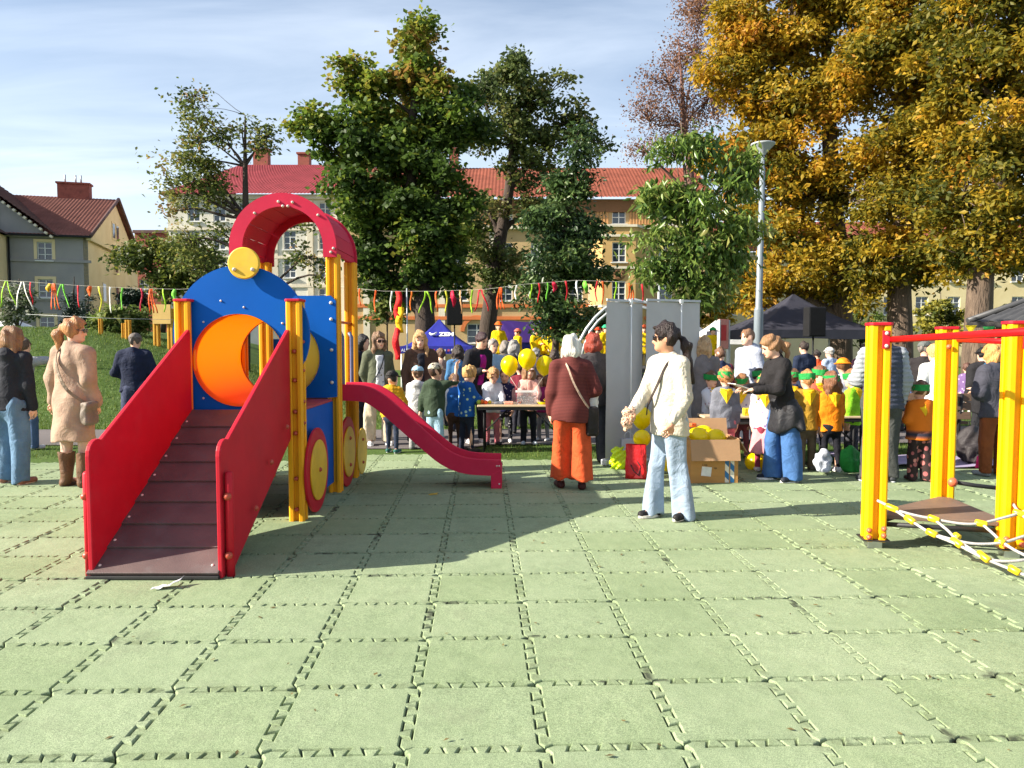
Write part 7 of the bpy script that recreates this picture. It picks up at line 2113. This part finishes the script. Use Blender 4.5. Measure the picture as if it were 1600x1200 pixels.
tile_roof(e, [(-LW, -.5, ez - .05), (.35, -.5, ez - .05), (.35, DG / 2, rz_), (-LW, DG / 2, rz_)], M_br, .26, .34)
tile_roof(e, [(.35, DG + .5, ez - .05), (-LW, DG + .5, ez - .05), (-LW, DG / 2, rz_), (.35, DG / 2, rz_)], M_br, .26, .34)
for y0_, y1_ in ((-.5, DG / 2), (DG + .5, DG / 2)):
    q = MB(); q.tube([(.33, y0_, ez), (.33, y1_, rz_ + .08)], .13, 6); q.build('verge', M_dk, e)
x = -3.0; c = boxpart(e, 'chimney', (x, DG / 2, rz_ + .45), (2.4, .9, 1.3), M_brk); q = MB(); q.box((x, DG / 2, rz_ + 1.15), (2.6, 1.1, .14)); q.build('chimney_cap', M_brk, c)
for dx_ in (-.7, .1, .5): q = MB(); q.tube([(x + dx_, DG / 2, rz_ + 1.2), (x + dx_, DG / 2, rz_ + 1.9)], .07, 6); q.build('chimney_pot', M_gal, c)
# cross gable of the front wing
gx, gw, gz2 = -9.3, 7.2, ez + 5.6
q = MB(); q.prism([(gx - gw, ez - .2), (gx + gw - .15, ez - .2), (gx, gz2 - .25)], (0, -.32, 0), (1, 0, 0), (0, 0, 1), (0, .3, 0)); q.build('wing_gable', M_gy, e)
tile_roof(e, [(gx + gw + .3, 9, ez - .15), (gx + gw + .3, -.85, ez - .15), (gx, -.85, gz2), (gx, 9, gz2)], M_dk, .26, .34)
tile_roof(e, [(gx - gw - .3, -.85, ez - .15), (gx - gw - .3, 9, ez - .15), (gx, 9, gz2), (gx, -.85, gz2)], M_dk, .26, .34)
n = 22
for k in range(n):
    t = (k + .5) / n; q = MB(); q.box((gx + gw * (1 - t) + .1, -.8, ez - .3 + (gz2 - ez) * t), (.18, .3, .16), roty(R(38))); q.build('dentil', M_trim, e)
x, z = -6.6, ez + .9; window(e, x, z, 1.5, .8, -.48, M_cg, 3, 1)
# projecting front bay with lean-to roof
bx0, bx1, by = -16.0, -5.25, -2.6; bz = ez - .15
zr2 = [at(8, py, 52.5).z + .7 for py in (376, 427, 488)]
bh = [(-7.0, z, 1.05, 1.5) for z in zr2] + [(-10.0, z, 1.05, 1.5) for z in zr2]
wall_holes(bx1 - bx0, bz, bh, by, .16, bx0).build('wall', M_gy, e)
for h in bh: window(e, h[0], h[1], h[2], h[3], by, M_cg)
q = MB(); q.box((bx1 - .1, by / 2 + .01, bz / 2), (.2, -by - .04, bz - .02)); q.build('wall', M_cg, e)
tile_roof(e, [(bx0, by - .4, bz), (bx1 + .4, by - .4, bz), (bx1 - 2.2, -.35, bz + 1.8), (bx0, -.35, bz + 1.8)], M_dk, .26, .34)
q = MB(); q.add([(bx1 + .4, by - .4, bz), (bx1 + .4, -.35, bz), (bx1 - 2.2, -.35, bz + 1.8)], [(0, 1, 2)]); q.build('hip_face', M_dk, e)
# ---- far brick block between the houses
p0, p1 = at(214, 500, 78), at(275, 500, 78); e = empty('brick_block', ((p0.x + p1.x) / 2, 78, -.7), 0, 'distant brown brick building between the grey and white houses', 'building')
hz_ = at(240, 362, 78).z + .7; W = p1.x - p0.x
holes = [(x, z, 1.0, 1.5) for x in (-1.2, 1.0) for z in (hz_ - 3.2, hz_ - 6.4)]
wall_holes(W, hz_, holes, 0, .16, -W / 2).build('wall', M_brk, e)
for h in holes: window(e, h[0], h[1], h[2], h[3])
boxpart(e, 'back_wall', (0, 4, hz_ / 2), (W - .1, 7.6, hz_ - .1), M_brk); boxpart(e, 'parapet', (0, -.06, hz_), (W + .2, .3, .3), M_dk)
q = MB(); q.tube([(.6, 3, hz_), (.6, 3, hz_ + 1.8)], .06, 6); q.build('mast', M_gal, e)

# ================================================================== TREES
def leaf_mat(key, cols, trans=.35, rough=.55):
    m = bpy.data.materials.new(key); nt, N, K, b = nodes_of(m); out = N['Material Output']
    b.inputs['Roughness'].default_value = rough; b.inputs['Specular IOR Level'].default_value = .3
    a = N.new('ShaderNodeAttribute'); a.attribute_name = 'v'
    r = N.new('ShaderNodeValToRGB'); e = r.color_ramp.elements
    e[0].position = 0; e[0].color = (*cols[0], 1); e[1].position = 1; e[1].color = (*cols[-1], 1)
    for i, c in enumerate(cols[1:-1]): x = e.new((i + 1) / (len(cols) - 1)); x.color = (*c, 1)
    K.new(a.outputs['Fac'], r.inputs['Fac']); K.new(r.outputs[0], b.inputs['Base Color'])
    t = N.new('ShaderNodeBsdfTranslucent'); K.new(r.outputs[0], t.inputs['Color'])
    mx = N.new('ShaderNodeMixShader'); mx.inputs[0].default_value = trans
    K.new(b.outputs[0], mx.inputs[1]); K.new(t.outputs[0], mx.inputs[2]); K.new(mx.outputs[0], out.inputs['Surface'])
    return m
def leaves(centers, hue, n_per, cr, L0, W0, g, droop=.3, flat=.6, upb=.5):
    """n_per leaves round every centre; returns verts, faces, attr"""
    C_ = np.repeat(centers, n_per, axis=0); n = len(C_)
    pos = C_ + g.normal(0, 1, (n, 3)) * np.array((cr, cr, cr * flat))
    d = g.normal(0, 1, (n, 3)); d[:, 2] = d[:, 2] * .5 - droop; d /= np.linalg.norm(d, axis=1)[:, None]
    nr = g.normal(0, 1, (n, 3)); nr[:, 2] += upb; nr -= d * (nr * d).sum(1)[:, None]; nr /= np.linalg.norm(nr, axis=1)[:, None] + 1e-9
    sd = np.cross(d, nr); sc = g.uniform(.6, 1.25, n)[:, None]
    l = L0 * sc; w = W0 * sc
    b = pos; tip = pos + d * l - nr * l * .12; mid = pos + d * l * .45 + nr * l * .04
    V = np.stack([b, mid + sd * w * .5, tip, mid - sd * w * .5], 1).reshape(-1, 3)
    i = np.arange(n) * 4
    F_ = np.concatenate([np.stack([i, i + 1, i + 2], 1), np.stack([i, i + 2, i + 3], 1)])
    at_ = np.clip(np.repeat(hue, n_per) + g.normal(0, .13, n), 0, 1)
    return V, F_, np.repeat(at_, 4)
def curve_pts(a, b, sag, n, g, wob=.04):
    a, b = np.array(a, float), np.array(b, float); out = []
    L_ = np.linalg.norm(b - a); w1 = g.normal(0, wob * L_, 3); w2 = g.normal(0, wob * L_, 3)
    for k in range(n + 1):
        t = k / n; p = a + (b - a) * t + np.array((0, 0, sag * L_)) * math.sin(math.pi * t) + w1 * math.sin(math.pi * t) + w2 * math.sin(2 * math.pi * t) * .6
        out.append(p)
    return out
M_bark = mat('dark_bark', srgb(66, 54, 46), .9, .3, 5, .9, 14, stretch=(3, 3, .5), bdist=.05)
M_barkg = mat('grey_bark', srgb(116, 98, 82), .9, .35, 4, 1.0, 10, stretch=(3, 3, .45), bdist=.06, c2=srgb(76, 62, 52))
def tree(name, label, cat, base, trunk, lobes, ncl, nper, cr, L0, W0, ml, mb_, seed, group=None, droop=.3, shell=.45, twigs=.35, hue=(.5, .25), limb_r=.5, hue_z=0.0, stems=None, trunk_r0=.2, upb=.5, start=.35, clump=.6, per_clump=10):
    """trunk: list of (Vector, radius); lobes: (centre Vector, (rx, ry, rz))"""
    g = np.random.default_rng(seed)
    e = empty(name, base, 0, label, cat, group); O = np.array(base)
    q = MB(); tp = [np.array(t[0]) - O for t in trunk]; tr = [t[1] for t in trunk]
    q.tube(tp, tr, 12); q.build('trunk', mb_, e)
    vol = np.array([l[1][0] * l[1][2] * (l[1][1] ** .5) for l in lobes]); vol /= vol.sum()
    nk = max(6, int(ncl / per_clump)); lk = g.choice(len(lobes), nk, p=vol)
    d = g.normal(0, 1, (nk, 3)); d[:, 2] += .15; d /= np.linalg.norm(d, axis=1)[:, None]
    r = g.uniform(0, 1, nk) ** shell * g.uniform(.8, 1.06, nk)
    LC = np.array([np.array(l[0]) - O for l in lobes]); LR = np.array([l[1] for l in lobes])
    kc = LC[lk] + d * r[:, None] * LR[lk]                       # clump centres
    ki = g.integers(0, nk, ncl); li_ = lk[ki]
    dd = g.normal(0, 1, (ncl, 3)); dd += d[ki] * .5; dd[:, 2] += .35; dd /= np.linalg.norm(dd, axis=1)[:, None]
    ksz = g.uniform(.6, 1.35, nk) * clump
    cen = kc[ki] + dd * (g.uniform(.25, 1, ncl) * ksz[ki])[:, None] * np.array((1, 1, .62))
    zmin, zmax = cen[:, 2].min(), cen[:, 2].max()
    lh = g.normal(0, hue[1], nk)
    hu = np.clip(hue[0] + lh[ki] + g.normal(0, hue[1] * .4, ncl) + hue_z * ((cen[:, 2] - zmin) / (zmax - zmin + 1e-6) - .5), 0, 1)
    V, F_, A_2 = leaves(cen, hu, nper, cr, L0, W0, g, droop, .7, upb)
    o = link('crown', np_mesh('crown', V, F_, False, attr=A_2), e, ml); o['kind'] = 'stuff'
    # limbs to every lobe, twigs to a share of the leaf clusters
    q = MB(); tlen = len(tp); t3 = np.array(tp)
    for k in range(len(lobes)):
        h = LC[k][2]; cand = [i for i in range(tlen) if t3[i][2] < h - .02 * abs(h)] or [0]
        lo_i = [i for i in cand if t3[i][2] > start * t3[-1][2]] or [cand[-1]]
        dd = [np.linalg.norm(t3[i] - LC[k]) for i in lo_i]; i = lo_i[int(np.argmin(dd))]
        r0 = tr[i] * limb_r; q.tube(curve_pts(t3[i], LC[k], .05, 6, g), [r0 * (1 - .75 * t / 6) for t in range(7)], 7, caps=False)
    idx = g.choice(ncl, int(ncl * twigs), replace=False)
    for i in idx:
        c = LC[li_[i]]; j = g.uniform(0, .6); s0 = c + (cen[i] - c) * j * .5
        r0 = max(.012, trunk[0][1] * .07); q.tube(curve_pts(s0, cen[i], .04, 3, g, .08), [r0, r0 * .7, r0 * .5, r0 * .25], 4, caps=False)
    o = q.build('branches', mb_, e); o['kind'] = 'stuff'
    return e
def Lb(px, py, d, rx, ry, rd): p = at(px, py, d); return (p, (rx * d / F, rd, ry * d / F))
def Tp(px, py, d, r): return (at(px, py, d), r)
def gbase(px, d): p = at(px, 600, d); return Vector((p.x, d, ground_z(p.x, d)))
GREEN = leaf_mat('maple_leaf', [(.035, .065, .014), (.06, .11, .02), (.12, .19, .028), (.26, .28, .035), (.30, .17, .05)], .48)
DGREEN = leaf_mat('dull_green_leaf', [(.045, .07, .025), (.075, .11, .032), (.12, .155, .04), (.19, .195, .055), (.24, .16, .06)], .45)
MAGN = leaf_mat('glossy_leaf', [(.035, .075, .018), (.07, .13, .025), (.13, .21, .04), (.21, .28, .06), (.32, .31, .10)], .35, .30)
MAGD = leaf_mat('dark_glossy_leaf', [(.025, .05, .022), (.045, .08, .028), (.075, .13, .036), (.12, .18, .055), (.18, .2, .08)], .3, .33)
GOLD = leaf_mat('golden_leaf', [(.065, .08, .013), (.16, .15, .018), (.36, .26, .022), (.53, .325, .024), (.47, .20, .024)], .5)
RUST = leaf_mat('rust_leaf', [(.16, .07, .04), (.22, .11, .06), (.28, .15, .09)])
BUSH = leaf_mat('bush_leaf', [(.05, .085, .02), (.10, .15, .03), (.17, .22, .05), (.26, .28, .09)], .4)
CONI = leaf_mat('conifer_leaf', [(.008, .02, .014), (.014, .032, .02), (.022, .045, .026)], .1)
# big maple
d = 27.0; b0 = gbase(664, d)
tree('maple_tree', 'tall dense green maple behind the slide, browning at its top', 'tree', b0, [(b0, .42), Tp(664, 500, d, .36), Tp(660, 430, d, .33), Tp(655, 350, d, .28), Tp(640, 270, d, .22), Tp(645, 180, d, .14), Tp(655, 90, d, .05)],
     [Lb(*t) for t in ((668, 80, d, 55, 48, 1.6), (650, 140, d, 80, 55, 2.2), (560, 130, d, 32, 50, 1.2), (575, 190, d, 60, 50, 1.8), (515, 205, d, 40, 28, 1.2), (700, 200, d, 55, 60, 2.0), (610, 240, d, 80, 55, 2.2), (530, 245, d, 42, 40, 1.4), (690, 280, d, 55, 55, 2.0), (600, 310, d, 75, 50, 2.2), (545, 310, d, 30, 35, 1.2), (650, 360, d, 80, 55, 2.2), (590, 380, d, 50, 50, 1.8), (710, 370, d, 50, 55, 1.8), (620, 430, d, 65, 40, 2.0), (700, 430, d, 50, 42, 1.6), (575, 440, d, 25, 30, 1.0))],
     1700, 28, .21, .21, .17, GREEN, M_bark, 1, hue=(.40, .17), droop=.15, hue_z=.26, twigs=.2, clump=.62, per_clump=10, shell=.6, upb=.8)
# leaning sparse tree
d = 31.0; b0 = gbase(757, d)
tree('ash_tree', 'thinner dark green tree with leaning trunk beside the maple', 'tree', b0, [(b0, .38), Tp(762, 510, d, .34), Tp(773, 430, d, .30), Tp(782, 370, d, .26), Tp(795, 300, d, .2), Tp(800, 230, d, .12), Tp(810, 140, d, .05)],
     [Lb(*t) for t in ((800, 120, d, 48, 30, 1.4), (755, 150, d, 30, 40, 1.2), (850, 150, d, 45, 40, 1.4), (895, 190, d, 35, 35, 1.2), (930, 220, d, 22, 35, 1.0), (800, 190, d, 50, 40, 1.6), (745, 220, d, 28, 35, 1.2), (860, 225, d, 45, 35, 1.4), (820, 260, d, 40, 35, 1.4), (760, 330, d, 35, 40, 1.4), (740, 390, d, 28, 45, 1.2), (835, 330, d, 30, 40, 1.2), (780, 420, d, 40, 40, 1.4))],
     760, 22, .20, .20, .13, DGREEN, M_bark, 2, hue=(.45, .16), twigs=.5, limb_r=.6, clump=.5, per_clump=5)
d = 19.0; b0 = gbase(866, d)
tree('magnolia_tree', 'dark columnar magnolia growing in front of the stage', 'tree', b0, [(b0, .10), Tp(868, 540, d, .09), Tp(872, 470, d, .08), Tp(880, 380, d, .07), Tp(892, 290, d, .05), Tp(904, 200, d, .02)],
     [Lb(*t) for t in ((905, 200, d, 14, 30, .4), (900, 250, d, 22, 35, .5), (885, 300, d, 38, 38, .8), (865, 350, d, 50, 42, .9), (905, 360, d, 34, 45, .8), (860, 410, d, 55, 42, 1.0), (900, 430, d, 45, 40, .9), (855, 465, d, 48, 36, .9), (890, 490, d, 45, 30, .8), (870, 510, d, 35, 25, .7))],
     620, 24, .16, .17, .075, MAGD, M_bark, 3, droop=.55, hue=(.42, .18), twigs=.3, upb=.8, clump=.25, per_clump=5)
d = 11.6; b0 = gbase(1086, d)
tree('magnolia_tree', 'nearer magnolia with drooping glossy leaves over the grey banners', 'tree', b0, [(b0, .06), Tp(1086, 560, d, .055), Tp(1084, 500, d, .05), Tp(1078, 440, d, .04), Tp(1078, 350, d, .03), Tp(1068, 250, d, .02), Tp(1064, 190, d, .008)],
     [Lb(*t) for t in ((1064, 200, d, 20, 26, .2), (1055, 245, d, 40, 34, .4), (1095, 250, d, 34, 36, .4), (1035, 310, d, 38, 38, .4), (1085, 320, d, 50, 45, .5), (1135, 300, d, 35, 48, .4), (1148, 370, d, 28, 45, .4), (1025, 380, d, 34, 34, .4), (1075, 395, d, 50, 40, .5), (1125, 420, d, 40, 40, .45), (1040, 440, d, 40, 32, .4), (1095, 455, d, 40, 30, .4), (1165, 270, d, 12, 30, .2), (1010, 420, d, 22, 26, .3))],
     540, 14, .12, .155, .052, MAGN, M_barkg, 4, droop=.95, hue=(.5, .18), twigs=.3, upb=1.0, limb_r=.45, start=.3, clump=.16, per_clump=4)
# sparse tree behind the train
d = 20.0; b0 = gbase(384, d)
tree('young_tree', 'sparse young tree with open branches behind the locomotive arch', 'tree', b0, [(b0, .13), Tp(384, 480, d, .12), Tp(385, 400, d, .11), Tp(384, 340, d, .09), Tp(383, 260, d, .06), Tp(383, 180, d, .015)],
     [Lb(*t) for t in ((300, 150, d, 14, 20, .3), (285, 165, d, 20, 9, .3), (315, 190, d, 25, 14, .5), (345, 205, d, 30, 20, .6), (383, 200, d, 22, 18, .5), (420, 212, d, 34, 18, .6), (325, 220, d, 35, 16, .6), (275, 250, d, 38, 18, .6), (310, 255, d, 40, 20, .8), (400, 230, d, 22, 16, .5), (265, 285, d, 25, 24, .5), (320, 290, d, 40, 24, .8), (285, 330, d, 35, 24, .7), (345, 315, d, 25, 22, .6), (300, 375, d, 38, 24, .8), (320, 420, d, 38, 22, .8), (350, 365, d, 20, 18, .5), (480, 400, d, 22, 24, .5), (500, 430, d, 22, 20, .5), (470, 350, d, 14, 12, .4))],
     540, 13, .17, .125, .07, leaf_mat('sparse_leaf', [(.045, .07, .018), (.085, .12, .028), (.15, .185, .045), (.25, .24, .06), (.27, .16, .06)], .5), M_bark, 5, hue=(.45, .2), twigs=.7, limb_r=.55, start=.45, clump=.18, per_clump=3)
d = 25.0; b0 = gbase(255, d)
tree('spreading_tree', 'low spreading yellow green tree beside the cream gable', 'tree', b0, [(b0, .12), Tp(256, 500, d, .1), Tp(258, 440, d, .08), Tp(255, 400, d, .04)],
     [Lb(*t) for t in ((200, 405, d, 32, 14, .7), (235, 392, d, 40, 16, .9), (275, 400, d, 40, 22, .9), (310, 415, d, 28, 22, .8), (240, 425, d, 38, 18, .9), (285, 440, d, 34, 22, .8), (262, 455, d, 28, 16, .7))],
     260, 22, .2, .17, .10, leaf_mat('yellow_green_leaf', [(.03, .05, .012), (.07, .10, .02), (.14, .17, .03), (.30, .28, .04)]), M_bark, 6, hue=(.45, .22), twigs=.4, start=.5, clump=.25, per_clump=4)
# golden chestnuts
GC = 'golden chestnut trees'
d = 25.0; b0 = gbase(1312, d)
tree('chestnut_tree', 'golden chestnut rising behind the charcoal canopy and lamp post', 'tree', b0, [(b0, .42), Tp(1314, 500, d, .36), Tp(1312, 420, d, .33), Tp(1300, 300, d, .28), Tp(1295, 180, d, .22), Tp(1290, 40, d, .14), Tp(1285, -120, d, .05)],
     [Lb(*t) for t in ((1150, 70, d, 60, 70, 1.8), (1240, 60, d, 80, 90, 2.4), (1180, 170, d, 70, 65, 2.0), (1140, 240, d, 40, 50, 1.4), (1270, 170, d, 70, 70, 2.2), (1215, 270, d, 75, 60, 2.2), (1290, 290, d, 65, 70, 2.0), (1190, 360, d, 60, 55, 1.8), (1265, 390, d, 70, 55, 2.0), (1210, 440, d, 60, 42, 1.6), (1290, 455, d, 50, 34, 1.4), (1155, 450, d, 35, 36, 1.2), (1190, 480, d, 50, 26, 1.2), (1330, 450, d, 34, 28, 1.2), (1290, -40, d, 110, 90, 2.6), (1170, -30, d, 60, 60, 2.0))],
     2800, 27, .21, .20, .10, GOLD, M_barkg, 11, GC, clump=.5, per_clump=7, shell=.6, droop=.5, hue=(.55, .18), twigs=.2, upb=.7)
d = 23.0; b0 = gbase(1406, d)
tree('chestnut_tree', 'golden chestnut with thick grey trunk behind the man in vest', 'tree', b0, [(b0, .42), Tp(1406, 520, d, .36), Tp(1405, 450, d, .33), Tp(1412, 340, d, .29), Tp(1410, 200, d, .22), Tp(1405, 60, d, .14), Tp(1400, -120, d, .05)],
     [Lb(*t) for t in ((1360, 110, d, 65, 80, 2.0), (1430, 90, d, 75, 90, 2.4), (1390, 220, d, 75, 65, 2.2), (1455, 230, d, 60, 70, 2.0), (1360, 320, d, 60, 60, 2.0), (1430, 330, d, 70, 55, 2.0), (1380, 410, d, 60, 45, 1.8), (1440, 405, d, 45, 40, 1.4), (1410, -40, d, 110, 90, 2.6), (1345, 440, d, 35, 34, 1.2), (1465, 425, d, 32, 30, 1.2))],
     2300, 27, .21, .19, .095, GOLD, M_barkg, 12, GC, clump=.5, per_clump=7, shell=.6, droop=.5, hue=(.46, .18), twigs=.2, upb=.7)
d = 20.0; b0 = gbase(1528, d)
tree('chestnut_tree', 'golden chestnut with thick grey trunk beside the pavilion roof', 'tree', b0, [(b0, .40), Tp(1526, 560, d, .36), Tp(1530, 480, d, .32), Tp(1533, 420, d, .30), Tp(1550, 300, d, .26), Tp(1575, 180, d, .22), Tp(1590, 60, d, .14), Tp(1600, -120, d, .05)],
     [Lb(*t) for t in ((1510, 100, d, 70, 90, 2.0), (1585, 80, d, 80, 90, 2.2), (1530, 220, d, 70, 70, 2.0), (1610, 230, d, 60, 80, 2.0), (1500, 320, d, 60, 55, 1.8), (1570, 340, d, 70, 60, 2.0), (1510, 400, d, 55, 38, 1.6), (1580, 410, d, 45, 36, 1.4), (1540, -50, d, 110, 90, 2.4), (1680, 120, d, 90, 150, 2.4), (1660, 330, d, 50, 70, 1.8))],
     2300, 27, .20, .18, .09, GOLD, M_barkg, 13, GC, clump=.5, per_clump=7, shell=.6, droop=.5, hue=(.36, .18), twigs=.2, upb=.7)
d = 36.0; b0 = gbase(1085, d)
tree('copper_tree', 'nearly bare reddish tree showing left of the golden chestnuts', 'tree', b0, [(b0, .3), Tp(1085, 450, d, .26), Tp(1082, 300, d, .2), Tp(1070, 200, d, .12), Tp(1060, 60, d, .03)],
     [Lb(*t) for t in ((1015, 190, d, 30, 45, 1.2), (1045, 130, d, 38, 45, 1.4), (1085, 80, d, 40, 50, 1.6), (1070, 200, d, 40, 50, 1.6), (1010, 240, d, 22, 28, 1.0), (1095, 20, d, 35, 45, 1.4), (1110, 150, d, 40, 60, 1.4))],
     420, 30, .34, .11, .08, RUST, mat('red_bark', srgb(104, 74, 66), .9, .2, 4, .4, 12), 14, twigs=1.0, hue=(.5, .2), limb_r=.5, clump=.4, per_clump=3)
# shrubs and small conifers behind the mound, bushes behind the crowd
def shrub(px, py, d, rx, ry, label, ml, n, L0, W0, seed, cat='shrub', name='shrub', conic=False):
    b0 = gbase(px, d); top = at(px, py - ry, d)
    if conic: lb = [Lb(px, py + ry * (1 - 2 * t) * .9, d, rx * (1 - t * .9), ry * .2, rx * (1 - t * .9) * d / F) for t in (.02, .2, .38, .55, .72, .9, 1.0)]
    else: lb = [Lb(px + dx_ * rx, py + dy_ * ry, d, rx * .55, ry * .5, rx * .55 * d / F) for dx_, dy_ in ((-.5, .3), (.4, .35), (0, -.35), (-.35, -.1), (.4, -.15))]
    tree(name, label, cat, b0, [(b0, .05), (b0.lerp(top, .5), .035), (top, .01)], lb, n, 16, .11, L0, W0, ml, M_bark, seed, hue=(.5, .2), twigs=.2, start=0, clump=.14, per_clump=4)
shrub(180, 502, 21, 34, 26, 'pale leafy shrub behind the mound beside the ochre posts', BUSH, 130, .15, .10, 21)
shrub(218, 505, 21.5, 14, 30, 'narrow silvery shrub beside the ochre panel posts', BUSH, 70, .13, .06, 22)
shrub(30, 475, 24, 26, 40, 'white blossomed shrub in front of the grey house windows', leaf_mat('blossom_leaf', [(.05, .08, .03), (.10, .14, .05), (.35, .36, .30), (.5, .5, .45)]), 150, .13, .07, 23)
shrub(116, 480, 24, 15, 48, 'slim tall conifer against the grey house wall', CONI, 120, .15, .04, 24, 'conifer', 'conifer_tree', True)
shrub(138, 500, 23, 15, 34, 'short dark conifer in front of the grey house wall', CONI, 120, .14, .04, 25, 'conifer', 'conifer_tree', True)
shrub(206, 470, 26, 20, 22, 'round dark evergreen bush behind the pale shrub', CONI, 120, .16, .08, 26)
shrub(605, 470, 34, 36, 55, 'loose green shrub against the ochre house behind the blue tent', BUSH, 150, .2, .12, 27)
shrub(1345, 515, 32, 40, 34, 'dark bush behind the charcoal canopy leg', BUSH, 120, .2, .12, 28)
shrub(1470, 500, 30, 40, 44, 'yellowing bush between the two thick chestnut trunks', leaf_mat('yellow_bush_leaf', [(.05, .07, .015), (.12, .14, .025), (.30, .27, .04), (.4, .34, .05)]), 150, .18, .11, 29)
shrub(1110, 490, 33, 50, 40, 'orange leaved bush behind the white tents', GOLD, 160, .2, .11, 30)
shrub(930, 505, 30, 40, 34, 'dark leafy bush behind the stage performers', DGREEN, 140, .18, .11, 31)
shrub(1580, 505, 27, 30, 36, 'green bush under the pavilion eaves', BUSH, 110, .16, .1, 32)

# ================================================================== GRASS
def grass(name, pts, h, w, m, seed):
    g = np.random.default_rng(seed); n = len(pts); a = g.uniform(0, 6.28, n); hh = h * g.uniform(.5, 1.3, n)
    ln_ = g.normal(0, .45, (n, 2)) * hh[:, None]; dx_ = np.cos(a) * w; dy_ = np.sin(a) * w
    b = np.array(pts)
    V = np.stack([np.stack([b[:, 0] - dx_, b[:, 1] - dy_, b[:, 2] - .005], 1), np.stack([b[:, 0] + dx_, b[:, 1] + dy_, b[:, 2] - .005], 1), np.stack([b[:, 0] + ln_[:, 0], b[:, 1] + ln_[:, 1], b[:, 2] + hh], 1)], 1).reshape(-1, 3)
    F_ = np.arange(n * 3).reshape(-1, 3)
    o = link(name, np_mesh(name, V, F_, False, attr=np.repeat(np.clip(g.normal(.5, .25, n), 0, 1), 3)), None, m); tag(o, 'short green grass on the lawn', 'grass', kind='stuff'); return o
GRS = leaf_mat('grass_blade', [(.04, .075, .012), (.075, .13, .02), (.13, .20, .03), (.22, .24, .06)], .3, .6)
g = np.random.default_rng(5); pts = []
def path_y(x):
    for (x0, a0, b0_), (x1, a1, b1_) in zip(pl[:-1], pl[1:]):
        if x0 <= x <= x1: t = (x - x0) / (x1 - x0); return a0 + (a1 - a0) * t, b0_ + (b1_ - b0_) * t
    return 10.7, 12.7
for x, y in zip(g.uniform(-9, 9.5, 42000), g.uniform(9.5, 12.6, 42000)):
    a, b_ = path_y(x)
    if y < a + .02 and not (-2.95 < x < -.4 and y < 10.5) and y > 9.56 + .012 * math.sin(x * 9): pts.append((x, y, ground_z(x, y)))
grass('grass', pts, .045, .0035, GRS, 1)
pts = []
for x, y in zip(g.uniform(-16, -2.5, 60000), 12.6 + g.uniform(0, 1, 60000) ** 1.3 * 9):
    if y > path_y(x)[1] + .05 and abs(x) < y * .75 + 1: pts.append((x, y, ground_z(x, y)))
for x, y in zip(g.uniform(-2.5, 14, 40000), 12.6 + g.uniform(0, 1, 40000) ** 1.3 * 9):
    if y > path_y(x)[1] + .05: pts.append((x, y, ground_z(x, y)))
grass('grass', pts, .06, .007, GRS, 2)
